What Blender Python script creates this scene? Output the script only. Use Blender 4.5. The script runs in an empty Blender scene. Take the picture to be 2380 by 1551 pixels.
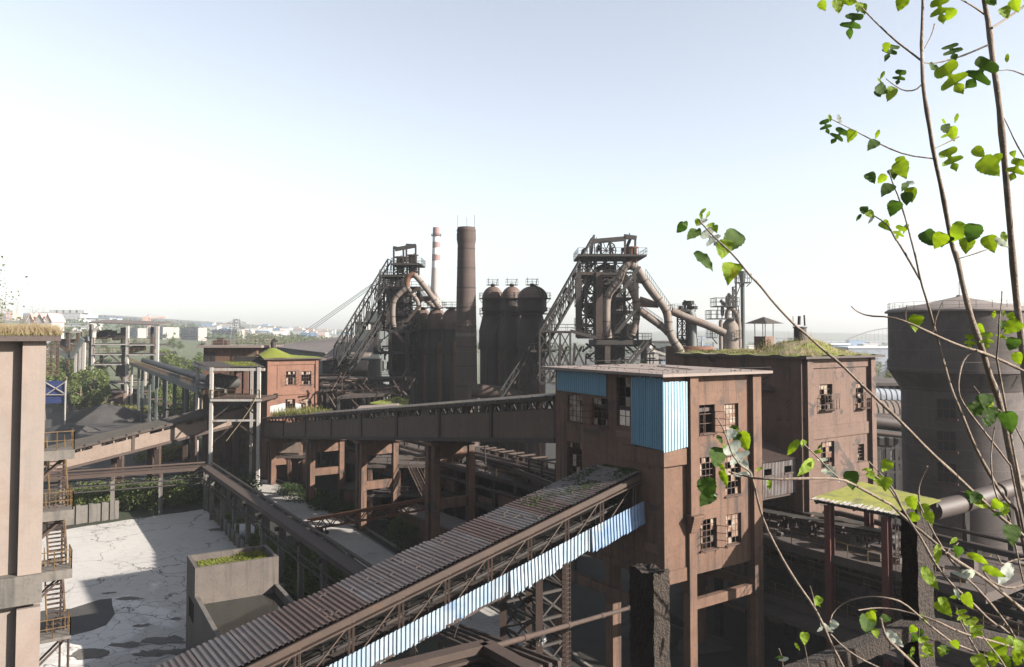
import bpy, math, random
from mathutils import Vector as V3
R = math.radians
random.seed(7)
scn = bpy.context.scene
COL = scn.collection

# ------------------------------------------------------------------ camera
F, CX, CY, YH, PITCH, HC = 1815.0, 1190.0, 775.5, 780.0, 0.0376, 28.0   # working pixels: photograph at 2380 wide
TP, CP, SP = math.tan(PITCH), math.cos(PITCH), math.sin(PITCH)
B0 = -TP - (CY - YH) / F
CAM = V3((0, 0, HC))
cd = bpy.data.cameras.new('camera'); cam = bpy.data.objects.new('camera', cd); COL.objects.link(cam)
cam.location = CAM; cam.rotation_euler = (math.pi / 2 + PITCH, 0, 0)
cd.sensor_width = 36; cd.lens = F / 2380 * 36; cd.shift_y = B0 * F / 2380
cd.clip_start = 0.1; cd.clip_end = 12000
scn.camera = cam
# ------------------------------------------------------------------ sky, sun, exposure
SUN_AZ, SUN_EL = 110.0, 24.5
w = bpy.data.worlds.new('World'); scn.world = w; w.use_nodes = True
nt = w.node_tree; bg = nt.nodes['Background']
sky = nt.nodes.new('ShaderNodeTexSky'); sky.sky_type = 'NISHITA'; sky.sun_disc = False
sky.sun_elevation = R(SUN_EL); sky.sun_rotation = R(SUN_AZ)
sky.altitude = 30; sky.air_density = 1.0; sky.dust_density = 1.5; sky.ozone_density = 2.0
hs = nt.nodes.new('ShaderNodeHueSaturation'); hs.inputs['Saturation'].default_value = .44        # pale hazy sky
nt.links.new(sky.outputs[0], hs.inputs['Color']); nt.links.new(hs.outputs[0], bg.inputs[0]); bg.inputs[1].default_value = 0.056
sd = bpy.data.lights.new('sun', 'SUN'); sd.energy = 5.0; sd.angle = R(0.5); sd.color = (1.0, 0.93, 0.84)
so = bpy.data.objects.new('sun', sd); COL.objects.link(so)
sdir = V3((math.sin(R(SUN_AZ)) * math.cos(R(SUN_EL)), math.cos(R(SUN_AZ)) * math.cos(R(SUN_EL)), math.sin(R(SUN_EL))))
so.rotation_euler = sdir.to_track_quat('Z', 'Y').to_euler(); so.location = (200, -40, 150)
scn.view_settings.view_transform = 'Standard'; scn.view_settings.look = 'None'
scn.view_settings.exposure = 2.22; scn.view_settings.gamma = 1.0
scn.cycles.max_bounces = 6; scn.cycles.diffuse_bounces = 3; scn.cycles.transparent_max_bounces = 16
scn.cycles.volume_bounces = 0; scn.cycles.use_denoising = True

# ------------------------------------------------------------------ where a pixel of the photograph lies in the place
def ray(px, py):
    a = (px - CX) / F; b = (CY - py) / F + B0
    return V3((a, CP - b * SP, SP + b * CP))
def at(px, py, Y): r = ray(px, py); return CAM + r * (Y / r.y)
def atz(px, py, z): r = ray(px, py); return CAM + r * ((z - HC) / r.z)
def gr(px, py): return atz(px, py, 0.0)
def onp(px, py, P, d):                       # on the upright plane through P along d
    r = ray(px, py); n = V3((d.y, -d.x, 0)); t = (P - CAM).dot(n) / r.dot(n); return CAM + r * t
def Z(ox, oy, s): return lambda x, y: ((ox + x / s) / 1.721, (oy + y / s) / 1.721)
z1, z2, z3, z4, z5, z6 = Z(0,1150,2.0414), Z(300,1250,2.975), Z(1000,1350,4.432), Z(1250,850,1.9386), Z(1800,1050,2.387), Z(2150,900,2.2157)
z7, zb, zr, zl, zt, zg = Z(2650,1000,2.2156), Z(2150,1400,1.723), Z(3000,1300,1.939), Z(0,1700,1.6), Z(600,1750,1.688), Z(1000,1550,1.831)
zc, zd, zs, zw, ze, zm = Z(1500,1850,1.894), Z(2500,1850,1.894), Z(3100,0,1.551), Z(3300,850,1.938), Z(3100,1850,1.8936), Z(2650,750,2.216)
za, zq, zf, zh = Z(0,1000,3.878), Z(850,1200,3.6615), Z(1250,1350,3.4), Z(2550,1250,5.95)
UZ = V3((0, 0, 1))
VD = V3((math.sin(R(55.4)), math.cos(R(55.4)), 0))      # the two directions of the works' building grid
UD = V3((math.sin(R(-34.6)), math.cos(R(-34.6)), 0))

# ------------------------------------------------------------------ mesh helpers
LOC = {}
def thing(name, label, cat, loc=(0, 0, 0), group=None):
    o = bpy.data.objects.new(name, None); COL.objects.link(o); o.location = loc; LOC[o] = V3(loc)
    o.empty_display_size = 0.5
    return tag(o, label, cat, group)
def tag(o, label=None, cat=None, group=None, kind=None):
    if label: o['label'] = label
    if cat: o['category'] = cat
    if group: o['group'] = group
    if kind: o['kind'] = kind
    return o
def copy_tree(o, parent=None):
    c = o.copy(); COL.objects.link(c); c.parent = parent
    for ch in [x for x in list(o.children)]: copy_tree(ch, c)
    return c

SPLIT = dict(strut=100, flange=12, winch=12, pilaster=8, column=8, band=8, beam=12, floor=6, cross_beam=8, girder=4, wall=0, basin_wall=4, tank_wall=5, opening=4, shield_plate=3, exposed_brick=40, bare_plaster=2, pillar=3, leg=4, post=6, track_beam=3, brick_wall=5, bleeder_pipe=2, window=1, uptake_pipe=2, rafter=6, eave_beam=4, tie_pipe=3, brace=20, roof_vent=6, platform=0, pier=10, iron_band=12, lightning_rod=3, top_valve=4, valve=8, shield=3)
class MB:
    def __init__(s): s.v = []; s.f = []
    def add(s, vs, fs):
        n = len(s.v); s.v += [tuple(p) for p in vs]; s.f += [tuple(i + n for i in f) for f in fs]; return s
    def quad(s, a, b, c, d): return s.add((a, b, c, d), ((0, 1, 2, 3),))
    def poly(s, pts): return s.add(pts, (tuple(range(len(pts))),))
    def hexa(s, lo, hi):                       # two quads, bottom then top, both counter-clockwise from above
        return s.add(list(lo) + list(hi), ((3,2,1,0),(4,5,6,7),(0,1,5,4),(1,2,6,5),(2,3,7,6),(3,0,4,7)))
    def fbox(s, O, ex, ey, ez, x0, x1, y0, y1, z0, z1):
        P = lambda a, b, c: O + ex * a + ey * b + ez * c
        return s.hexa((P(x0,y0,z0),P(x1,y0,z0),P(x1,y1,z0),P(x0,y1,z0)), (P(x0,y0,z1),P(x1,y0,z1),P(x1,y1,z1),P(x0,y1,z1)))
    def box(s, x0, x1, y0, y1, z0, z1): return s.fbox(V3((0,0,0)), V3((1,0,0)), V3((0,1,0)), UZ, x0,x1,y0,y1,z0,z1)
    def bar(s, a, b, w, h=None, up=UZ):
        a = V3(a); b = V3(b); h = h or w; d = b - a
        if d.length < 1e-6: return s
        d.normalize(); x = d.cross(up)
        if x.length < 1e-3: x = d.cross(V3((1, 0, 0)))
        x.normalize(); y = x.cross(d); x *= w / 2; y *= h / 2
        return s.add((a-x-y,a+x-y,a+x+y,a-x+y,b-x-y,b+x-y,b+x+y,b-x+y), ((0,1,2,3),(7,6,5,4),(0,4,5,1),(1,5,6,2),(2,6,7,3),(3,7,4,0)))
    def tube(s, pts, r, n=10, cap=True):
        pts = [V3(p) for p in pts]; m = len(pts); rr = r if isinstance(r, (list, tuple)) else [r] * m
        n0 = len(s.v); prev = None
        for i, p in enumerate(pts):
            t = (pts[min(i+1, m-1)] - pts[max(i-1, 0)]).normalized()
            if prev is None:
                x = t.cross(UZ)
                if x.length < 1e-2: x = t.cross(V3((1, 0, 0)))
            else: x = prev - t * prev.dot(t)
            x.normalize(); prev = x; y = t.cross(x)
            for k in range(n):
                a = 2 * math.pi * k / n; s.v.append(tuple(p + (x * math.cos(a) + y * math.sin(a)) * rr[i]))
        for i in range(m - 1):
            for k in range(n):
                a = n0 + i*n + k; b = n0 + i*n + (k+1) % n; s.f.append((a, b, b + n, a + n))
        if cap: s.f.append(tuple(range(n0, n0+n))[::-1]); s.f.append(tuple(range(n0+(m-1)*n, n0+m*n)))
        return s
    def lathe(s, c, prof, n=32, a0=0.0):
        n0 = len(s.v); c = V3(c)
        for r, z in prof:
            for k in range(n):
                a = a0 + 2*math.pi*k/n; s.v.append((c.x + r*math.cos(a), c.y + r*math.sin(a), c.z + z))
        for i in range(len(prof)-1):
            for k in range(n):
                a = n0+i*n+k; b = n0+i*n+(k+1) % n; s.f.append((a, b, b+n, a+n))
        s.f.append(tuple(range(n0, n0+n))[::-1]); s.f.append(tuple(range(n0+(len(prof)-1)*n, n0+len(prof)*n)))
        return s
    def ring(s, c, r0, r1, z0, z1, n=28): return s.lathe(c, [(r0, z0), (r1, z0), (r1, z1), (r0, z1)], n)
    def slab(s, pts, h):                       # polygon (top, ccw) with thickness h downward
        n = len(pts); lo = [V3(p) - UZ*h for p in pts]
        return s.add(list(pts) + lo, [tuple(range(n)), tuple(range(2*n-1, n-1, -1))] + [(i, n+i, n+(i+1) % n, (i+1) % n)[::1] for i in range(n)])
    def rail(s, pts, h=1.1, step=1.8, r=0.05, mid=True, close=False):
        pts = [V3(p) for p in pts]
        if close: pts = pts + [pts[0]]
        for a, b in zip(pts, pts[1:]):
            L = (b - a).length; k = max(1, int(round(L / step)))
            for i in range(k + 1): q = a.lerp(b, i / k); s.bar(q, q + UZ*h, r, r)
            s.bar(a + UZ*h, b + UZ*h, r, r)
            if mid: s.bar(a + UZ*h*.52, b + UZ*h*.52, r*.8, r*.8)
        return s
    def corr(s, A, B, C, D, n, amp, nrm, jag=0.0, prof=((0,0),(.42,0),(.5,1),(.92,1)), seed=1, rows=1):
        # corrugated sheet: ridges run from edge A-B to edge D-C, repeated along A->B
        rnd = random.Random(seed); ts = []
        for i in range(n):
            for f, h in prof: ts.append(((i + f) / n, h))
        ts.append((1.0, 0)); n0 = len(s.v); j = 0; w_ = rows + 1
        for i, (t, h) in enumerate(ts):
            if i % len(prof) == 0: j = rnd.uniform(-jag, jag)
            a = V3(A).lerp(V3(B), t); d = V3(D).lerp(V3(C), t); dd = (d - a)
            d = d + dd.normalized() * j
            for k in range(w_):
                s.v.append(tuple(a.lerp(d, k / rows) + nrm * (h * amp + (rnd.uniform(-1, 1) * jag * .12 if jag else 0))))
        for i in range(len(ts) - 1):
            for k in range(rows): p = n0 + i*w_ + k; s.f.append((p, p+w_, p+w_+1, p+1))
        return s
    def comps(s):
        p = list(range(len(s.v)))
        def fd(i):
            while p[i] != i: p[i] = p[p[i]]; i = p[i]
            return i
        for f in s.f:
            for i in f[1:]:
                a, b = fd(f[0]), fd(i)
                if a != b: p[a] = b
        g = {}
        for f in s.f: g.setdefault(fd(f[0]), []).append(f)
        out = []
        for fs in g.values():
            m = MB(); ix = {}
            for f in fs:
                for i in f:
                    if i not in ix: ix[i] = len(m.v); m.v.append(s.v[i])
                m.f.append(tuple(ix[i] for i in f))
            out.append(m)
        return out
    def build(s, name, mat, parent=None, smooth=0, recalc=False):
        if name in SPLIT and parent:
            c = s.comps()
            if 1 < len(c) <= SPLIT[name]:
                for m in c[1:]: m.build(name, mat, parent, smooth)
                return c[0].build(name, mat, parent, smooth)
        me = bpy.data.meshes.new(name); q = parent
        off = LOC.get(parent, V3((0, 0, 0))) if parent else V3((0, 0, 0))
        me.from_pydata([(x-off.x, y-off.y, z-off.z) for x, y, z in s.v] if off.length else s.v, [], s.f)
        if recalc:
            import bmesh
            b = bmesh.new(); b.from_mesh(me); bmesh.ops.recalc_face_normals(b, faces=b.faces); b.to_mesh(me); b.free()
        if smooth:
            me.shade_smooth(); me.set_sharp_from_angle(angle=R(smooth))
        me.materials.append(mat); o = bpy.data.objects.new(name, me); COL.objects.link(o)
        if parent: o.parent = parent; LOC[o] = off
        return o
def single(mb, name, mat, label, cat, group=None, smooth=0, kind=None):
    # a thing that is one mesh, its origin at its own base
    xs = [v[0] for v in mb.v]; ys = [v[1] for v in mb.v]; zs_ = [v[2] for v in mb.v]
    c = ((min(xs)+max(xs))/2, (min(ys)+max(ys))/2, min(zs_))
    mb.v = [(x-c[0], y-c[1], z-c[2]) for x, y, z in mb.v]
    o = mb.build(name, mat, None, smooth); o.location = c; return tag(o, label, cat, group, kind)
def struct(mb, name, mat, smooth=0, kind='structure'):
    o = mb.build(name, mat, None, smooth); o['kind'] = kind; return o

# ------------------------------------------------------------------ materials
KEEP = dict(cracked_concrete_slab=.95, mulberry_leaf=.8, dark_leaf_face=.8, silvery_leaf_back=.8, sapling_bark=.8, dusty_road=.9, weedy_grass=.8, dark_rusty_steel=.55, shaded_stove_steel=.55, bush_foliage=.75, blue_white_sheet=.72)
DARK = dict(worn_corrugated_sheet=.50, rusty_corrugated_sheet=.62, dark_leaf_face=1.0, overgrown_field=1.0, brown_pipe=.2, dark_rusty_steel=.28, brown_rusty_steel=.29, shaded_stove_steel=.30, dome_steel=.42, chimney_brick=.38, gallery_panel=.46, brown_corrugated_sheet=.55, sooty_dark_steel=.45, water_tower_concrete=.40, cone_roof=.6,
    rough_dark_concrete=.30, hazy=.5, grey_flat_wall=.6, grey_shed_roof=.55, mossy_tar_roof=.5, sooty_ground=.38, kerb_stone=.8, roof_slab=.42, old_brick=.6, grey_green_steel=.55, cracked_concrete_slab=1.45, dusty_road=.75, sky_blue_sheet=.55, sunlit_blue_sheet=.55, blue_white_sheet=.38, faded_blue_sheet=.5, pale_concrete=.38, stained_concrete=.36,
    bright_moss=.48, mossy_roof=.66, canopy_moss=.42, mulberry_leaf=1.0, silvery_leaf_back=.8, dry_grass=.9, weedy_grass=.8, bush_foliage=1.25, dark_foliage=1.1, pale_foliage=.8, sapling_bark=.85, old_white_paint=.5,
    chimney_red=.5, chimney_white=.9, chimney_concrete=.8, white_factory_paint=.4, cream_end_wall=.45, pale_cloth=.9, rusty_white_sheet=.33, pinkish_roofing=.6, red_plaster=.42, buff_gallery_panel=.48, rusty_gas_pipe=.45,
    tank_concrete=.36, hazy_hill_cover=1.0, coal_dust=.7, blue_sheet_fence=.45, orange_rust=.45, rusty_yellow_paint=.32, rust_stained_concrete=.34, weathered_red_concrete=.31, pink_wall=.8, far_blue_roof=.6)
def mat(name, c1, c2, sc=0.5, c3=None, sc3=0.15, t3=0.58, w3=0.06, streak=None, st=0.5, rough=0.85, bump=0.25, bsc=6.0, metal=0.0,
        joint=None, jc=(0.03,0.025,0.02), moss=None, mt=0.55, msc=0.2, cracks=0, spec=0.3, fine=0.25, trans=0):
    kk = DARK.get(name, .52) * KEEP.get(name, .66); dk_ = lambda c: tuple(x*kk for x in c) if c else c
    c1, c2, c3, streak, moss = dk_(c1), dk_(c2), dk_(c3), dk_(streak), (moss if moss is None else tuple(x*.8 for x in moss))
    m = bpy.data.materials.new(name); m.use_nodes = True; t = m.node_tree; N = t.nodes; L = t.links
    b = N['Principled BSDF']; b.inputs['Roughness'].default_value = rough; b.inputs['Metallic'].default_value = metal
    b.inputs['Specular IOR Level'].default_value = spec
    tc = N.new('ShaderNodeTexCoord'); src = tc.outputs['Object']
    def noise(scale, det=6, vec=None, dist=0.0):
        n = N.new('ShaderNodeTexNoise'); n.inputs['Scale'].default_value = scale; n.inputs['Detail'].default_value = det
        n.inputs['Roughness'].default_value = .62; n.inputs['Distortion'].default_value = dist; L.new(vec or src, n.inputs['Vector']); return n.outputs['Fac']
    def ramp(x, lo, hi):
        r = N.new('ShaderNodeMapRange'); r.inputs['From Min'].default_value = lo; r.inputs['From Max'].default_value = hi; r.clamp = True
        L.new(x, r.inputs['Value']); return r.outputs['Result']
    def mul(x, k):
        n = N.new('ShaderNodeMath'); n.operation = 'MULTIPLY'; L.new(x, n.inputs[0]); n.inputs[1].default_value = k; return n.outputs[0]
    def mix(fac, a, c, mode='MIX'):
        n = N.new('ShaderNodeMix'); n.data_type = 'RGBA'; n.blend_type = mode
        L.new(fac, n.inputs[0]) if not isinstance(fac, float) else setattr(n.inputs[0], 'default_value', fac)
        L.new(a, n.inputs[6]) if not isinstance(a, tuple) else setattr(n.inputs[6], 'default_value', (*a, 1))
        L.new(c, n.inputs[7]) if not isinstance(c, tuple) else setattr(n.inputs[7], 'default_value', (*c, 1))
        return n.outputs[2]
    col = mix(ramp(noise(sc), .33, .67), c1, c2)
    if fine:
        dk = tuple(x * .45 for x in c1); col = mix(mul(ramp(noise(sc * 9, 4), .52, .72), fine * 2), col, dk)
    if c3: col = mix(ramp(noise(sc3, 8, dist=.6), t3, t3 + w3), col, c3)
    if streak:
        mp = N.new('ShaderNodeMapping'); mp.inputs['Scale'].default_value = (1.6, 1.6, .09); L.new(src, mp.inputs['Vector'])
        col = mix(mul(ramp(noise(1.0, 6, mp.outputs[0]), .5, .68), st), col, streak)
    hgt = noise(bsc, 8)
    if joint:
        sx = N.new('ShaderNodeSeparateXYZ'); mp = N.new('ShaderNodeMapping'); mp.inputs['Rotation'].default_value = (0, 0, R(55.4 - 90))
        # turn the grid of the works onto x / y first, then add them so that both wall directions get joints
        mp.vector_type = 'POINT'; mp.inputs['Rotation'].default_value = (0, 0, -R(90 - 55.4)); L.new(src, mp.inputs['Vector']); L.new(mp.outputs[0], sx.inputs[0])
        ad = N.new('ShaderNodeMath'); ad.operation = 'ADD'; L.new(sx.outputs[0], ad.inputs[0]); L.new(sx.outputs[1], ad.inputs[1])
        cb = N.new('ShaderNodeCombineXYZ'); L.new(ad.outputs[0], cb.inputs[0]); L.new(sx.outputs[2], cb.inputs[1])
        br = N.new('ShaderNodeTexBrick'); br.offset = joint[2] if len(joint) > 2 else 0.0; br.inputs['Scale'].default_value = 1.0
        br.inputs['Mortar Size'].default_value = joint[3] if len(joint) > 3 else .018; br.inputs['Brick Width'].default_value = joint[0]; br.inputs['Row Height'].default_value = joint[1]
        br.inputs['Mortar Smooth'].default_value = .2; L.new(cb.outputs[0], br.inputs['Vector'])
        col = mix(mul(br.outputs['Fac'], .75), col, jc)
    if cracks:
        def crk(scale, wd):
            vo = N.new('ShaderNodeTexVoronoi'); vo.feature = 'DISTANCE_TO_EDGE'; vo.inputs['Scale'].default_value = scale
            ns = N.new('ShaderNodeTexNoise'); ns.inputs['Scale'].default_value = scale * 3; ns.inputs['Detail'].default_value = 5; L.new(src, ns.inputs['Vector'])
            av = N.new('ShaderNodeVectorMath'); av.operation = 'MULTIPLY_ADD'; L.new(ns.outputs['Color'], av.inputs[0]); av.inputs[1].default_value = (.5/scale,)*3; L.new(src, av.inputs[2])
            L.new(av.outputs[0], vo.inputs['Vector']); return ramp(vo.outputs['Distance'], wd, wd * .3)
        msk = ramp(noise(.045, 3), .45, .6)
        col = mix(mul(crk(.085, .0075 * cracks), .9), col, (.035, .032, .03))
        k = N.new('ShaderNodeMath'); k.operation = 'MULTIPLY'; L.new(crk(.45, .018 * cracks), k.inputs[0]); L.new(msk, k.inputs[1])
        col = mix(k.outputs[0], col, (.06, .055, .05))
    if moss:
        g = N.new('ShaderNodeNewGeometry'); sp = N.new('ShaderNodeSeparateXYZ'); L.new(g.outputs['Normal'], sp.inputs[0])
        up = ramp(sp.outputs[2], .35, .7); k = N.new('ShaderNodeMath'); k.operation = 'MULTIPLY'
        L.new(ramp(noise(msc, 8), mt, mt + .08), k.inputs[0]); L.new(up, k.inputs[1])
        mc = mix(ramp(noise(1.6, 6), .35, .65), moss, tuple(x * .45 for x in moss)); col = mix(k.outputs[0], col, mc)
    L.new(col, b.inputs['Base Color'])
    if bump:
        bp = N.new('ShaderNodeBump'); bp.inputs['Strength'].default_value = bump; bp.inputs['Distance'].default_value = .06
        L.new(hgt, bp.inputs['Height']); L.new(bp.outputs[0], b.inputs['Normal'])
    if trans:
        tr = N.new('ShaderNodeBsdfTranslucent'); L.new(mix(1.0, col, trans, 'MULTIPLY') if isinstance(trans, tuple) else col, tr.inputs[0])
        ms = N.new('ShaderNodeMixShader'); ms.inputs[0].default_value = .5; L.new(b.outputs[0], ms.inputs[1]); L.new(tr.outputs[0], ms.inputs[2])
        L.new(ms.outputs[0], N['Material Output'].inputs['Surface'])
    return m
M_ = {}
M_['wall'] = mat('rust_stained_concrete', (.250,.130,.080), (.355,.192,.122), .45, (.14,.095,.075), .38, .54, .10, streak=(.085,.06,.05), st=.95, joint=(2.9, 2.35, .0, .014), bump=.35, bsc=5)
M_['wall_smooth'] = mat('red_plaster', (.30,.142,.092), (.38,.185,.12), .4, (.20,.115,.085), .35, .56, .1, streak=(.17,.10,.078), st=.6, bump=.2)
M_['wall2'] = mat('weathered_red_concrete', (.285,.165,.12), (.37,.222,.165), .4, (.12,.09,.08), .42, .57, .04, streak=(.15,.105,.085), st=.7, joint=(3.2, 2.7, .0, .012), bump=.3)
M_['brick'] = mat('old_brick', (.17,.075,.055), (.23,.11,.08), 1.2, joint=(.5, .16, .5, .02), jc=(.12,.1,.09))
M_['pale'] = mat('pale_concrete', (.42,.355,.315), (.50,.395,.335), .3, (.36,.255,.20), .3, .5, .3, streak=(.26,.235,.215), st=.3, joint=(40, 2.75, 0, .012), bump=.2, jc=(.1,.09,.08), fine=.07)
M_['pale_dirty'] = mat('stained_concrete', (.24,.215,.19), (.31,.275,.24), .6, (.12,.11,.1), .5, .58, .2, streak=(.09,.085,.078), st=.7)
M_['tank'] = mat('tank_concrete', (.20,.165,.145), (.26,.215,.185), .6, (.42,.38,.35), .35, .62, .12, streak=(.075,.065,.06), st=.8)
M_['slab'] = mat('roof_slab', (.115,.09,.08), (.16,.12,.105), .8, (.07,.055,.05), .6, .55, .2, streak=None)
M_['roofpitch'] = mat('pinkish_roofing', (.27,.215,.19), (.32,.255,.225), .35, (.20,.16,.14), .3, .62, .12, bump=.3)
M_['steel'] = mat('dark_rusty_steel', (.058,.043,.036), (.088,.06,.047), .6, (.15,.075,.045), .4, .6, .15, rough=.75, bump=.2, spec=.4)
M_['steel2'] = mat('brown_rusty_steel', (.12,.075,.056), (.165,.10,.073), .7, (.22,.105,.055), .5, .6, .15, rough=.75, bump=.2)
M_['orange'] = mat('orange_rust', (.22,.085,.04), (.30,.12,.05), .5, (.14,.07,.05), .4, .55, .15, rough=.8)
M_['uptake'] = mat('rusty_gas_pipe', (.27,.215,.18), (.35,.285,.24), .35, (.24,.10,.045), .16, .55, .12, streak=(.16,.11,.085), st=.7, rough=.75)
M_['stove'] = mat('shaded_stove_steel', (.085,.056,.046), (.125,.08,.064), .25, (.19,.09,.045), .14, .64, .12, streak=(.06,.043,.037), st=.6, rough=.7, spec=.35)  # darker than the domes, shade on the lower stoves put into the colour
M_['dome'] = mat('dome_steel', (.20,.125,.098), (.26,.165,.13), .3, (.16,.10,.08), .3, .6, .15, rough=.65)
M_['chim'] = mat('chimney_brick', (.135,.092,.078), (.17,.118,.10), .35, (.105,.072,.062), .25, .58, .15, joint=(60, 3.1, 0, .05), jc=(.05,.04,.036), streak=(.10,.07,.06), st=.5)
M_['gallery'] = mat('gallery_panel', (.19,.132,.10), (.235,.165,.125), .3, (.25,.16,.115), .25, .62, .12, streak=(.12,.085,.07), st=.6, joint=(1.85, 30, 0, .014))
M_['galleryA'] = mat('buff_gallery_panel', (.30,.225,.18), (.36,.27,.215), .3, (.24,.15,.11), .3, .6, .12, streak=(.2,.14,.11), st=.5)
M_['tar'] = mat('mossy_tar_roof', (.075,.066,.056), (.105,.09,.075), .4, (.14,.12,.10), .3, .58, .15, moss=(.10,.12,.03), mt=.60, msc=.12, bump=.4)
M_['corr_grey'] = mat('worn_corrugated_sheet', (.14,.112,.105), (.185,.15,.142), .6, (.11,.07,.06), .3, .5, .2, rough=.5, bump=.15, spec=.5)
M_['corr_rust'] = mat('rusty_corrugated_sheet', (.118,.072,.060), (.16,.098,.082), .6, (.08,.055,.048), .3, .52, .2, rough=.65, bump=.15, spec=.3)
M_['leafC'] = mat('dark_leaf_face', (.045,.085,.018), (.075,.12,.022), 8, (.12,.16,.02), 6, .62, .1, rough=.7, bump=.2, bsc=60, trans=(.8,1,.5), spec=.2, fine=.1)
M_['field'] = mat('overgrown_field', (.045,.06,.024), (.075,.088,.036), .03, (.11,.105,.06), .012, .56, .1, bump=0)
M_['corr'] = mat('brown_corrugated_sheet', (.115,.078,.070), (.155,.105,.092), .5, (.23,.21,.21), .22, .52, .2, rough=.5, bump=.1, spec=.5, streak=None, moss=(.09,.12,.02), mt=.68, msc=.16)
M_['skirt'] = mat('blue_white_sheet', (.42,.57,.72), (.58,.70,.80), .6, (.20,.38,.66), .28, .56, .12, rough=.45, bump=.05, spec=.5, fine=.06, streak=(.30,.21,.16), st=.35)
M_['skirt_blue'] = mat('faded_blue_sheet', (.20,.36,.62), (.32,.46,.68), .9, (.55,.6,.65), .5, .58, .1, rough=.45, bump=.05, fine=.1, streak=(.35,.42,.5), st=.5)
M_['blue'] = mat('sky_blue_sheet', (.14,.345,.50), (.17,.385,.54), .3, (.25,.42,.52), .2, .66, .1, rough=.45, bump=.04, fine=.05, streak=(.13,.29,.41), st=.4)
M_['blue_sunlit'] = mat('sunlit_blue_sheet', (.34,.56,.68), (.40,.62,.73), .4, (.5,.65,.72), .4, .6, .1, rough=.45, bump=.04, fine=.05)  # paler copy of the blue sheet, sunlight on the bay put into the colour
M_['moss'] = mat('bright_moss', (.20,.245,.022), (.27,.29,.03), .7, (.13,.155,.03), .5, .6, .15, bump=.6, bsc=9, rough=1, fine=.4)
M_['moss_dry'] = mat('mossy_roof', (.15,.175,.03), (.235,.245,.04), .7, (.22,.18,.115), .35, .50, .08, bump=.9, bsc=4, rough=1, fine=.5)
M_['wet_moss'] = mat('canopy_moss', (.235,.25,.028), (.31,.31,.035), .9, (.11,.11,.05), .5, .50, .16, bump=.4, bsc=8, rough=.9, fine=.25)
M_['white'] = mat('old_white_paint', (.58,.54,.50), (.66,.62,.58), .5, (.34,.21,.15), .5, .60, .1, streak=(.3,.17,.11), st=.55, rough=.6)
M_['bone'] = mat('white_factory_paint', (.68,.68,.68), (.74,.74,.73), .05, fine=.02, bump=0)
M_['grey'] = mat('grey_flat_wall', (.27,.29,.32), (.32,.34,.37), .08, joint=(2.6, 2.9, 0, .9), jc=(.15,.17,.2), bump=0, fine=.05)
M_['cream'] = mat('cream_end_wall', (.58,.54,.49), (.64,.60,.55), .1, bump=0, fine=.03)
M_['fablue'] = mat('far_blue_roof', (.22,.36,.58), (.27,.42,.62), .03, bump=0, fine=0)
M_['faroof'] = mat('grey_shed_roof', (.15,.125,.115), (.20,.165,.15), .06, (.11,.09,.085), .04, .55, .1, bump=.1)
M_['fared'] = mat('pink_wall', (.55,.36,.30), (.6,.4,.33), .1, bump=0, fine=0)
M_['yellow'] = mat('rusty_yellow_paint', (.26,.155,.055), (.33,.20,.065), 1.2, (.16,.08,.045), 1.1, .52, .1, rough=.7)
M_['redpost'] = mat('red_oxide_steel', (.145,.042,.034), (.19,.055,.045), .6, (.09,.045,.04), .5, .58, .15, rough=.65)
M_['dark'] = mat('sooty_dark_steel', (.024,.022,.022), (.04,.035,.033), .5, (.065,.05,.042), .3, .6, .15, rough=.85)
M_['belt'] = mat('worn_belt', (.055,.052,.048), (.085,.08,.072), .8, rough=.6)
M_['ground'] = mat('sooty_ground', (.04,.036,.03), (.062,.054,.044), .05, (.055,.075,.026), .03, .52, .1, bump=.4, bsc=1.5, fine=.4)
M_['yard'] = mat('cracked_concrete_slab', (.42,.405,.38), (.50,.48,.45), .10, (.70,.69,.665), .045, .585, .035, rough=.9, joint=(14, 5.2, 0, .06), jc=(.10,.095,.09), cracks=1.0, bump=.2, fine=.18)
M_['road'] = mat('dusty_road', (.27,.255,.235), (.33,.31,.285), .25, (.17,.16,.145), .2, .6, .15, bump=.15, cracks=.5)
M_['coal'] = mat('coal_dust', (.045,.042,.042), (.07,.064,.06), .3, (.10,.085,.07), .2, .6, .15, bump=.6, bsc=3)
M_['kerb'] = mat('kerb_stone', (.16,.145,.125), (.21,.19,.165), .7)
M_['hill'] = mat('hazy_hill_cover', (.05,.062,.04), (.08,.085,.06), .01, bump=0)
M_['fpost'] = mat('rough_dark_concrete', (.12,.085,.066), (.17,.125,.098), 9, (.062,.05,.045), 14, .56, .12, bump=.9, bsc=55, fine=.3)
M_['bark'] = mat('sapling_bark', (.13,.095,.07), (.20,.155,.12), 14, (.27,.225,.18), 8, .58, .15, bump=.4, bsc=60)
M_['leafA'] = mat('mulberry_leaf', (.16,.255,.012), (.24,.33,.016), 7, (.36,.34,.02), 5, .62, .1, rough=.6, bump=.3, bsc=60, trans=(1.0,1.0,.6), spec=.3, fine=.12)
M_['leafB'] = mat('silvery_leaf_back', (.42,.46,.38), (.55,.58,.5), 20, (.25,.33,.2), 14, .6, .1, rough=.6, bump=.2, bsc=60, trans=(1,1,.9), fine=.05)
M_['foliage'] = mat('bush_foliage', (.060,.082,.024), (.10,.125,.034), .5, (.17,.165,.055), .35, .62, .12, rough=.7, bump=0, trans=(1,1,.55), fine=0)
M_['foliage2'] = mat('dark_foliage', (.032,.055,.016), (.055,.085,.024), .5, rough=.7, bump=0, trans=(1,1,.55), fine=0)
M_['foliage3'] = mat('pale_foliage', (.11,.13,.055), (.16,.175,.08), .3, rough=.7, bump=0, trans=(1,1,.6), fine=0)
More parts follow.
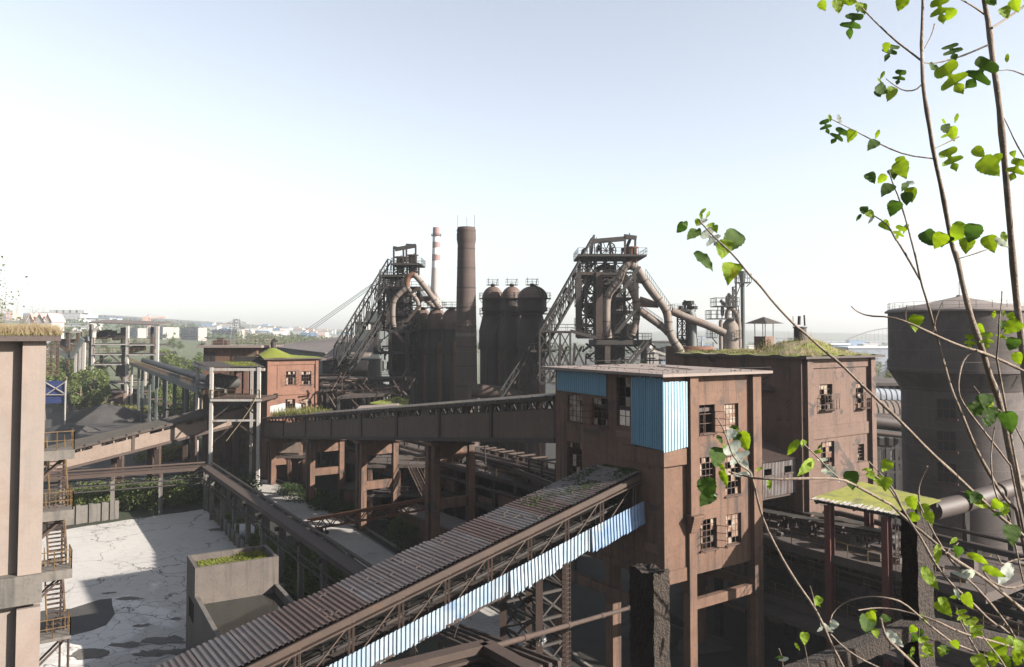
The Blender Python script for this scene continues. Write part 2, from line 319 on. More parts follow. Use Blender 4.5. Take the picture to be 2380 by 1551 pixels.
M_['straw'] = mat('dry_grass', (.42,.33,.20), (.55,.45,.29), 2, (.25,.19,.10), 3, .6, .1, rough=.9, bump=0, trans=(1,.95,.8), fine=0)
M_['grass'] = mat('weedy_grass', (.11,.13,.03), (.19,.18,.06), .8, (.30,.24,.12), .6, .58, .1, rough=.9, bump=0, trans=(1,1,.6), fine=0)
M_['frame'] = mat('rusted_window_frame', (.10,.06,.045), (.14,.08,.06), 2)
M_['red'] = mat('chimney_red', (.36,.20,.19), (.42,.25,.23), .2, bump=0, fine=.05)
M_['chwhite'] = mat('chimney_white', (.62,.60,.58), (.68,.66,.63), .2, bump=0, fine=.05)
M_['chgrey'] = mat('chimney_concrete', (.42,.36,.34), (.47,.41,.38), .1, bump=0, fine=.05)
M_['teal'] = mat('grey_green_steel', (.10,.115,.11), (.14,.155,.15), .3, (.10,.07,.055), .3, .62, .12, rough=.6)
M_['buff'] = mat('buff_vessel', (.25,.20,.165), (.31,.25,.205), .3, (.17,.12,.095), .25, .58, .12, streak=(.13,.095,.078), st=.6)
M_['fence_blue'] = mat('blue_sheet_fence', (.03,.06,.24), (.045,.085,.30), .5, bump=0)
M_['pipe'] = mat('brown_pipe', (.20,.145,.125), (.25,.18,.155), .4, (.14,.09,.075), .4, .6, .12, rough=.6)
M_['linkc'] = mat('rusty_white_sheet', (.46,.42,.41), (.54,.50,.49), .8, (.22,.105,.075), .5, .5, .2, rough=.6, streak=(.25,.12,.085), st=.9)
M_['cloth'] = mat('pale_cloth', (.6,.62,.66), (.7,.7,.72), 2, (.12,.22,.5), 3, .6, .05)
M_['black'] = mat('black_rubber', (.02,.02,.02), (.03,.03,.03), 2, rough=.6)
M_['water_tower'] = mat('water_tower_concrete', (.155,.125,.115), (.195,.158,.145), .3, (.12,.095,.09), .25, .53, .06, streak=(.11,.088,.082), st=.5, joint=(60, 2.2, 0, .02), jc=(.1,.08,.075))
M_['cone'] = mat('cone_roof', (.24,.20,.185), (.28,.235,.215), .3, bump=.15)
g_ = bpy.data.materials.new('dusty_window_glass'); g_.use_nodes = True; b_ = g_.node_tree.nodes['Principled BSDF']
tcn = g_.node_tree.nodes.new('ShaderNodeTexCoord'); vn = g_.node_tree.nodes.new('ShaderNodeTexVoronoi'); vn.inputs['Scale'].default_value = 1.9
cr = g_.node_tree.nodes.new('ShaderNodeValToRGB'); g_.node_tree.links.new(tcn.outputs['Object'], vn.inputs['Vector']); g_.node_tree.links.new(vn.outputs['Color'], cr.inputs[0])
cr.color_ramp.elements[0].color = (.09,.05,.035,1); cr.color_ramp.elements[1].color = (.15,.125,.10,1); b_.inputs['Specular IOR Level'].default_value = .25; cr.color_ramp.elements[0].position = .3; cr.color_ramp.elements[1].position = .6
g_.node_tree.links.new(cr.outputs[0], b_.inputs['Base Color']); b_.inputs['Roughness'].default_value = .35
M_['glass'] = g_
wm = bpy.data.materials.new('still_dark_water'); wm.use_nodes = True; b_ = wm.node_tree.nodes['Principled BSDF']
b_.inputs['Base Color'].default_value = (.012,.014,.012,1); b_.inputs['Roughness'].default_value = .06
M_['water'] = wm

# ------------------------------------------------------------------ builders shared by several things
class Face:                                   # an upright wall plane: a along ex, z up, o outward
    def __init__(s, O, ex, n): s.O = V3((O.x, O.y, 0)); s.ex = ex; s.n = n
    def uv(s, px, py): q = onp(px, py, s.O, s.ex); return (q - s.O).dot(s.ex), q.z
    def p(s, a, z, o=0.0): return s.O + s.ex*a + UZ*z + s.n*o
    def rect(s, zf, x0, y0, x1, y1):
        a = [s.uv(*zf(x, y)) for x, y in ((x0,y0),(x1,y0),(x0,y1),(x1,y1))]
        return (a[0][0]+a[2][0])/2, (a[1][0]+a[3][0])/2, (a[2][1]+a[3][1])/2, (a[0][1]+a[1][1])/2     # a0,a1,z0,z1
    def boxo(s, mb, a0, a1, z0, z1, o0, o1): return mb.fbox(s.O, s.ex, s.n * -1, UZ, a0, a1, -o1, -o0, z0, z1)
def wall_face(mb, f, W, z0, z1, holes, th=.35):
    xs = sorted({0.0, W, *[h[0] for h in holes], *[h[1] for h in holes]}); zz = sorted({z0, z1, *[h[2] for h in holes], *[h[3] for h in holes]})
    for a, b in zip(xs, xs[1:]):
        for c, d in zip(zz, zz[1:]):
            m, k = (a+b)/2, (c+d)/2
            if any(h[0] < m < h[1] and h[2] < k < h[3] for h in holes): continue
            mb.quad(f.p(a,c), f.p(b,c), f.p(b,d), f.p(a,d))
    for a, b, c, d in [h[:4] for h in holes]:
        mb.quad(f.p(a,c),f.p(a,c,-th),f.p(b,c,-th),f.p(b,c)); mb.quad(f.p(a,d),f.p(b,d),f.p(b,d,-th),f.p(a,d,-th))
        mb.quad(f.p(a,c),f.p(a,d),f.p(a,d,-th),f.p(a,c,-th)); mb.quad(f.p(b,c),f.p(b,c,-th),f.p(b,d,-th),f.p(b,d))
def window(f, h, parent, cols=4, rows=4, keep=.7, inset=.22, seed=0, casement=False, sill=True):
    a0, a1, z0, z1 = h[:4]; r = random.Random(seed + 11); t = .05
    mb = MB(); g = MB()
    for k in range(cols + 1): a = a0 + (a1-a0)*k/cols; f.boxo(mb, a-t/2, a+t/2, z0, z1, -inset-.04, -inset)
    for k in range(rows + 1): z = z0 + (z1-z0)*k/rows; f.boxo(mb, a0, a1, z-t/2, z+t/2, -inset-.043, -inset+.003)
    for i in range(cols):
        for j in range(rows):
            q = keep if j < rows - 1 else min(1, keep + .35)
            if casement and j < rows - 1 and i in (1, 2): q = 0
            if r.random() < q:
                p = [(a0+(a1-a0)*(i+u)/cols, z0+(z1-z0)*(j+v)/rows) for u, v in ((.04,.03),(.96,.03),(.96,.97),(.04,.97))]
                tl = r.uniform(-.02, .02); g.quad(*[f.p(a, z, -inset-.02 + tl*(1 if n > 1 else -1)) for n, (a, z) in enumerate(p)])
    if sill: f.boxo(mb, a0-.12, a1+.12, z0-.10, z0-.003, -.2, .16)
    if casement:
        for sgn, ah in ((-1, a0), (1, a1)):
            z2_ = z0 + (z1-z0)*.72; L = (a1-a0)*.46; e = f.p(ah, 0) - f.p(ah, 0); out = (f.n*.9 + f.ex*sgn*.45).normalized()
            A = f.p(ah, z0+.05, .02); B = A + out*L; C = B + UZ*(z2_-z0); D = A + UZ*(z2_-z0)
            for x, y in ((A,B),(B,C),(C,D),(D,A),(A.lerp(D,.33),B.lerp(C,.33)),(A.lerp(D,.66),B.lerp(C,.66))): mb.bar(x, y, .045)
    o = mb.build('window', M_['frame'], parent)
    if g.f: g.build('pane', M_['glass'], o)
    return o
def leaf_cloud(mb, c, rad, n, size, rnd, flat=1.0, shell=.55, clumps=0):
    c = V3(c); cl = []
    for k in range(clumps):
        while 1:
            d = V3((rnd.uniform(-1,1), rnd.uniform(-1,1), rnd.uniform(-1,1)))
            if d.length < 1: break
        cl.append((V3((d.x*rad[0], d.y*rad[1], d.z*rad[2]))*.8, rnd.uniform(.25,.5)))
    for i in range(n):
        if cl:
            b, k = rnd.choice(cl); d = V3((rnd.gauss(0,1), rnd.gauss(0,1), rnd.gauss(0,1)*flat)).normalized()*rnd.uniform(.3,1)**.5
            p = c + b + V3((d.x*rad[0], d.y*rad[1], d.z*rad[2]))*k
        else:
            d = V3((rnd.gauss(0,1), rnd.gauss(0,1), rnd.gauss(0,1))).normalized()*(rnd.uniform(shell**3,1)**(1/3)); p = c + V3((d.x*rad[0], d.y*rad[1], d.z*rad[2]))
        x = V3((rnd.gauss(0,1), rnd.gauss(0,1), rnd.gauss(0,.7))).normalized(); y = x.cross(V3((rnd.gauss(0,1), rnd.gauss(0,1), rnd.gauss(0,1)))).normalized()
        s = size*rnd.uniform(.6,1.35); mb.add((p-x*s, p-y*s*.55, p+x*s, p+y*s*.55), ((0,1,2,3),))
def grass_tufts(mb, pts, h, rnd, n=6, w=.03, lean=.5):
    for p in pts:
        p = V3(p)
        for k in range(n):
            hh = h*rnd.uniform(.45,1.2); d = V3((rnd.uniform(-1,1), rnd.uniform(-1,1), 0))*lean*hh; q = p + V3((rnd.uniform(-1,1), rnd.uniform(-1,1), 0))*h*.3
            s = V3((rnd.uniform(-1,1), rnd.uniform(-1,1), 0)).normalized()*w
            mb.add((q-s, q+s, q+d*.4+UZ*hh*.6+s*.7, q+d*.4+UZ*hh*.6-s*.7, q+d+UZ*hh), ((0,1,2,3),(3,2,4)))
def lattice(mb, quad, z0, z1, lev, w=.3, wb=.15, x=True):
    q = [V3((p[0], p[1], 0)) for p in quad]; n = len(q)
    for p in q: mb.bar(p+UZ*z0, p+UZ*z1, w)
    for i in range(lev+1):
        z = z0 + (z1-z0)*i/lev
        for k in range(n):
            a, b = q[k], q[(k+1) % n]; mb.bar(a+UZ*z, b+UZ*z, wb*1.3)
            if x and i < lev:
                zz = z0 + (z1-z0)*(i+1)/lev
                if (i+k) % 2: mb.bar(a+UZ*z, b+UZ*zz, wb)
                else: mb.bar(b+UZ*z, a+UZ*zz, wb)
                if x == 2: mb.bar(a+UZ*zz, b+UZ*z, wb)
def sstep(a, b, x): t = max(0, min(1, (x-a)/(b-a))); return t*t*(3-2*t)
def gh(x, y):                                  # height of the land: flat in the works, rising far off to the left
    if y < 330: return 0.0
    k = max(0.0, min(1.35, (-x/y*F)/740.0)); return (y-330)*.030*k*sstep(330, 700, y)
# ================================================================== ground, yard, road
mb = MB(); ys = [-60, 0, 40, 80, 120, 160, 220, 300, 380, 460, 560, 680, 820, 1000, 1250, 1550, 1900, 2300, 2800, 3400]
us = [-1.6 + 3.2*i/44 for i in range(45)]
for y in ys:
    for u in us:
        x = u*max(y, 130) ; mb.v.append((x, y, gh(x, y)))
n = len(us)
for j in range(len(ys)-1):
    for i in range(n-1): a = j*n+i; mb.f.append((a, a+1, a+n+1, a+n))
struct(mb, 'ground', M_['ground'], smooth=60)
mb = MB(); rnd = random.Random(3)                       # far ridge of hills
xs_ = [-3400 + 6600*i/60 for i in range(61)]
for k, (yy, f) in enumerate(((2300, 0), (2700, .75), (3200, 1.0), (3380, .8))):
    for x in xs_:
        px = x/yy*F + CX; base = gh(x, yy); hh = 14 + 46*sstep(1500, -500, px) + 6*math.sin(x*.006+k) + 5*math.sin(x*.0021+1)
        mb.v.append((x, yy, max(base - 2, base*(1-f) + (28 + hh)*f if f else base - 4)))
for j in range(3):
    for i in range(60): a = j*61+i; mb.f.append((a, a+1, a+62, a+61))
struct(mb, 'hills', M_['hill'], smooth=80)
mb = MB(); yy_ = [345, 400, 470, 560, 680, 820, 1000, 1250, 1550, 1900, 2290]                # green land rising beyond the works
for y in yy_:
    for i in range(25): x = y*(-.80 + .80*i/24); mb.v.append((x, y, gh(x, y)+.15))
for j in range(len(yy_)-1):
    for i in range(24): a = j*25+i; mb.f.append((a, a+1, a+26, a+25))
struct(mb, 'field', M_['field'], smooth=80)
def sheet(name, pts, z, m, kind='structure', jag=0, seed=0):
    r = random.Random(seed); out = []
    P = [V3((p.x, p.y, z)) for p in pts]
    for i, a in enumerate(P):
        b = P[(i+1) % len(P)]; k = max(1, int((b-a).length/1.5)) if jag else 1
        for q in range(k):
            v = a.lerp(b, q/k); out.append(V3((v.x + r.uniform(-jag, jag), v.y + r.uniform(-jag, jag), z)))
    m_ = MB(); m_.poly(out); return struct(m_, name, m, kind=kind)
sheet('yard', [gr(20,1252), gr(200,1224), gr(470,1184), gr(505,1200), gr(600,1300), gr(640,1420), gr(640,1700), gr(-300,1700)][::-1], .03, M_['yard'], jag=.35, seed=2)
sheet('coal_dust_patch', [gr(60,1430), gr(160,1412), gr(215,1398), gr(262,1396), gr(279,1404), gr(270,1425), gr(243,1450), gr(195,1470), gr(165,1482), gr(60,1500)][::-1], .034, M_['coal'], jag=.75, seed=4)
for k, (px, py, rr) in enumerate(((300,1392,1.3),(330,1455,1.0),(300,1500,1.6),(385,1490,2.2),(420,1515,1.5),(250,1380,.8),(410,1440,.7),(355,1520,1.8),(210,1520,2.4),(545,1215,1.2),(510,1232,1.6),(320,1205,1.0))):
    r_ = random.Random(k); c_ = gr(px, py); sheet('dirt_stain', [V3((c_.x+rr*1.1*math.cos(a*.42)*r_.uniform(.5,1.2), c_.y+rr*.55*math.sin(a*.42)*r_.uniform(.5,1.2), 0)) for a in range(15)], (.036+.004*k), M_['pale_dirty'], jag=.12, seed=k)
sheet('coal_ground', [gr(60,1040), gr(100,962), gr(330,940), gr(470,950), gr(470,1030), gr(300,1060)][::-1], .05, M_['coal'], jag=1.5, seed=5)
Lp = [zt(640,280), zt(770,390), zt(1040,575), zt(1430,860), zc(545,1210), zc(760,1390), zc(860,1551), zc(1000,1800)]
Rp = [zt(800,290), zt(960,360), zt(1280,560), zt(1640,790), zc(850,1090), zc(1200,1300), zc(1450,1551), zc(1800,1800)]
LL = [gr(*p) for p in Lp]; RR = [gr(*p) for p in Rp]
mb = MB()
for i in range(len(LL)-1): mb.quad(*[p + UZ*.035 for p in (LL[i], LL[i+1], RR[i+1], RR[i])])
struct(mb, 'road', M_['road'])
mb = MB()
for i in range(len(RR)-1):
    d = (RR[i+1]-RR[i]).normalized(); s = V3((-d.y, d.x, 0)) * (-1 if (LL[i]-RR[i]).dot(V3((-d.y, d.x, 0))) > 0 else 1)
    mb.bar(RR[i]+s*.12+UZ*.065, RR[i+1]+s*.12+UZ*.065, .24, .13); mb.bar(RR[i]+s*1.6+UZ*.11, RR[i+1]+s*1.6+UZ*.11, .3, .22)
struct(mb, 'kerb', M_['kerb'])
def heap(name, c, rx, ry, h, m, label, seed=0, kind=None):
    r = random.Random(seed); b = MB(); n = 22
    for k in range(7):
        f = k/6
        for i in range(n):
            a = 2*math.pi*i/n; rr = (1-f)*(1+.18*math.sin(3*a+seed)+r.uniform(-.06,.06)); z = h*(1-(1-f)**1.6 if f else 0)*(1 if k == 6 else r.uniform(.9,1.05))
            b.v.append((c.x+rx*rr*math.cos(a), c.y+ry*rr*math.sin(a), c.z+z))
    for k in range(6):
        for i in range(n): a = k*n+i; q = k*n+(i+1) % n; b.f.append((a, q, q+n, a+n))
    return single(b, name, m, label, 'heap', smooth=60)
heap('coal_heap', gr(245,978), 17, 7, 5.5, M_['coal'], 'long black coal heap beside the blue fence on the left', 1)
heap('coal_heap', gr(310,1020)*1.0, 9, 5, 2.6, M_['coal'], 'low brown heap close behind the left conveyor gallery roof', 2)
heap('coal_heap', gr(160,1003), 9, 5, 2.0, M_['coal'], 'small low black heap nearest the left concrete building', 6)
# ================================================================== pale concrete building at the left edge
LB0 = at(103, 1000, 40.0)
fl = Face(LB0, VD*-1, UD*-1)
lb = thing('concrete_building', 'pale concrete building with pilaster and dry grass on its roof slab', 'building', (LB0.x, LB0.y, 0))
ztop = fl.uv(100, 793)[1]
mb = MB(); mb.fbox(fl.O, VD*-1, UD, UZ, 0.02, 9, .42, 9, 0, ztop - .004); mb.build('wall', M_['pale'], lb)
a1 = fl.uv(48, 1000)[0]
for zlo, zhi, nm in ((fl.uv(60,1402)[1], ztop-.004, 'pilaster'), (0, fl.uv(60,1402)[1]-.25, 'pilaster')):
    mb = MB(); fl.boxo(mb, 0, a1, zlo, zhi, -.40, .12); mb.build(nm, M_['pale'], lb)
mb = MB(); zl0, zl1 = fl.uv(40,1405)[1], fl.uv(40,1338)[1]
fl.boxo(mb, -.04, 9, zl0, zl1, -.5, .34); mb.build('ledge', M_['pale_dirty'], lb)
mb = MB(); fl.boxo(mb, -.62, 9, ztop, ztop+.30, -9.6, .55); mb.build('roof_slab', M_['slab'], lb)
zr_ = ztop + .30
mb = MB(); r = random.Random(5); pts = []
for i in range(1500):
    a = r.uniform(-.55, 5); o = r.uniform(-5, .5) if r.random() < .6 else r.uniform(-.2, .52); pts.append(fl.p(a, zr_-.01, o))
grass_tufts(mb, pts, .58, r, n=9, w=.007, lean=.7)
struct(mb, 'dry_grass', M_['straw'], kind='stuff')
mb = MB(); r = random.Random(15); pts = [fl.p(r.uniform(-.6, 5), zr_-.01, r.uniform(.3, .56)) for i in range(700)]
grass_tufts(mb, pts, .09, r, n=6, w=.012, lean=.9); struct(mb, 'roof_moss', M_['moss'], kind='stuff')
def bare_shrub(name, root, h, spread, n, seed, label, m, leafm=None, nl=0, ls=.06, cat='shrub', r0=.035):
    t = thing(name, label, cat, root); r = random.Random(seed); mb = MB(); tips = []
    for i in range(n):
        d = V3((r.uniform(-1,1)*spread, r.uniform(-1,1)*spread, 1)).normalized(); p = V3(root); L = h*r.uniform(.6,1.05); pts = [p.copy()]
        for k in range(5): d = (d + V3((r.gauss(0,.18), r.gauss(0,.18), .06))).normalized(); p = p + d*L/5; pts.append(p.copy())
        mb.tube(pts, [r0*(1-k/6.2) for k in range(6)], 5); tips += pts[2:]
        for q in range(7):
            s = r.choice(pts[1:]); dd = V3((r.uniform(-1,1), r.uniform(-1,1), r.uniform(.2,1.2))).normalized(); e = s + dd*L*.34
            mb.tube([s, s+dd*L*.18+V3((0,0,.02)), e], [r0*.35, r0*.25, r0*.12], 4); tips.append(e)
    mb.build('stem', M_['bark'], t)
    if nl:
        g = MB()
        for k in range(nl): leaf_cloud(g, r.choice(tips), (.16*h, .16*h, .14*h), 1, ls, r)
        g.build('crown', leafm, t)
    return t
q = fl.p(.62, zr_, -.8); bare_shrub('bare_shrub', q, 1.35, .75, 14, 3, 'wispy half bare shrub growing out of the dry grass on the concrete roof', M_['bark'], M_['foliage3'], 160, .025, r0=.018)
q = fl.p(2.15, zr_, -.5); bare_shrub('leafy_sapling', q, 3.3, .42, 7, 8, 'leafy sapling on the concrete roof cut off by the left edge', M_['bark'], M_['foliage'], 260, .075, 'sapling', r0=.022)
# fire stair
ST = thing('fire_escape_stair', 'rusty yellow outdoor stair beside the pale concrete building', 'stairs', (gr(128,1551).x*.58, 42.5, 0))
sO = at(91, 1051, 41.6); sO = V3((sO.x, sO.y, 0)); sp = lambda a, b, z: sO + VD*a + UD*b + UZ*z
lvz = [onp(91, py, sO, VD).z for py in (1051, 1193, 1333, 1491)]
for i, z in enumerate(lvz):
    m1 = MB(); m1.fbox(sO, VD, UD, UZ, 0, 1.66, 0, 1.3, z-.5 if i < 3 else z-.16, z); m1.build('landing', M_['pale_dirty'], ST)
    m2 = MB(); m2.rail([sp(0,.05,z), sp(1.62,.05,z), sp(1.62,1.3,z)], 1.0, .8, .04); m2.build('railing', M_['yellow'], ST)
    zhi = lvz[i-1]-.55 if i else lvz[0]+3.0
    m3 = MB(); n_ = 14
    for k in range(n_): f = (k+.5)/n_; m3.fbox(sO, VD, UD, UZ, .66, 1.42, 1.25+2.5*f-.14, 1.25+2.5*f+.12, z+(zhi-z)*f-.02, z+(zhi-z)*f+.025)
    for a in (.62, 1.46): m3.bar(sp(a,1.2,z-.05), sp(a,3.85,zhi), .05, .2)
    if i: m3.build('flight', M_['steel2'], ST)
    m4 = MB()
    for a in (.6, 1.48):
        m4.bar(sp(a,1.2,z+.95), sp(a,3.85,zhi+.95), .045)
        for k in range(5): f = k/4; m4.bar(sp(a,1.2+2.6*f,z+(zhi-z)*f), sp(a,1.2+2.6*f,z+(zhi-z)*f+.95), .04)
    if i: m4.build('handrail', M_['yellow'], ST)
    if i: m5 = MB(); m5.fbox(sO, VD, UD, UZ, -.6, 1.5, 3.85, 4.9, zhi-.12, zhi); m5.bar(sp(-.3,4.3,zhi-.1), sp(-.3,2.0,zhi-1.6), .1); m5.build('landing', M_['pale_dirty'], ST)
    m7 = MB(); m7.bar(sp(.1,.6,z-1.6), sp(1.5,.6,z-.3), .1); m7.bar(sp(.1,1.2,z-1.6), sp(1.5,1.2,z-.3), .1); m7.build('bracket', M_['steel2'], ST)
m5 = MB(); ztop_, zmid_, zlow_ = onp(100,798,sO,VD).z, onp(100,872,sO,VD).z, lvz[0]
for b in (.2, 1.0):
    m5.bar(sp(.22,b,zlow_), sp(.22,b,ztop_), .055); m5.bar(sp(.80,b,zmid_), sp(.80,b,ztop_-.2), .045); m5.bar(sp(.50,b,zmid_), sp(.50,b,ztop_-.2), .03)
for k in range(8): z = zmid_+(ztop_-.2-zmid_)*k/7; m5.bar(sp(.22,.2,z), sp(.80,.2,z), .045); m5.bar(sp(.80,.2,z), sp(.80,1.0,z), .045); m5.bar(sp(.22,1.0,z), sp(.80,1.0,z), .045)
for k in range(22): z = zlow_+(zmid_-zlow_)*k/22; m5.bar(sp(.22,.2,z), sp(.22,1.0,z), .035)
m5.build('caged_ladder', M_['steel2'], ST)
m6 = MB()
for a in (.05, 1.55):
    m6.bar(sp(a,.1,0), sp(a,.1,lvz[3]-.2), .09); m6.bar(sp(a,4.7,0), sp(a,4.7,lvz[0]-.5), .09)
m6.build('post', M_['steel2'], ST)
# ================================================================== ore trestle round the yard
TZ = 7.2
T0, T1, T2 = atz(20, 1112, TZ), atz(478, 1081, TZ), atz(905, 1372, TZ)
TR = thing('trackway_trestle', 'long dark trestle on concrete posts running round two sides of the yard', 'trestle', (T1.x, T1.y, 0))
for (a, b, k) in ((T0, T1, 4), (T1, T2, 10)):
    d = (b-a).normalized(); s = V3((d.y, -d.x, 0)); mb = MB()
    for o in (-.55, .55): mb.bar(a+s*o-UZ*.35, b+s*o-UZ*.35, .32, .7)
    mb.bar(a-UZ*.02+s*.1, b-UZ*.02+s*.1, 1.5, .08)
    mb.build('girder', M_['steel2'], TR)
    mb = MB(); mb.tube([a+s*-.95+UZ*.25, b+s*-.95+UZ*.25], .17, 8); mb.build('pipe', M_['steel2'], TR)
    mb = MB(); L = (b-a).length; nn = int(L/1.1)
    for o, dz in ((-2.3, -1.5), (.8, -1.9)):
        mb.bar(a+s*o+UZ*dz, b+s*o+UZ*dz, .12, .16); mb.bar(a+s*o+UZ*(dz-.8), b+s*o+UZ*(dz-.8), .12, .16)
        for i in range(nn): p = a.lerp(b, i/nn)+s*o; q = a.lerp(b, (i+1)/nn)+s*o; mb.bar(p+UZ*dz, q+UZ*(dz-.8), .07) if i % 2 else mb.bar(p+UZ*(dz-.8), q+UZ*dz, .07)
    mb.build('side_truss', M_['steel'], TR)
    for i in range(k+1):
        if a is T1 and i == 0: continue
        p = a.lerp(b, (i+.02)/k)
        for o in (-1.9, .5):
            mb = MB(); q = p+s*o; mb.fbox(V3((q.x,q.y,0)), d, s, UZ, -.28,.28,-.28,.28, 0, TZ-.72); mb.build('post', M_['pale_dirty'], TR)
        mb = MB(); mb.bar(p-s*2.5-UZ*.95, p+s*1.2-UZ*.95, .4, .42); mb.build('cross_beam', M_['steel2'], TR)
# low wall behind the yard
mb = MB(); a, b = gr(150,1222), gr(270,1206); mb.fbox(V3((a.x,a.y,0)), (b-a).normalized(), V3(((a-b).y,(b-a).x,0)).normalized(), UZ, 0, (b-a).length, 0, .4, 0, 2.6)
for k in range(5):
    q = a.lerp(b, k/4); mb.fbox(V3((q.x,q.y,0)), (b-a).normalized(), V3(((a-b).y,(b-a).x,0)).normalized(), UZ, -.3, .3, -.25, .4, 0, 2.75)
single(mb, 'retaining_wall', M_['pale_dirty'], 'low dark concrete wall below the bushes at the far end of the yard', 'wall')
mb = MB(); a, b = gr(500,1210), gr(650,1400); mb.fbox(V3((a.x,a.y,0)), (b-a).normalized(), V3(((a-b).y,(b-a).x,0)).normalized(), UZ, 0, (b-a).length, 0, .3, 0, 1.7)
for k in range(14):
    q = a.lerp(b, k/13); mb.fbox(V3((q.x,q.y,0)), (b-a).normalized(), V3(((a-b).y,(b-a).x,0)).normalized(), UZ, -.2, .2, -.12, .42, 0, 1.85)
single(mb, 'boundary_wall', M_['pale_dirty'], 'long low wall under the trestle along the right side of the yard', 'wall')
# ================================================================== concrete tank with a flooded basin
TA = onp(*zt(238,797), gr(*zt(234,1420)), V3((1,0,0)))
TZ1 = TA.z; A_, B_, C_, D_ = [atz(*zt(x, y), TZ1) for x, y in ((238,797), (305,885), (870,805), (775,728))]
e1 = (C_-B_); e1.z = 0; wdt = e1.length; e1.normalize(); e2 = V3((-e1.y, e1.x, 0)); dep = (A_-B_).length
TK = thing('concrete_tank', 'concrete tank with moss in its top tray and a flooded basin in front', 'tank', (B_.x, B_.y, 0))
mb = MB(); O = V3((B_.x, B_.y, 0)); t = .3; dep = max(3.5, dep)
zb1 = TZ1 - .55
mb.fbox(O, e1, e2, UZ, 0, wdt, 0, t, 0, TZ1); mb.fbox(O, e1, e2, UZ, 0, wdt, dep-t, dep, 0, TZ1)
mb.fbox(O, e1, e2, UZ, 0, t, t, dep-t, 0, TZ1-.002); mb.fbox(O, e1, e2, UZ, wdt-t, wdt, t, dep-t, 0, TZ1-.002)
mb.build('wall', M_['tank'], TK)
mb = MB(); mb.fbox(O, e1, e2, UZ, t+.003, wdt-t-.003, t+.003, dep-t-.003, zb1-.3, zb1); mb.build('tray_floor', M_['slab'], TK)
mb = MB(); r = random.Random(9)
for i in range(1500):
    a, b = r.uniform(.1, .92), r.uniform(.12, .9)
    if b < .42 - .3*math.sin(a*5) and a < .5: continue
    grass_tufts(mb, [O+e1*(a*wdt)+e2*(b*dep)+UZ*zb1], .12 if a < .6 else .4*r.random()+.05, r, 3, .04, .8)
mb.build('moss', M_['moss'], TK)['kind'] = 'stuff'
rimz = onp(*zt(310,1075), B_, e1).z; bl = 15.0
mb = MB()
for x0, x1, y0, y1 in ((0, .35, -bl, 0), (wdt-.35, wdt, -bl, 0), (.35, wdt-.35, -bl, -bl+.35)): mb.fbox(O, e1, e2, UZ, x0, x1, y0, y1-.002, 0, rimz)
mb.build('basin_wall', M_['pale_dirty'], TK)
mb = MB(); mb.fbox(O, e1, e2, UZ, .352, wdt-.352, -bl+.352, -.002, 0, rimz-.75); mb.build('water', M_['water'], TK)
mb = MB()
for k in range(5): mb.fbox(O, e2, e1, UZ, .5+k*.55, .56+k*.55, -.06, -.01, TZ1*.42, TZ1*.62)
mb.build('window_grille', M_['dark'], TK)
# ================================================================== left conveyor gallery
def gallery_side(mb, bars, A, B, hA, hB, segs, n_out, o0=.72, o1=.93, gap=.35, rnd=None, panel=1.8):
    # side wall A->B with a row of broken openings near the top; returns nothing, adds struts to bars
    P = lambda t, h: A.lerp(B, t) + UZ*((hA+(hB-hA)*t)*h)
    L = (B-A).length; ts = [0.0]
    for t0, t1 in segs:
        k = max(1, int((t1-t0)*L/panel))
        for i in range(k): ts.append((t0+(t1-t0)*(i+.06)/k)); ts.append((t0+(t1-t0)*(i+.94)/k))
    ts.append(1.0)
    for i in range(len(ts)-1):
        a, b = ts[i], ts[i+1]; mb.quad(P(a,0),P(b,0),P(b,o0),P(a,o0)); mb.quad(P(a,o1),P(b,o1),P(b,1),P(a,1))
        if i % 2 == 0: mb.quad(P(a,o0),P(b,o0),P(b,o1),P(a,o1))
        else:
            r = rnd.random(); m = (a+b)/2; e = -n_out*.12
            if r < .5: bars.bar(P(a+(b-a)*.1,o0)+e, P(m,o1)+e, .12); bars.bar(P(b-(b-a)*.1,o0)+e, P(m,o1)+e, .12)
            elif r < .85: bars.bar(P(m,o0)+e, P(m,o1)+e, .12); bars.bar(P(a,(o0+o1)/2)+e, P(b,(o0+o1)/2)+e, .08)
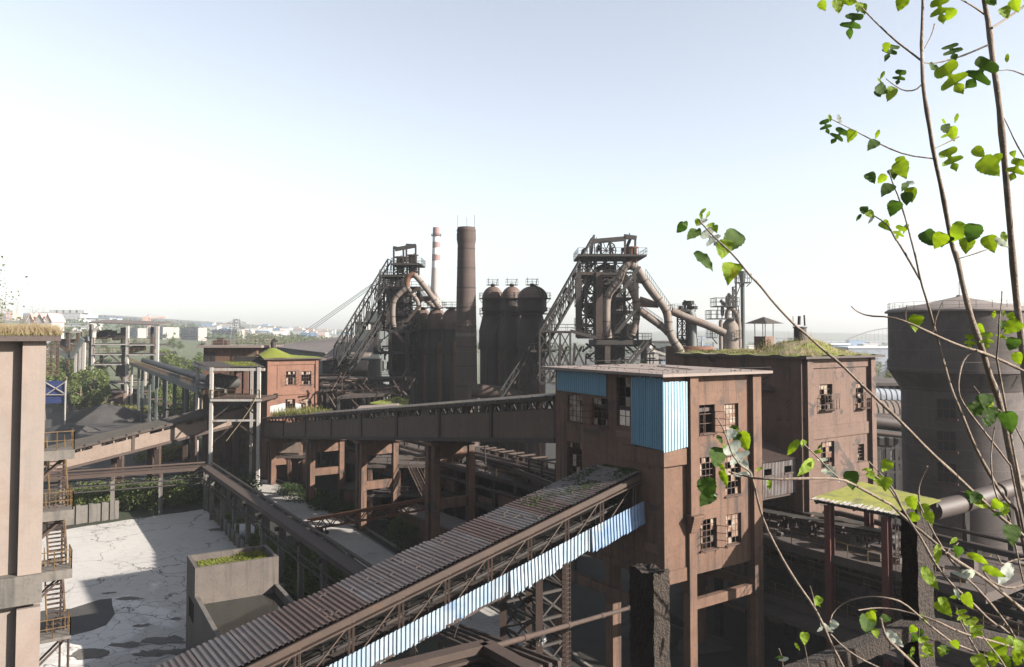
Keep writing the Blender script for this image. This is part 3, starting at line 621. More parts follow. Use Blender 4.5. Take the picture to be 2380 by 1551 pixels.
def gallery(name, label, A, B, hA, hB, segs, depth, m, roofm, rise, legs, seed, group=None):
    r = random.Random(seed); t = thing(name, label, 'conveyor bridge', (A.x, A.y, 0), group); L = (B-A).length
    d = (B-A).normalized(); hd = V3((d.x, d.y, 0)).normalized(); n_in = V3((-hd.y, hd.x, 0))
    if n_in.y < 0: n_in = -n_in
    s = MB(); b = MB(); gallery_side(s, b, A, B, hA, hB, segs, -n_in, rnd=r)
    gallery_side(s, b, A+n_in*depth, B+n_in*depth, hA, hB, segs, n_in, rnd=r)
    s.quad(A, A+n_in*depth, B+n_in*depth, B)
    s.build('side_wall', m, t); b.build('strut', M_['steel'], t)
    T = lambda q, h: q + UZ*h
    rf = MB(); e = .45
    a0, b0 = T(A-n_in*e, hA), T(B-n_in*e, hB); a1, b1 = T(A+n_in*depth*.5, hA+rise), T(B+n_in*depth*.5, hB+rise); a2, b2 = T(A+n_in*(depth+e), hA), T(B+n_in*(depth+e), hB)
    rf.hexa((a0, b0, b1, a1), (a0+UZ*.2, b0+UZ*.2, b1+UZ*.2, a1+UZ*.2)) ; rf.hexa((a1, b1, b2, a2), (a1+UZ*.2, b1+UZ*.2, b2+UZ*.2, a2+UZ*.2))
    rr = rf.build('roof', roofm, t)
    bk = MB(); k = int(L/2.2)
    for i in range(k): q = A.lerp(B, (i+.5)/k)+UZ*(hA+(hB-hA)*(i+.5)/k); bk.bar(q-n_in*(e+.05)+UZ*.02, q-n_in*(e+.05)+UZ*.30, .55, .12)
    for sd_ in (-.1, depth+.1): bk.bar(A+n_in*sd_-UZ*.2, B+n_in*sd_-UZ*.2, .3, .45)
    bk.bar(A-n_in*(e)+UZ*(hA-.12), B-n_in*(e)+UZ*(hB-.12), .12, .2)
    k = int(L/11)
    for i in range(k+1): q = A.lerp(B, i/k); bk.bar(q-n_in*.08, q-n_in*.08+UZ*(hA+(hB-hA)*i/k), .5, .16, up=n_in)
    bk.build('frame_beam', M_['steel2'], t)
    return t, n_in
A0, A1 = at(112, 1098, 136), at(640, 962, 162)
GA, nA = gallery('conveyor_gallery', 'buff panelled conveyor gallery rising from the fire stair behind the yard bushes', A0, A1, 3.05, 3.1, [(.03,.17),(.20,.36),(.40,.52),(.56,.74)], 5.5, M_['galleryA'], M_['tar'], .9, None, 4)
for px in (345, 262, 430, 540):
    f = (px-112)/528; p = A0.lerp(A1, f)
    for o in (.3, 5.0):
        q = p + nA*o; mb = MB(); mb.fbox(V3((q.x,q.y,0)), V3((1,0,0)), V3((0,1,0)), UZ, -.45,.45,-.45,.45, 0, p.z-.45); mb.build('leg', M_['steel2'], GA)
    mb = MB(); mb.bar(p+nA*-.2-UZ*.7, p+nA*5.7-UZ*.7, .7, .55); mb.build('cross_beam', M_['steel2'], GA)
# ================================================================== main transfer tower
C0 = at(1545, 1353, 60.0); C0 = V3((C0.x, C0.y, 0)); WV, WU = 11.1, 13.45
fR = Face(C0, VD, UD*-1); fL = Face(C0 + UD*WU, UD*-1, VD*-1)
zB = fR.uv(1548, 1353)[1]; zT = fR.uv(1549, 875)[1]
TW = thing('transfer_tower', 'tall rust brown transfer tower with blue sheet cladding standing on columns', 'building', C0)
HR = [fR.rect(zb, *q) for q in ((1115,378,1222,575), (1288,370,1385,553), (1120,738,1228,1000), (1295,728,1402,1000), (1125,1165,1235,1375), (1300,1130,1405,1335))]
HL = [fL.rect(zb, *q) for q in ((205,312,305,495), (373,333,484,522), (545,190,640,525), (204,640,305,888))]
mb = MB(); wall_face(mb, fR, WV, zB, zT, HR); wall_face(mb, fL, WU, zB, zT, HL)
bR = Face(C0 + VD*WV, UD, VD); bL = Face(C0 + VD*WV + UD*WU, VD*-1, UD)
wall_face(mb, bR, WU, zB, zT, [(6, 9, zB+4, zB+8)]); wall_face(mb, bL, WV, zB, zT, [(2,5,zB+9,zB+12)])
P = lambda a, b, z: C0 + VD*a + UD*b + UZ*z
mb.quad(P(0,0,zB), P(0,WU,zB), P(WV,WU,zB), P(WV,0,zB))
mb.build('wall', M_['wall'], TW)
mb = MB()
for z in (zB+4.4, zB+8.9, zB+12.6): mb.fbox(C0, VD, UD, UZ, .36, WV-.36, .36, WU-.36, z, z+.3)
mb.build('floor', M_['slab'], TW)
for i, (h, kw) in enumerate(zip(HR, (dict(cols=2, rows=3, keep=0, casement=True), dict(cols=4, rows=5, keep=.9), dict(cols=4, rows=6, keep=.35), dict(cols=4, rows=6, keep=.35), dict(cols=4, rows=5, keep=.3, casement=True), dict(cols=4, rows=5, keep=.7)))):
    window(fR, h, TW, seed=i, **kw)
for i, (h, kw) in enumerate(zip(HL, (dict(cols=4, rows=5, keep=.85), dict(cols=4, rows=4, keep=.25, casement=True), dict(cols=2, rows=5, keep=.2, sill=False), dict(cols=4, rows=6, keep=.2)))):
    window(fL, h, TW, seed=20+i, **kw)
# pilasters, bands, bracket
mb = MB(); ap0, ap1 = fR.uv(1594, 1100)[0], fR.uv(1613, 1100)[0]; zbk = fR.uv(1600, 1195)[1]; zbk2 = fR.uv(1600,1275-40)[1]
fR.boxo(mb, ap0, ap1, zbk, zT-.003, 0, .55); mb.build('pilaster', M_['wall'], TW)
mb = MB(); fR.boxo(mb, ap0+.06, ap1-.06, 0, zbk2, -.42, .28); mb.build('column', M_['wall'], TW)
mb = MB(); aw0, aw1 = ap0-.12, ap1+.22
for k in range(6): f = k/6; fR.boxo(mb, aw0+.03*k, aw1-.05*k, zbk-(zbk-zbk2)*(k+1)/6, zbk-(zbk-zbk2)*k/6-.003, 0, .95-.09*k)
mb.build('bracket', M_['wall'], TW)
ar0 = fR.uv(1743, 1100)[0]
mb = MB(); fR.boxo(mb, ar0, WV+.03, 0, zT-.003, -.44, .42); mb.build('column', M_['wall'], TW)
for (a, b) in ((WV-.5, WU-.5), (.1, WU-.5), (WV-.5, 6.2), (.35, 6.2)):
    mb = MB(); mb.fbox(C0, VD, UD, UZ, a-.45, a+.45, b-.45, b+.45, 0, zB-.003); mb.build('column', M_['wall'], TW)
mb = MB()
zc1 = fR.uv(1675, 1385)[1]
fR.boxo(mb, ap1, ar0, zc1-.45, zc1+.3, -.3, .2); fL.boxo(mb, .6, WU-.3, zc1-.5, zc1+.3, -.3, .2); bR.boxo(mb, .5, WU-1, zc1-.45, zc1+.3, -.3, .1)
fL.boxo(mb, 0, WU, zB+.004, zB+.5, 0, .12); fR.boxo(mb, -.1, ap0-.01, zB-.25, zB+.75, 0, .10)
mb.build('beam', M_['wall'], TW)
# projecting bay with blue sheets
x0 = fL.uv(1473, 950)[0]; zbay0 = fL.uv(1541, 1046)[1]; zbay1 = fL.uv(1541, 878)[1]
mb = MB(); z_l = fL.uv(1473,1031)[1]
mb.corr(fL.p(x0,zbay0+.15,.3), fL.p(WU+.30,zbay0,.3), fL.p(WU+.30,zT-.12,.3), fL.p(x0,zT-.15,.3), 15, .05, VD*-1, jag=.10, seed=3)
mb.build('cladding', M_['blue'], TW)
mb = MB(); mb.corr(fR.p(-.30,zbay0-.15,.32), fR.p(ap0-.12,zbay0+.1,.32), fR.p(ap0-.12,zT-.45,.32), fR.p(-.30,zT-.4,.32), 8, .05, UD*-1, jag=.03, seed=4)
mb.build('cladding', M_['blue_sunlit'], TW)
mb = MB(); mb.fbox(C0, VD, UD, UZ, -.27, ap0-.14, -.28, 4.6, zbay0-1.25, zbay0-.02); mb.build('bay_base', M_['wall'], TW)
q = fL.rect(zb, 140,150,480,300); mb = MB()
mb.corr(fL.p(q[0],q[2]+.1,.10), fL.p(q[1],q[2]-.05,.10), fL.p(q[1],q[3]-.1,.10), fL.p(q[0],q[3]+.15,.10), 24, .05, VD*-1, jag=.05, seed=5)
mb.build('cladding', M_['blue'], TW)
# broken plaster showing brick
mb = MB(); r = random.Random(4)
zz = zbk
while zz < zT-1.5: h = r.uniform(.2,.6); a = ap1+.05; fR.boxo(mb, a+.0, a+r.uniform(.12,.42), zz, zz+h-.01, -.001, .012+.01*r.random()); zz += h
fL.boxo(mb, *fL.rect(zb,540,555,648,605), .0, .02); fL.boxo(mb, *fL.rect(zb,742,1335,825,1395), .0, .02)
mb.build('exposed_brick', M_['brick'], TW)
# roof slab
Q = [P(-1.0,-.95,zT), P(WV+.9,-.95,zT-.05), P(WV+.9,WU+1,zT+.1), P(-1.0,WU+1,zT+.1)]
mb = MB(); mb.slab([p+UZ*.22 for p in Q], .218); rf = mb.build('roof', M_['roofpitch'], TW)
mb = MB(); r = random.Random(12)
for i in range(190):
    a, b = r.uniform(-.8, WV+.7), r.uniform(-.7, WU+.8); s = r.uniform(.02,.07)
    if math.sin(a*.9)*math.cos(b*.7)+r.random() < .55: continue
    z = zT+.218+.1*max(0,b)/WU; mb.fbox(P(a,b,z), VD, UD, UZ, -s, s*r.uniform(.6,2), -s, s*1.3, -.02, s*.9)
for k in range(2): mb.bar(P(6+k*.4,2.5+k,zT+.3), P(7.5+k*.4,7.5+k,zT+.34), .12, .06)
mb.build('debris', M_['slab'], rf)['kind'] = 'stuff'
mb = MB(); mb.rail([P(-.9,-.85,zT+.2), P(WV+.8,-.85,zT+.16)], .32, 2.6, .025, False); mb.rail([P(-.9,-.85,zT+.2), P(-.9,WU+.9,zT+.3)], .32, 2.6, .025, False); mb.rail([P(-.9,WU+.9,zT+.3), P(WV+.8,WU+.9,zT+.3)], .4, 2.6, .025, False)
mb.build('lightning_wire', M_['steel'], rf)
# ================================================================== mossy roofed building behind on the right
D0 = at(1870, 980, 74.0); D0 = V3((D0.x, D0.y, 0)); XV, XU = 11.4, 15.6
gR = Face(D0, VD, UD*-1); gL = Face(D0 + UD*XU, UD*-1, VD*-1)
yT = gR.uv(1872, 834)[1]; y0 = gR.uv(1880, 1150)[1] - 6
RB = thing('red_concrete_building', 'red brown concrete building with a mossy roof and two roof vents', 'building', D0)
H2 = [gR.rect(zr, *q) for q in ((541,460,640,662), (822,450,880,650), (553,905,655,1118), (836,925,886,1055))]
mb = MB(); wall_face(mb, gR, XV, 0, yT, H2); wall_face(mb, gL, XU, 0, yT, []); wall_face(mb, Face(D0+VD*XV, UD, VD), XU, 0, yT, []); wall_face(mb, Face(D0+VD*XV+UD*XU, VD*-1, UD), XV, 0, yT, [])
mb.build('wall', M_['wall2'], RB)
for i, h in enumerate(H2): window(gR, h, RB, 4 if i % 2 == 0 else 2, 5, .35, casement=False, seed=40+i)
for h in (H2[0], H2[1]):
    mb = MB(); a, b, c, d = h; gR.boxo(mb, a-.02, b+.25, c+.05, c+.11, .02, .62)
    for k in range(6): u = a+(b+.2-a)*k/5; mb.bar(gR.p(u,c+.08,.6), gR.p(u,c+(d-c)*.6,.6), .05)
    for q_ in (.3, .6): mb.bar(gR.p(a,c+(d-c)*q_,.6), gR.p(b+.2,c+(d-c)*q_,.6), .05)
    for u in (a, b+.2): mb.bar(gR.p(u,c+.08,.02), gR.p(u,c+.08,.6), .05); mb.bar(gR.p(u,c+(d-c)*.6,.02), gR.p(u,c+(d-c)*.6,.6), .05)
    gR.boxo(mb, (a+b)/2-.1, b+.25, c+(d-c)*.42, c+(d-c)*.66, .63, .66); mb.build('window_grille', M_['frame'], RB)
mb = MB()
for a0_, a1_ in ((-.02, .85), (XV-.75, XV+.03)): gR.boxo(mb, a0_, a1_, 0, yT-.004, 0, .42)
for a0_, a1_ in ((XU-1.1, XU+.0), (-.02, .9)): gL.boxo(mb, a0_, a1_, 0, yT-.004, 0, .40)
mb.build('pilaster', M_['wall2'], RB)
zz = [gR.uv(*zr(650,y))[1] for y in (330, 255, 870, 775)]
mb = MB(); gR.boxo(mb, .86, XV-.76, zz[0], yT-.006, 0, .16); gR.boxo(mb, .86, XV-.76, zz[2], zz[3], 0, .14); gL.boxo(mb, .91, XU-1.11, zz[0]+.1, yT-.006, 0, .14); gL.boxo(mb, .91, XU-1.11, zz[2], zz[3], 0, .12)
zq_ = gR.uv(*zr(650,1200))[1]; gR.boxo(mb, .86, XV-.76, zq_, zq_+1.3, 0, .12)
mb.build('band', M_['wall2'], RB)
mb = MB(); a, z = gL.uv(1790, 904); mb.tube([gL.p(a-4,z+.1,.55), gL.p(a,z,.55), gL.p(a+.25,z-.1,.3), gL.p(a+.3,z-.1,-.1)], .28, 10); mb.build('wall_pipe', M_['pipe'], RB, smooth=50)
# roof: a mossy hip with a hump
mb = MB(); n1, n2 = 20, 24; r = random.Random(6)
PB = lambda a, b, z: D0 + VD*a + UD*b + UZ*z
for i in range(n1+1):
    for j in range(n2+1):
        a = -.9 + (XV+1.8)*i/n1; b = -.9 + (XU+1.8)*j/n2; e = min(i, n1-i, j, n2-j)
        f = sstep(0, 1, 1 - math.hypot((a-5.8)/6.4, (b-4.2)/5.2)); z = yT + .25 + 1.6*f + .10*math.sin(a*2.3)*math.sin(b*1.9) + .15*math.sin(i*.9)*math.sin(j*.7)*(e > 0) + (r.uniform(-.06,.06) if e else 0) + .35*(b/XU)*(i/n1)
        mb.v.append(tuple(PB(a, b, z)))
for i in range(n1):
    for j in range(n2): p = i*(n2+1)+j; mb.f.append((p, p+n2+1, p+n2+2, p+1))
RF = mb.build('roof', M_['moss_dry'], RB, smooth=50)
mb = MB(); mb.fbox(D0, VD, UD, UZ, -.95, XV+.95, -.95, XU+.95, yT, yT+.22); mb.build('roof_edge', M_['slab'], RB)
mb = MB(); r = random.Random(16); pts = []
for i in range(900):
    a, b = r.uniform(-.6, XV), r.uniform(-.6, XU)
    f = sstep(0, 1, 1 - math.hypot((a-5.8)/6.4, (b-4.2)/5.2)); pts.append(PB(a, b, yT+.24+1.6*f+.2*(b/XU)))
grass_tufts(mb, pts[:760], .26, r, 5, .02, .8); mb.build('grass', M_['grass'], RF)['kind'] = 'stuff'
mb = MB(); pts = [PB(a, b, yT+.24+1.6*sstep(0, 1, 1 - math.hypot((a-5.8)/6.4, (b-4.2)/5.2))) for a, b in [(r.uniform(.5, 8), r.uniform(-.3, 12)) for i in range(420)]]
grass_tufts(mb, pts[:300], .45, r, 4, .012, .6); grass_tufts(mb, pts[300:], 1.1, r, 2, .010, .3); mb.build('dry_stalks', M_['straw'], RF)['kind'] = 'stuff'
pv = onp(1860, 800, PB(5.8,4.2,0), V3((1,0,0)))
mb = MB(); mb.lathe((pv.x,pv.y,yT+1.4), [(.62,0),(.62,1.55),(.7,1.55),(.7,1.7),(.5,1.7)], 14); mb.tube([V3((pv.x-.1,pv.y,yT+3.3)), V3((pv.x-.05,pv.y,yT+4.2))], .16, 6); mb.tube([V3((pv.x+.5,pv.y,yT+3.2)), V3((pv.x+.45,pv.y,yT+4.3))], .09, 6); mb.bar(V3((pv.x-.7,pv.y,yT+3)), V3((pv.x-.72,pv.y,yT+4.2)), .05)
mb.build('vent', M_['steel'], RB, smooth=40)
pv = onp(1776, 800, PB(4,11.5,0), V3((1,0,0)))
mb = MB(); mb.fbox(V3((pv.x,pv.y,yT+.2)), VD, UD, UZ, -.75,.75,-.75,.75,0,1.9)
for s1 in (-.68,.68):
    for s2 in (-.68,.68): mb.bar(V3((pv.x,pv.y,yT+2))+VD*s1+UD*s2, V3((pv.x,pv.y,yT+3.5))+VD*s1+UD*s2, .07)
mb.build('vent_shaft', M_['brick'], RB)
mb = MB(); zt2 = yT+3.5; q = [V3((pv.x,pv.y,zt2))+VD*s1*1.5+UD*s2*1.5 for s1, s2 in ((-1,-1),(1,-1),(1,1),(-1,1))]; ap = V3((pv.x,pv.y,zt2+.75))
mb.poly(q[::-1])
for k in range(4): mb.poly([q[k], q[(k+1) % 4], ap])
mb.build('vent_cap', M_['tar'], RB)
mb = MB(); r = random.Random(2); leaf_cloud(mb, (pv.x-.1,pv.y-.8,yT+1.1), (.75,.5,1.0), 420, .09, r); mb.build('ivy', M_['foliage'], RB)
# ================================================================== corrugated link between the two
b1, b2 = 3.2, 6.6; zA = fR.uv(1700,1090)[1]
s0, s1 = bR.O + UD*b1, None
LN = thing('corrugated_passage', 'raised passage of rust streaked pale corrugated sheet linking the two red buildings', 'passage', (s0.x, s0.y, 0))
f3 = Face(s0 + VD*.02, VD, UD*-1); Lk = 9.65; zlo, zhi = f3.uv(1800,1153)[1], f3.uv(1800,1073)[1]
wn = [f3.rect(Z(2700,1600,1.9386), 690,535,752,585), f3.rect(Z(2700,1600,1.9386), 848,510,908,560)]
mb = MB(); nr = 46
for i in range(nr):
    for fa, fb, o in ((0,.45,0),(.45,.55,None),(.55,.9,.06),(.9,1,None)):
        a0_, a1_ = Lk*(i+fa)/nr, Lk*(i+fb)/nr; m = (a0_+a1_)/2
        oa, ob = (o, o) if o is not None else ((0,.06) if fa == .45 else (.06,0))
        zs2 = [zlo, zhi]
        for h in wn:
            if h[0] < m < h[1]: zs2 = [zlo, h[2], h[3], zhi]
        for k in range(0, len(zs2), 2): mb.quad(f3.p(a0_,zs2[k],oa), f3.p(a1_,zs2[k],ob), f3.p(a1_,zs2[k+1],ob), f3.p(a0_,zs2[k+1],oa))
mb.build('wall', M_['linkc'], LN)
mb = MB(); O = f3.O
mb.fbox(O, VD, UD, UZ, 0, Lk, .15, 3.4, zlo-.25, zlo); mb.fbox(O, VD, UD, UZ, 0, Lk, 3.2, 3.4, zlo, zhi)
for h in wn: f3.boxo(mb, h[0]-.08, h[1]+.08, h[2]-.14, h[2]-.02, .0, .14)
mb.build('floor', M_['steel2'], LN)
mb = MB(); mb.corr(f3.p(-.1,zhi+.02,.25), f3.p(Lk-.1,zhi+.02,.25), f3.p(Lk-.1,zhi+1.5,-4.2), f3.p(-.1,zhi+1.5,-4.2), 44, .06, UZ, seed=2); mb.build('roof', M_['corr'], LN)
# ================================================================== corrugated conveyor in front of the tower
N0 = fL.p(WU-2.49, 0); N0 = onp(1490, 1095, N0, UD); F0 = onp(1385, 1078, fL.p(WU-7.95, 0), UD)
N0 = onp(1490, 1097, N0, VD); F0 = onp(1385, 1080, F0, VD)
N1, F1 = onp(560, 1551, N0, VD), onp(360, 1551, F0, VD)
ext = 1.42; N1 = N0 + (N1-N0)*ext; F1 = F0 + (F1-F0)*ext*((N1-N0).dot(VD)/((F1-F0).dot(VD)*ext))
CV = thing('covered_conveyor', 'sloping conveyor under a brown corrugated roof with pale blue side sheets', 'conveyor', (N1.x, N1.y, 0))
L = (N1-N0).length; dv = (N1-N0).normalized(); cu = (F0-N0).normalized(); nz = cu.cross(dv).normalized(); nz = nz if nz.z > 0 else -nz
ns = 19; rs_ = random.Random(17)
for i in range(ns):
    f0_, f1_ = i/ns, (i+1)/ns + .002; up = nz*(.012*(i % 2) + rs_.uniform(0,.02)); sk = cu*rs_.uniform(-.08,.08); n_ = int(L/ns/.31)
    mb = MB(); mb.corr(N0.lerp(N1,f0_)+up+sk, N0.lerp(N1,f1_)+up+sk, F0.lerp(F1,f1_)+up+sk, F0.lerp(F1,f0_)+up+sk, n_, .08, nz, jag=.05, rows=5, prof=((0,0),(.30,0),(.42,1),(.86,1)), seed=8+i)
    mb.build('roof_sheet', M_[rs_.choice(['corr','corr','corr_grey','corr_rust','corr'])], CV)
mb = MB(); r = random.Random(23); pts = []
for i in range(900):
    f = r.random()**2.2*.20; g_ = r.uniform(.08,.95)
    if math.sin(f*60+g_*5)+math.sin(g_*11-f*31)+r.uniform(-.6,.6) < .15: continue
    pts.append(N0.lerp(N1,f).lerp(F0.lerp(F1,f), g_)+nz*.08)
grass_tufts(mb, pts, .12, r, 4, .06, 1.2); mb.build('moss', M_['foliage2'], CV)['kind'] = 'stuff'
mb = MB()
for i in range(60): f = r.uniform(0,.6); q = N0.lerp(N1,f).lerp(F0.lerp(F1,f), r.uniform(.05,.95))+nz*.1; mb.bar(q, q+dv*r.uniform(.1,.7)+cu*r.uniform(-.3,.3), r.uniform(.04,.16), .03)
mb.build('debris', M_['slab'], CV)['kind'] = 'stuff'
h0 = 3.0; out = UD*-1
mb = MB(); mb.bar(N0-UZ*.33+out*.05, N1-UZ*.33+out*.05, .16, .42); mb.bar(N0-UZ*.75, N1-UZ*.75, .3, .10); mb.bar(F0-UZ*.3, F1-UZ*.3, .2, .4)
k = int(L/3.4)
pts = [N0.lerp(N1, (i+.15)/k) for i in range(k)]; ptf = [F0.lerp(F1, (i+.15)/k) for i in range(k)]
mb.bar(N0-UZ*(h0+.35)+UD*.1, N1-UZ*(h0+.35)+UD*.1, .25, .4); mb.bar(F0-UZ*(h0+.35), F1-UZ*(h0+.35), .25, .4)
for i in range(k):
    for o in (0, .28): mb.bar(pts[i]-UZ*.5+dv*o+UD*.1, pts[i]-UZ*(h0+.3)+dv*o+UD*.1, .10, .12)
    mb.bar(ptf[i]-UZ*.3, ptf[i]-UZ*(h0+.3), .18)
    mb.bar(pts[i]-UZ*.55, ptf[i]-UZ*.45, .14, .2); mb.bar(pts[i]-UZ*(h0+.3), ptf[i]-UZ*(h0+.3), .18, .25)
    if i < k-1: mb.bar(pts[i]-UZ*.6+UD*.12+dv*.14, pts[i+1]-UZ*(h0+.1)+UD*.12+dv*.14, .09)
mb.build('frame', M_['steel2'], CV)
fw = (F0-N0)
mb = MB(); mb.hexa(*[[q-UZ*(h0+.18-t_) for q in (N0+fw*.04, N1+fw*.04, N1+fw*.96, N0+fw*.96)] for t_ in (0,.09)]); mb.build('floor', M_['slab'], CV)
mb = MB()
for dz, ww in ((1.9, .0), (2.65, .02)):
    prof = [(.24,.16),(.36,0),(.60,0),(.72,.16)]
    for (a, za_), (b, zb_) in zip(prof, prof[1:]): mb.quad(N0+fw*a-UZ*(dz-za_), N1+fw*a-UZ*(dz-za_), N1+fw*b-UZ*(dz-zb_), N0+fw*b-UZ*(dz-zb_))
mb.build('belt', M_['belt'], CV)
mb = MB(); k2 = int(L/1.5)
for i in range(k2):
    q = N0.lerp(N1, (i+.5)/k2); mb.bar(q+fw*.22-UZ*2.1, q+fw*.74-UZ*2.1, .09); mb.bar(q+fw*.23-UZ*1.7, q+fw*.23-UZ*2.9, .08); mb.bar(q+fw*.73-UZ*1.7, q+fw*.73-UZ*2.9, .08)
mb.bar(N0+fw*.22-UZ*2.3, N1+fw*.22-UZ*2.3, .1, .18); mb.bar(N0+fw*.74-UZ*2.3, N1+fw*.74-UZ*2.3, .1, .18); mb.bar(N0+fw*.1-UZ*1.8, N1+fw*.1-UZ*1.8, .05)
mb.build('roller_frame', M_['steel'], CV)
mb = MB(); mb.corr(F0-UZ*(h0+.6), F1-UZ*(h0+.6), F1-UZ*.6, F0-UZ*.6, int(L/.4), .05, UD, seed=9); mb.build('far_side_sheet', M_['steel'], CV)
# blue skirt, in stretches of different wear
def skirt(s0_, s1_, top0, bot0, top1, bot1, m, o, seed, jag, tilt=0):
    mb = MB(); a, b = N0+dv*s0_, N0+dv*s1_; n = max(2, int((s1_-s0_)/.31))
    mb.corr(a-UZ*top0+out*o, b-UZ*top1+out*o, b-UZ*bot1+out*(o+tilt), a-UZ*bot0+out*(o+tilt), n, .085, out, jag=jag, seed=seed, rows=4, prof=((0,0),(.62,0),(.70,1),(.92,1)))
    mb.build('side_sheet', m, CV)
skirt(-.15, 5.6, 2.2, 3.95, 2.22, 3.98, M_['skirt_blue'], .30, 1, .06, .12)
skirt(5.5, 8.6, 2.25, 3.8, 2.28, 3.82, M_['skirt'], .22, 2, .06)
skirt(8.5, 13.2, 2.24, 3.92, 2.28, 3.98, M_['skirt'], .30, 3, .10, .12)
skirt(13.1, 22, 2.32, 3.8, 2.33, 3.84, M_['skirt'], .22, 4, .03)
skirt(21.95, 31, 2.33, 3.82, 2.33, 3.85, M_['skirt'], .205, 5, .04)
skirt(30.9, L, 2.33, 3.85, 2.33, 3.85, M_['skirt'], .22, 6, .03)
mb = MB(); r = random.Random(3)                      # loose strips and grime along the lower edge
for i in range(70):
    s = r.uniform(9, L-2); q = N0+dv*s-UZ*r.uniform(3.65,3.8)+out*.3; mb.bar(q, q+dv*r.uniform(.2,1.0)+UZ*r.uniform(-.08,.06), .05, r.uniform(.04,.14))
for i in range(5): s = r.uniform(10, 25); q = N0+dv*s-UZ*3.7+out*.28; mb.bar(q, q-UZ*r.uniform(.5,1.3)+dv*r.uniform(-.6,.6), .04)
mb.build('torn_edge', M_['steel2'], CV)['kind'] = 'stuff'
# steel support tower of the conveyor
SP_ = thing('conveyor_trestle_tower', 'dark steel lattice support tower standing under the covered conveyor', 'support tower')
ss = (onp(1332, 1250, N0, VD)-N0).dot(dv) / 1.0
q0 = N0 + dv*(ss/max(.2, -dv.dot(VD)) if False else ss); q0 = V3((q0.x, q0.y, 0))
ztp = (N0+dv*ss).z-3.6
quad = [q0+UD*.2, q0+UD*4.8, q0+UD*4.8-VD*2.4, q0+UD*.2-VD*2.4]
LOC[SP_] = V3((q0.x,q0.y,0)); SP_.location = q0
for k, p in enumerate(quad):
    mb = MB(); mb.bar(p, p+UZ*(ztp if k in (0,1) else ztp-.5), .5, .5); mb.build('leg', M_['steel2'], SP_)
mb = MB(); lattice(mb, quad, .2, ztp-.4, 6, .05, .14, 2); mb.build('bracing', M_['steel'], SP_)
mb = MB(); p = quad[0]+out*.32
for k in range(34): mb.bar(p-VD*.22+UZ*(.5+k*.35), p+VD*.22+UZ*(.5+k*.35), .04) if .5+k*.35 < ztp else None
mb.bar(p-VD*.22, p-VD*.22+UZ*ztp, .05); mb.bar(p+VD*.22, p+VD*.22+UZ*ztp, .05); mb.build('ladder', M_['steel2'], SP_)
# ================================================================== long central gallery
G0 = at(1293, 1019.6, 76.0); Gd = at(640, 1012, 150.0)
GB0 = G0; GB1 = V3((G0.x-.568*92, G0.y+.823*92, 8.6)); hB0, hB1 = 3.95, 3.3
GB, nB = gallery('conveyor_gallery', 'long brown panelled conveyor gallery running from the brick tower to the blue clad tower', GB0, GB1, hB0, hB1,
    [(.005,.28),(.30,.49),(.515,.735),(.755,.98)], 6.0, M_['gallery'], M_['tar'], .35, None, 14)
def bent(t, px2, name='leg'):
    p = GB0.lerp(GB1, t)
    for o in (.3, 5.7):
        for dd in ((-.75, .75) if o < 1 else (-.1,)):
            q = p+nB*o+UD*dd; mb = MB(); mb.fbox(V3((q.x,q.y,0)), VD, UD, UZ, -.42,.42,-.38,.38, 0, p.z-.95); mb.build('leg', M_['wall'], GB)
    mb = MB(); zz = p.z-.55
    mb.fbox(V3((p.x,p.y,0)), nB, UD, UZ, -.5, 6.5, -1.1, 1.1, zz-.38, zz); mb.fbox(V3((p.x,p.y,0)), nB, UD, UZ, .7, 5.3, -.25, .25, zz-2.2, zz-.39)
    mb.fbox(V3((p.x,p.y,0)), nB, UD, UZ, .7, 5.3, -.28, .28, zz*.48-.6, zz*.48+.6); mb.build('cross_beam', M_['wall'], GB)
for t in (.274, .508, .733, .955): bent(t, 0)

# dark two storey bin house behind the central gallery
bo = V3((GB0.x, GB0.y, 0)) + nB*13 + UD*20
BN = thing('ore_bin_house', 'long dark open fronted ore bin house behind the columns of the central gallery', 'building', bo)
bx = lambda a, b, z: bo + UD*a + nB*b + UZ*z
LB_ = 62
for k in range(13):
    for b in (0, 6.5): mb = MB(); mb.fbox(bx(k*LB_/12, b, 0), UD, nB, UZ, -.35, .35, -.35, .35, 0, 8.2); mb.build('column', M_['steel2'] if b == 0 else M_['dark'], BN)
for z in (3.9, 8.2): mb = MB(); mb.fbox(bo, UD, nB, UZ, -.8, LB_+.8, -.7, 8, z, z+.55); mb.build('floor', M_['slab'], BN)
mb = MB(); mb.fbox(bo, UD, nB, UZ, -.5, LB_+.5, 7.2, 7.5, 0, 8.2); mb.build('rear_wall', M_['dark'], BN)
for k in range(0, 12, 1):
    if k in (3, 7): continue
    mb = MB(); q = k*LB_/12; h = (1.2, 2.4, .8, 0, 2.0, 3.0, 1.2, 0, 2.2, 1.0, 2.6, 1.4)[k]
    mb.fbox(bo, UD, nB, UZ, q+.36, q+LB_/12-.36, .1, .35, 4.46, 4.46+h); mb.build('parapet', M_['brick' if k % 3 else 'slab'], BN)
mb = MB(); mb.rail([bx(-.7,-.6,8.75), bx(LB_+.7,-.6,8.75)], 1.1, 2.0, .05); mb.rail([bx(10,-.6,4.45), bx(40,-.6,4.45)], 1.1, 2.0, .05); mb.build('railing', M_['yellow'], BN)
r = random.Random(8); mb = MB()
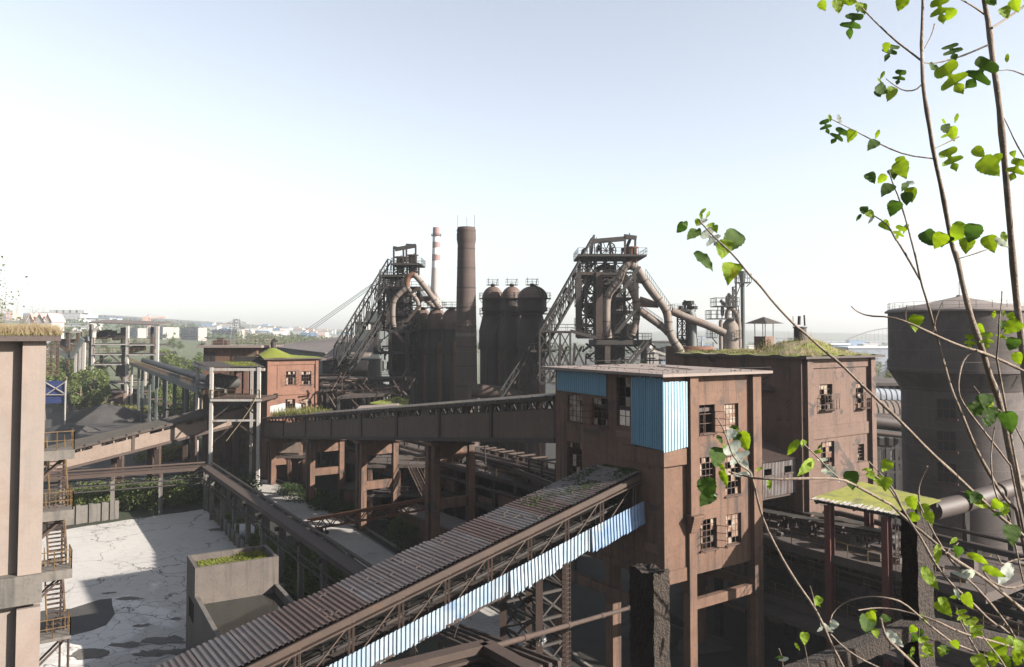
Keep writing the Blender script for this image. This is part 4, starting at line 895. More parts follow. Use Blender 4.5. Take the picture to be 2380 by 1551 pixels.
for i in range(90):
    a, b = r.uniform(0, LB_), r.uniform(0, 6.5); z = r.choice([0, 4.45, 8.75]); L = r.uniform(.5, 3.2)
    if r.random() < .5: mb.bar(bx(a,b,z), bx(a+r.uniform(-.5,.5),b,z+L), r.uniform(.06,.2))
    else: mb.bar(bx(a,b,z+r.uniform(.2,2.5)), bx(a+L*1.5,b+r.uniform(-1,1),z+r.uniform(.2,2.5)), r.uniform(.06,.25))
for i in range(40): a, b = r.uniform(0, LB_), r.uniform(0, 6.5); z = r.choice([0,4.45,8.75]); s_ = r.uniform(.2,.8); mb.fbox(bx(a,b,z), UD, nB, UZ, -s_, s_, -s_, s_*.6, 0, r.uniform(.4,1.8))
mb.build('machinery', M_['dark'], BN)['kind'] = 'stuff'
for b, z, rr in ((1.5,10.2,.35),(3.4,10.0,.5),(-1.4,7.0,.22)): mb = MB(); mb.tube([bx(-2,b,z), bx(LB_+4,b,z)], rr, 10); mb.build('pipe', M_['steel2'], BN, smooth=50)
# ================================================================== brick chimney
CHY = 158.0
c = at(1083, 930, CHY); mpx = CHY/F
topz = at(1083, 529, CHY).z
CH = thing('brick_chimney', 'tall tapering brown brick chimney between the two rows of hot stoves', 'chimney', (c.x, CHY, 0))
rt, rb = 20.3*mpx, 30.5*mpx; zc0 = topz - 40*mpx
mb = MB(); mb.lathe((c.x, CHY, 0), [(rb+(rt-rb)*i/14, zc0*i/14) for i in range(15)], 40); mb.build('shaft', M_['chim'], CH, smooth=40)
mb = MB(); zz = zc0 + .003; e = (topz-zz)/8
pr = [(rt+.01,0),(rt*1.03,0),(rt*1.03,e),(rt*1.07,e),(rt*1.07,2*e),(rt*1.11,2*e),(rt*1.11,5.2*e),(rt*1.06,5.2*e),(rt*1.06,6*e),(rt*1.10,6*e),(rt*1.10,7*e),(rt*1.04,7.2*e),(rt*1.02,8*e),(rt*.72,8*e),(rt*.72,6.5*e)]
mb.lathe((c.x, CHY, zz), pr, 40); mb.build('crown', M_['chim'], CH, smooth=30)
mb = MB()
for k in range(9): z = zc0*(.30+.085*k); rr = rb+(rt-rb)*z/zc0; mb.ring((c.x,CHY,z), rr-.05, rr+.045, -.07, .07, 36)
mb.build('iron_band', M_['dark'], CH)
mb = MB(); z = at(1083, 778, CHY).z; rr = rb+(rt-rb)*z/zc0; mb.ring((c.x,CHY,z), rr-.05, rr+.03, -.35, .35, 40); mb.build('pale_band', M_['pale_dirty'], CH, smooth=40)
for px in (1064, 1085, 1103):
    mb = MB(); q = at(px, 530, CHY-1.2); mb.bar(q, at(px, 500 if px != 1085 else 505, CHY-1.2), .07); mb.build('lightning_rod', M_['steel'], CH)
# striped chimney far behind
Y = 560.0; c = at(1013, 780, Y); m1 = Y/F; zt_ = at(1013, 529, Y).z
SC = thing('striped_chimney', 'slender far chimney with red and white bands at its top', 'chimney', (c.x, Y, 0))
bands = [(529,548,'red'),(548,563,'chwhite'),(563,577,'red'),(577,592,'chwhite'),(592,607,'red'),(607,623,'chwhite')]
rad = lambda py: (7.0 + (py-529)*.0245)*m1*1.12
for a, b, k in bands:
    mb = MB(); za_, zb_ = at(1013,b,Y).z, at(1013,a,Y).z; mb.lathe((c.x,Y,za_), [(rad(b),0),(rad(a),zb_-za_-.01)], 28); mb.build('band', M_[k], SC, smooth=40)
mb = MB(); za_ = at(1013,623,Y).z; mb.lathe((c.x,Y,-1), [(rad(980),0),(rad(623),za_+.99)], 28); mb.build('shaft', M_['chgrey'], SC, smooth=40)
mb = MB(); mb.ring((c.x,Y,at(1013,548,Y).z), rad(548)-.2, rad(548)+1.1, -.3, .1); mb.rail([V3((c.x+(rad(548)+1)*math.cos(a*.52), Y+(rad(548)+1)*math.sin(a*.52), at(1013,548,Y).z)) for a in range(13)], 1.3, 3, .15); mb.build('gallery', M_['steel2'], SC)
# ================================================================== hot blast stoves
def ringpts(c, r, z, n=18, a0=0, a1=2*math.pi): return [V3((c.x+r*math.cos(a0+(a1-a0)*i/n), c.y+r*math.sin(a0+(a1-a0)*i/n), z)) for i in range(n+1)]
def stove_r(px, Y, k, label, ribs=False):
    m = Y/F; s = 1/(2.387*1.721); zy = lambda y: at(px, z5(0, y)[1], Y).z
    c = at(px, 900, Y); t = thing('hot_stove', label, 'hot stove', (c.x, Y, 0), 'hot stoves of the right furnace')
    R0 = 145*s*m*k
    zd, zs_, zf_, zn, zq, zl = zy(228), zy(345), zy(430), zy(490), zy(655), zy(820)
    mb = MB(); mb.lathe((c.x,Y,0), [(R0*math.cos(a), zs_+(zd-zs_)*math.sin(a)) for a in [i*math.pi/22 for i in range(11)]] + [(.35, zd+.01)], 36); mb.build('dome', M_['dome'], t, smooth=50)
    mb = MB(); mb.lathe((c.x,Y,0), [(R0*.99, zf_), (R0*1.0, zs_)], 36)
    mb.lathe((c.x,Y,0), [(R0*.80,zn),(R0*.95,zn+(zf_-zn)*.4),(R0*1.06,zn+(zf_-zn)*.4),(R0*1.06,zf_)], 36); mb.build('drum', M_['stove'], t, smooth=40)
    q = 1.04 if k > .9 else 1.36
    mb = MB(); mb.lathe((c.x,Y,0), [(R0*.88*q,0),(R0*.88*q,zl),(R0*.95*q,zl+.01),(R0*.95*q,zq),(R0*.66*q,zn+.3),(R0*.70*q,zn+.31),(R0*.76*q,zn-.002)], 36); mb.build('shell', M_['stove'], t, smooth=35)
    for z, rr in ((zs_, R0*1.30), (zn, R0*1.28), (zl, R0*1.16*(1.0 if k > .9 else 1.22))):
        mb = MB(); mb.ring((c.x,Y,z), R0*.7, rr, -.12, .02, 28); mb.rail(ringpts(c, rr-.05, z), 1.15, 1.6, .055)
        for i in range(0, 18, 3): a = 2*math.pi*i/18; mb.bar(V3((c.x+R0*.9*math.cos(a),Y+R0*.9*math.sin(a),z-1.3)), V3((c.x+rr*.97*math.cos(a),Y+rr*.97*math.sin(a),z-.1)), .1)
        mb.build('walkway', M_['steel'], t)
    mb = MB(); mb.ring((c.x,Y,zd+.3), .2, 1.35, -.1, .02, 12); mb.rail(ringpts(c, 1.3, zd+.3, 8), 1.15, 1.4, .055); mb.build('walkway', M_['steel'], t)
    for a in (R(-115), R(-60)):
        mb = MB(); mb.tube([V3((c.x+R0*.92*q*math.cos(a), Y+R0*.92*q*math.sin(a), z)) for z in (0, zl-.3)], .28, 8); mb.build('drop_pipe', M_['orange' if a > R(-100) else 'steel2'], t, smooth=50)
    mb = MB()
    for z in [zl*f for f in (.2,.4,.6,.8)]: mb.ring((c.x,Y,z), R0*.86*q, R0*.892*q, -.05, .05, 36)
    mb.build('plate_seam', M_['stove'], t)
    mb = MB(); mb.tube([V3((c.x,Y,zd-.2)), V3((c.x,Y,zd+.55))], .45, 10); mb.bar(V3((c.x-.9,Y,zd+.3)), V3((c.x-1.0,Y,zd+1.9)), .08); mb.bar(V3((c.x+.7,Y,zd+.3)), V3((c.x+1.2,Y,zd+1.7)), .08)
    mb.build('top_valve', M_['steel'], t)
    if ribs:
        mb = MB()
        for i in range(5):
            a = R(-58 + i*17); mb.tube([V3((c.x+(R0+.12)*math.cos(b)*math.cos(a), Y+(R0+.12)*math.cos(b)*math.sin(a), zs_+(zd-zs_+.1)*math.sin(b))) for b in [j*math.pi/2/9 for j in range(10)]], .11, 5)
        mb.build('rib', M_['steel'], t)
    return t, c, R0
S1 = stove_r(z5(408,0)[0], 172, .70, 'leftmost and farthest of the three bulging dark stoves right of the brick chimney')
S2 = stove_r(z5(590,0)[0], 168, .70, 'middle stove of the three bulging dark stoves right of the brick chimney')
S3 = stove_r(z5(785,0)[0], 161, .96, 'nearest and widest bulging dark stove, with ribs on its dome', True)
mb = MB(); Y = 156.0                                           # stairs zigzagging down the stoves
for (x0,y0,x1,y1) in ((545,485,430,650),(430,650,370,810),(575,830,470,980),(830,850,665,1210)):
    a, b = at(*z5(x0,y0), Y), at(*z5(x1,y1), Y)
    for o in (0, .9): mb.bar(a+V3((0,o,0)), b+V3((0,o,0)), .08, .22); mb.bar(a+V3((0,o,1)), b+V3((0,o,1)), .06)
    k = int((a-b).length/.45)
    for i in range(k): q = a.lerp(b, i/k); mb.box(q.x-.12, q.x+.12, Y, Y+.9, q.z-.03, q.z+.03)
    for i in range(6): q = a.lerp(b, i/5); mb.bar(q, q+UZ, .06)
single(mb, 'stove_stair', M_['steel2'], 'rusty stair flights zigzagging down in front of the right hot stoves', 'stairs')
def stove_l(px, Y, label):
    s = 1/(1.9386*1.721); m = Y/F; zy = lambda y: at(px, z4(0, y)[1], Y).z; c = at(px, 900, Y); R0 = 77*s*m
    t = thing('hot_stove', label, 'hot stove', (c.x, Y, 0), 'hot stoves of the left furnace')
    zd, zs_ = zy(745), zy(845)
    mb = MB(); mb.lathe((c.x,Y,0), [(R0*math.cos(a), zs_+(zd-zs_)*math.sin(a)) for a in [i*math.pi/22 for i in range(11)]]+[(.2,zd)], 32); mb.lathe((c.x,Y,0), [(R0*1.0,zy(905)),(R0,zs_-.002)], 32); mb.build('dome', M_['dome'], t, smooth=50)  # lighter dome tone carried down to where the painted shade starts
    mb = MB(); mb.lathe((c.x,Y,0), [(R0*.94,0),(R0*.94,zy(905)-.005)], 32); mb.build('shell', M_['stove'], t, smooth=40)
    for z in (zy(905), zy(1090)): mb = MB(); mb.ring((c.x,Y,z), R0*.85, R0*1.22, -.12, .02, 24); mb.rail(ringpts(c, R0*1.2, z), 1.15, 1.6, .055); mb.build('walkway', M_['steel2'], t)
    mb = MB(); mb.ring((c.x,Y,zd), .2, 1.3, -.1, .3, 10); mb.rail(ringpts(c, 2.2, zd+.2, 8), 1.2, 1.6, .06); mb.ring((c.x,Y,zd+.2), .2, 2.3, -.1, 0, 10)
    mb.build('walkway', M_['steel'], t)
    a = R(-70); mb = MB(); mb.tube([V3((c.x+R0*.95*math.cos(a), Y+R0*1.02*math.sin(a), z)) for z in (0, zy(1000))], .35, 8); mb.build('drop_pipe', M_['orange'], t, smooth=50)
stove_l(z4(848,0)[0], 187, 'left end stove of the three domed stoves behind the brick chimney')
stove_l(z4(962,0)[0], 182.5, 'middle domed stove of the three left of the brick chimney')
stove_l(z4(1078,0)[0], 178, 'domed stove half hidden by the brick chimney')
# ================================================================== blast furnaces
def frame_lattice(mb, zf, Y0, Y1, xs, ys, w, wb, rnd, dens=.6):
    P = lambda x, y, Y: at(*zf(x, y), Y)
    for Y in (Y0, Y1):
        for x in xs: mb.bar(P(x,ys[0],Y), P(x,ys[-1],Y), w)
        for j, y in enumerate(ys):
            mb.bar(P(xs[0],y,Y), P(xs[-1],y,Y), w*.7)
            if j:
                for i in range(len(xs)-1):
                    if rnd.random() < dens: mb.bar(P(xs[i],ys[j-1],Y), P(xs[i+1],y,Y), wb)
                    if rnd.random() < dens: mb.bar(P(xs[i+1],ys[j-1],Y), P(xs[i],y,Y), wb)
    for x in (xs[0], xs[-1]):
        for j, y in enumerate(ys):
            mb.bar(P(x,y,Y0), P(x,y,Y1), w*.7)
            if j: mb.bar(P(x,ys[j-1],Y0 if j % 2 else Y1), P(x,y,Y1 if j % 2 else Y0), wb)
def plat(mb, zf, Y0, Y1, x0, x1, y, th=.3, rail=1.2, r=.06):
    a, b = at(*zf(x0,y), Y0), at(*zf(x1,y), Y0); mb.box(a.x, b.x, Y0, Y1, a.z-th, a.z)
    if rail: mb.rail([V3((a.x,Y0,a.z)), V3((b.x,Y0,a.z)), V3((b.x,Y1,a.z)), V3((a.x,Y1,a.z))], rail, 1.7, r, close=True)
def pth(zf, Y, pts, dY=0): return [at(*zf(x, y), Y + dY*i) for i, (x, y) in enumerate(pts)]
def smooth_path(p, it=2):
    for _ in range(it): p = [p[0]] + [q for a, b in zip(p, p[1:]) for q in (a.lerp(b,.25), a.lerp(b,.75))] + [p[-1]]
    return p
def truss_ramp(mb, A, B, h, wid, n, w=.25, wb=.13):
    # inclined skip bridge: two side trusses between lower ends A and upper ends B, h deep
    s = V3((0, wid, 0))
    for o in (V3((0,0,0)), s):
        mb.bar(A+o, B+o, w); mb.bar(A+o+UZ*h, B+o+UZ*h, w)
        for i in range(n+1):
            p = A.lerp(B, i/n)+o; mb.bar(p, p+UZ*h, wb)
            if i < n: q = A.lerp(B, (i+1)/n)+o; mb.bar(p+UZ*h*(i % 2), q+UZ*h*(1-i % 2), wb)
    for i in range(n+1): p = A.lerp(B, i/n); mb.bar(p, p+s, wb); mb.bar(p+UZ*h, p+s+UZ*h, wb)
rnd = random.Random(21)
# --- right furnace
Y = 150.0; c = at(*z6(640,1000), Y+4)
BR = thing('blast_furnace', 'large dark blast furnace with looping gas pipes behind the blue clad tower', 'blast furnace', (c.x, c.y, 0))
P6 = lambda x, y, Yy=150.0: at(*z6(x, y), Yy)
mb = MB(); m = (Y+4)/F/(2.2157*1.721)
zz = lambda y: at(*z6(640,y), Y+4).z
mb.lathe((c.x,c.y,0), [(135*m,0),(135*m,zz(1040)),(150*m,zz(1000)),(125*m,zz(700)),(95*m,zz(480)),(60*m,zz(420)),(60*m,zz(360))], 28); mb.build('shaft', M_['dark'], BR, smooth=40)
mb = MB(); frame_lattice(mb, z6, Y-2, Y+9, [358,430,505,545], [425,520,610,700,800,900,1000], .5, .22, rnd, .8); mb.build('tower_frame', M_['steel'], BR)
mb = MB(); frame_lattice(mb, z6, Y-1, Y+9, [545,680,770,870], [425,520,650,770,880,1000], .5, .2, rnd, .5); mb.build('tower_frame', M_['steel'], BR)
mb = MB(); frame_lattice(mb, z6, Y-1, Y+8, [368,440,510,600,690,770,865], [265,340,420], .35, .18, rnd, .8); mb.build('top_frame', M_['steel'], BR)
for (x, y0_, y1_) in ((545,420,1010),(870,420,1010),(362,425,1000),(620,1030,1225),(940,1030,1225)):
    mb = MB(); mb.bar(P6(x,y0_,Y-2.3), P6(x,y1_,Y-2.3), 1.3 if x == 545 else 1.0); mb.build('column', M_['steel2'] if x in (545,620) else M_['steel'], BR)
for (x0,x1,y,d) in ((360,970,262,11),(352,720,428,10),(500,1012,1020,10),(640,940,770,6),(660,830,650,6),(355,520,700,9),(355,520,880,9),(560,700,545,8)):
    mb = MB(); plat(mb, z6, Y-3 if y in (262,1020) else Y-1.5, Y-3+d, x0, x1, y, .9 if y == 1020 else .35, 1.25, .07); mb.build('platform', M_['steel'], BR)
mb = MB(); a, b = P6(500,1030,Y-3), P6(980,1080,Y-3); mb.box(a.x, b.x, Y-2.5, Y+7, b.z, a.z-.5); mb.build('bosh_casing', M_['dark'], BR)
mb = MB(); a, b = P6(555,425,Y-1.2), P6(720,460,Y-1.2); mb.box(a.x,b.x,Y-1.3,Y-1,b.z,a.z); a, b = P6(355,420,Y-2.4), P6(500,445,Y-2.4); mb.box(a.x,b.x,Y-2.7,Y-2.2,b.z,a.z); mb.build('shield_plate', M_['steel2'], BR)
mb = MB()                                                     # gantry on the top platform
for x, y0_, y1_ in ((478,132,262),(562,150,262),(645,140,262),(775,98,262),(866,112,262)):
    for Yy in (Y-1, Y+5): mb.bar(P6(x,y0_,Yy), P6(x,y1_,Yy), .38)
for Yy in (Y-1, Y+5):
    mb.bar(P6(472,148,Yy), P6(780,122,Yy), .5, .9); mb.bar(P6(765,100,Yy), P6(878,116,Yy), .5, .8); mb.bar(P6(870,116,Yy), P6(478,148,Yy), .3); mb.bar(P6(645,145,Yy), P6(610,215,Yy), .18)
mb.bar(P6(478,145,Y-1), P6(478,145,Y+5), .4); mb.bar(P6(866,115,Y-1), P6(866,115,Y+5), .4); mb.bar(P6(520,145), P6(520,110), .14); mb.bar(P6(815,100), P6(815,72), .18)
mb.build('gantry', M_['steel'], BR)
mb = MB()
for x, y, r_ in ((545,215,26),(655,230,22),(760,230,20),(400,240,12)): mb.tube([P6(x,y-10,Y-1), P6(x,y-10,Y+2)], r_*m, 10); mb.bar(P6(x-14,y+30), P6(x-6,y), .3); mb.bar(P6(x+14,y+30), P6(x+6,y), .3); mb.bar(P6(x,y-20), P6(x+26,y-34), .25)
for a in range(10): an = a*math.pi/5; q = P6(608,228,Y-1.5); mb.bar(q, q+V3((math.cos(an),0,math.sin(an)))*1.9, .12); an2 = an+math.pi/5; mb.bar(q+V3((math.cos(an),0,math.sin(an)))*1.9, q+V3((math.cos(an2),0,math.sin(an2)))*1.9, .2)
mb.tube([P6(800,150,Y+1), P6(820,158,Y+1)], .9, 8); mb.build('winch', M_['dark'], BR)
mb = MB(); mb.tube([P6(832,200), P6(832,340)], [1.1,1.1], 12); mb.tube([P6(832,196), P6(832,205)], 1.4, 12); mb.build('bleeder_pipe', M_['orange'], BR, smooth=50)
def pipe(name, zf, Y, pts, r_, matk, root, dY=0, it=2, bands=0):
    p = smooth_path(pth(zf, Y, pts, dY), it); mb = MB(); mb.tube(p, r_, 16); o = mb.build(name, M_[matk], root, smooth=60)
    if bands:
        b = MB()
        for i in range(bands): k = int((i+.5)/bands*(len(p)-1)); d = (p[min(k+1,len(p)-1)]-p[max(0,k-1)]).normalized(); b.tube([p[k]-d*.12, p[k]+d*.12], r_*1.06, 16)
        b.build('flange', M_['steel2'], o)
    return o
r6 = 33*150/F/(2.2157*1.721)
pipe('uptake_pipe', z6, Y-4.5, [(832,360),(790,365),(745,410),(722,500),(665,560),(612,640),(612,900),(628,1005)], r6*1.02, 'uptake', BR, bands=8)
pipe('uptake_pipe', z6, Y-3.2, [(745,420),(790,500),(850,600),(880,690),(878,860),(835,975)], r6*.95, 'uptake', BR, bands=6)
pipe('uptake_pipe', z6, Y+6, [(640,360),(560,375),(500,420),(430,560),(370,700),(370,880),(420,1000)], r6*.8, 'steel2', BR, bands=5)
pipe('downcomer_pipe', z6, Y-4.5, [(832,362),(890,395),(985,560),(1130,730),(1158,820),(1160,930),(1210,1040),(1275,1120),(1285,1260)], r6*1.08, 'uptake', BR, bands=10)
pipe('downcomer_pipe', z6, Y-4, [(905,755),(960,800),(1110,905),(1165,960)], r6*.98, 'uptake', BR, bands=4)
mb = MB(); mb.bar(P6(880,490,Y-4), P6(950,505,Y-4), .9); mb.tube([P6(905,660,Y-3), P6(1075,712,Y-3)], .6, 8); mb.tube([P6(910,708,Y-3), P6(1070,718,Y-3)], .4, 8); mb.build('tie_pipe', M_['uptake'], BR)
mb = MB()                                                     # inspection ladders and rails along the downcomer
for a, b in (((958,392),(1192,725)), ((940,720),(1110,838))):
    p, q = P6(*a, Y-4.5), P6(*b, Y-4.5); mb.bar(p, q, .07); mb.bar(p-UZ*1.0, q-UZ*1.0, .07)
    for i in range(15): s = p.lerp(q, i/14); mb.bar(s, s-UZ*1.9, .06)
for a, b in (((890,370),(735,600)), ((850,760),(690,960))):
    for dx in (0, 22): mb.bar(P6(a[0]+dx,a[1],Y-6), P6(b[0]+dx,b[1],Y-6), .1, .3)
    for i in range(24): s = P6(*a,Y-6).lerp(P6(*b,Y-6), i/23); mb.bar(s, s+V3((22*m,0,0)), .08)
    for i in range(8): s = P6(*a,Y-6).lerp(P6(*b,Y-6), i/7); mb.bar(s, s+UZ*1.1, .06)
    mb.bar(P6(*a,Y-6)+UZ*1.1, P6(*b,Y-6)+UZ*1.1, .07)
for a, b in (((985,1030),(830,1225)),): mb.bar(P6(*a,Y-4), P6(*b,Y-4), .5); mb.bar(P6(a[0]-40,a[1],Y-4), P6(b[0]-40,b[1],Y-4), .3)
mb.build('ladder', M_['steel'], BR)
mb = MB(); truss_ramp(mb, at(*z6(-60,1330),Y-6), at(*z6(505,330),Y-1), 5.2, 5.0, 13, .30, .16); mb.build('skip_bridge', M_['dark'], BR)
mb = MB(); truss_ramp(mb, at(*z6(-330,1550),Y-8), at(*z6(350,520),Y-3), 1.6, 3.0, 16, .24, .12)
for x in (60, 200, 330): mb.bar(P6(x,1050,Y-4), P6(x-20,1420,Y-4), .45); mb.bar(P6(x,1050,Y-4), P6(x+90,1260,Y-4), .3); mb.bar(P6(x+60,1080,Y-2), P6(x-90,1400,Y-6), .3)
mb.build('skip_bridge', M_['dark'], BR)
mb = MB(); plat(mb, z6, Y-8, Y-3, 20, 350, 940, .4); plat(mb, z6, Y-8, Y-4, -60, 160, 1110, .4)
for a, b in (((290,940),(520,1000)),): mb.bar(P6(*a,Y-6), P6(*b,Y-6), .3, .6); mb.bar(P6(a[0],a[1]-30,Y-6), P6(b[0],b[1]-30,Y-6), .08)
frame_lattice(mb, z6, Y-8, Y-3, [20,110,200,290], [945,1110,1280,1400], .35, .2, rnd, .7); mb.build('winch_frame', M_['steel'], BR)
# a litter of braces, valves and small pipes through the frame
mb = MB()
for i in range(150):
    x, y, Yy = rnd.uniform(365,870), rnd.uniform(430,1000), rnd.uniform(Y-1, Y+8); L = rnd.uniform(30,110); an = rnd.choice([0,0,90,90,35,-35,55,-55])
    if 640 < x < 860 and y > 540 and rnd.random() < .5: continue
    mb.bar(P6(x,y,Yy), P6(x+L*math.cos(R(an)),y+L*math.sin(R(an)),Yy), rnd.uniform(.12,.4))
for i in range(60):
    x, y = rnd.uniform(380,1000), rnd.uniform(1035,1215); L = rnd.uniform(40,140); an = rnd.choice([0,0,90,40,-40]); mb.bar(P6(x,y,Y+rnd.uniform(-1,8)), P6(x+L*math.cos(R(an)),y+L*math.sin(R(an)),Y+rnd.uniform(-1,8)), rnd.uniform(.1,.3))
for x, y in ((705,835),(770,950),(600,820),(480,760),(820,950)): mb.tube([P6(x,y,Y-1),P6(x,y,Y+1)], 1.6, 10)
mb.build('pipework', M_['dark'], BR)['kind'] = 'stuff'
# --- dust catcher frame right of it
DC = thing('lattice_tower', 'small lattice tower with a valve platform right of the large furnace pipes', 'lattice tower', tuple(at(*z6(1300,1240),Y+6)*V3((1,1,0)) if False else (P6(1300,1240,Y+6).x, Y+6, 0)))
mb = MB(); frame_lattice(mb, z6, Y+4, Y+9, [1240,1282,1320,1360], [750,840,905,980,1060,1240], .28, .14, rnd, .75); mb.build('frame', M_['steel'], DC)
mb = MB(); plat(mb, z6, Y+3, Y+10, 1212, 1402, 756, .3); plat(mb, z6, Y+3, Y+10, 1360, 1418, 1060, .3); mb.build('platform', M_['steel'], DC)
mb = MB(); mb.tube([P6(1372,1240,Y+3), P6(1368,820,Y+3), P6(1345,760,Y+3)], .95, 10); mb.build('pipe', M_['teal'], DC, smooth=50)
mb = MB(); mb.tube([P6(1345,1250,Y+1.5), P6(1345,1075,Y+1.5)], 5.0*.9, 18); mb.build('hopper', M_['orange'], DC, smooth=50)
mb = MB()
for x, y, r_ in ((1305,700,.5),(1350,690,.9),(1380,735,.9),(1270,735,.5),(1330,1040,1.6),(1300,1030,1.4),(1360,1030,1.3)): mb.tube([P6(x,y+14,Y+5),P6(x,y-16,Y+5)], r_, 8)
mb.tube([P6(1306,756,Y+5),P6(1306,668,Y+5)], .28, 6); mb.tube([P6(1340,750,Y+5),P6(1350,690,Y+5)], .5, 6); mb.build('valve', M_['dark'], DC)
pipe('thin_gas_pipe', z6, Y+2, [(1190,765),(1330,825),(1551,908),(1660,962)], .75, 'uptake', DC, it=1)
# --- left furnace
Y = 182.0; P4 = lambda x, y, Yy=182.0: at(*z4(x, y), Yy); m = Y/F/(1.9386*1.721); c = P4(690,1000,Y+4)
BL = thing('blast_furnace', 'smaller farther blast furnace with an orange rust pipe loop, left of the brick chimney', 'blast furnace', (c.x, c.y, 0))
zz = lambda y: at(*z4(690,y), Y+4).z
mb = MB(); mb.lathe((c.x,c.y,0), [(95*m,0),(95*m,zz(940)),(105*m,zz(900)),(85*m,zz(700)),(60*m,zz(560)),(45*m,zz(480))], 26); mb.build('shaft', M_['dark'], BL, smooth=40)
mb = MB(); frame_lattice(mb, z4, Y-2, Y+9, [518,555,590,640,700,760,825], [580,650,720,790,850,915], .45, .2, rnd, .55); mb.build('tower_frame', M_['steel'], BL)
mb = MB(); frame_lattice(mb, z4, Y-1, Y+7, [520,560,610,660,698], [487,530,575], .4, .2, rnd, .9); frame_lattice(mb, z4, Y-1, Y+5, [628,665,705,735,800,825], [395,440,485], .35, .18, rnd, .6); mb.build('top_frame', M_['steel'], BL)
for (x0,x1,y,d) in ((610,845,396,8),(518,702,487,9),(515,830,580,9),(590,752,912,9),(500,750,1080,9),(640,770,690,5),(650,760,790,5),(520,640,730,8)):
    mb = MB(); plat(mb, z4, Y-3, Y-3+d, x0, x1, y, .35 if y < 900 else .6, 1.25, .08); mb.build('platform', M_['steel'], BL)
for x, y0_, y1_ in ((588,575,915),(520,575,920),(825,585,760),(605,930,1260),(490,940,1100),(735,930,1260)):
    mb = MB(); mb.bar(P4(x,y0_,Y-2.3), P4(x,y1_,Y-2.3), .9); mb.build('column', M_['steel'], BL)
mb = MB()
for x, y0_ in ((630,266),(705,285),(728,250),(800,254)):
    for Yy in (Y-1, Y+4): mb.bar(P4(x,y0_,Yy), P4(x,395,Yy), .4)
for Yy in (Y-1, Y+4): mb.bar(P4(628,268,Yy), P4(705,285,Yy), .45); mb.bar(P4(640,288,Yy), P4(802,258,Yy), .5, .9); mb.bar(P4(726,250,Yy), P4(803,254,Yy), .45)
mb.build('gantry', M_['steel'], BL)
for x, y0_, y1_ in ((677,350,472),(778,335,470)):
    mb = MB(); mb.tube([P4(x,y1_), P4(x,y0_)], 1.0 if x > 700 else .8, 12); mb.tube([P4(x,y0_+2), P4(x,y0_-6)], 1.35, 12); mb.bar(P4(x,y0_), P4(x+18,y0_-10), .5); mb.build('bleeder_pipe', M_['steel2'], BL, smooth=50)
mb = MB(); mb.tube([P4(730,345), P4(730,385)], 1.0, 8); mb.tube([P4(655,385),P4(690,385)], .7, 8); mb.build('winch', M_['dark'], BL)
r4 = 20*m
pipe('uptake_pipe', z4, Y-4, [(735,592),(733,540),(745,500),(775,484),(800,492),(850,550),(925,650),(985,745)], r4*1.05, 'uptake', BL, bands=5)
pipe('uptake_pipe', z4, Y-5, [(738,588),(700,605),(650,655),(624,700),(622,830),(632,890)], r4*.98, 'uptake', BL, bands=6)
pipe('uptake_pipe', z4, Y-4.4, [(740,588),(775,640),(820,690),(822,760)], r4*.8, 'uptake', BL, bands=3)
mb = MB(); p = smooth_path(pth(z4, Y-4.02, [(735,575),(733,540),(745,500),(775,484),(795,488)])); mb.tube(p, r4*1.09, 16, cap=False); mb.build('uptake_elbow', M_['orange'], BL, smooth=60)
mb = MB(); p = smooth_path(pth(z4, Y+5, [(690,580),(650,520),(620,520),(610,560),(600,700)])); mb.tube(p, r4*.9, 12); mb.build('uptake_pipe', M_['steel2'], BL, smooth=60)
pipe('tie_pipe', z4, Y-3, [(835,672),(915,668)], .6, 'uptake', BL, it=0)
pipe('downcomer_pipe', z4, Y+8, [(830,640),(900,700),(975,760)], r4*.8, 'uptake', BL, it=1)
mb = MB()
for a, b in (((900,560),(1010,690)),((845,600),(900,660))):
    mb.bar(P4(*a,Y-4), P4(*b,Y-4), .08); mb.bar(P4(a[0],a[1]+16,Y-4), P4(b[0],b[1]+16,Y-4), .08)
    for i in range(10): s = P4(*a,Y-4).lerp(P4(*b,Y-4), i/9); mb.bar(s, s-UZ*2.2, .07)
for a, b in (((825,580),(740,640)),((830,720),(720,850)),((640,930),(700,1010))):
    for dx in (0,14): mb.bar(P4(a[0]+dx,a[1],Y-5), P4(b[0]+dx,b[1],Y-5), .1, .3)
    for i in range(14): s = P4(*a,Y-5).lerp(P4(*b,Y-5), i/13); mb.bar(s, s+V3((14*m,0,0)), .09)
mb.build('ladder', M_['steel2'], BL)
mb = MB(); truss_ramp(mb, at(*z4(165,1240),Y-12), at(*z4(585,545),Y-2), 5.5, 5, 13, .28, .15); mb.build('skip_bridge', M_['dark'], BL)
mb = MB(); truss_ramp(mb, at(*z4(275,1245),Y-12), at(*z4(585,770),Y-3), 1.8, 3.6, 14, .26, .13); a, b = at(*z4(290,1235),Y-10), at(*z4(560,790),Y-3)
for o in (0, 1, 2, 3): mb.bar(a+V3((0,o,.3)), b+V3((0,o,.3)), .5, .3)
mb.build('skip_bridge', M_['dark'], BL)
mb = MB()
for i in range(140):
    x, y, Yy = rnd.uniform(520,830), rnd.uniform(585,1240), rnd.uniform(Y-1, Y+8); L = rnd.uniform(25,80); an = rnd.choice([0,0,90,90,35,-35,55,-55])
    mb.bar(P4(x,y,Yy), P4(x+L*math.cos(R(an)),y+L*math.sin(R(an)),Yy), rnd.uniform(.12,.4))
mb.build('pipework', M_['dark'], BL)['kind'] = 'stuff'
mb = MB()                                                     # guy wires
for y0_, x1, y1_ in ((515,-120,962),(525,-110,975),(540,-100,985)): mb.bar(at(*z4(518,y0_),Y-3), at(*z4(x1,y1_),Y+60), .09)
mb.build('guy_wire', M_['grey'], BL)
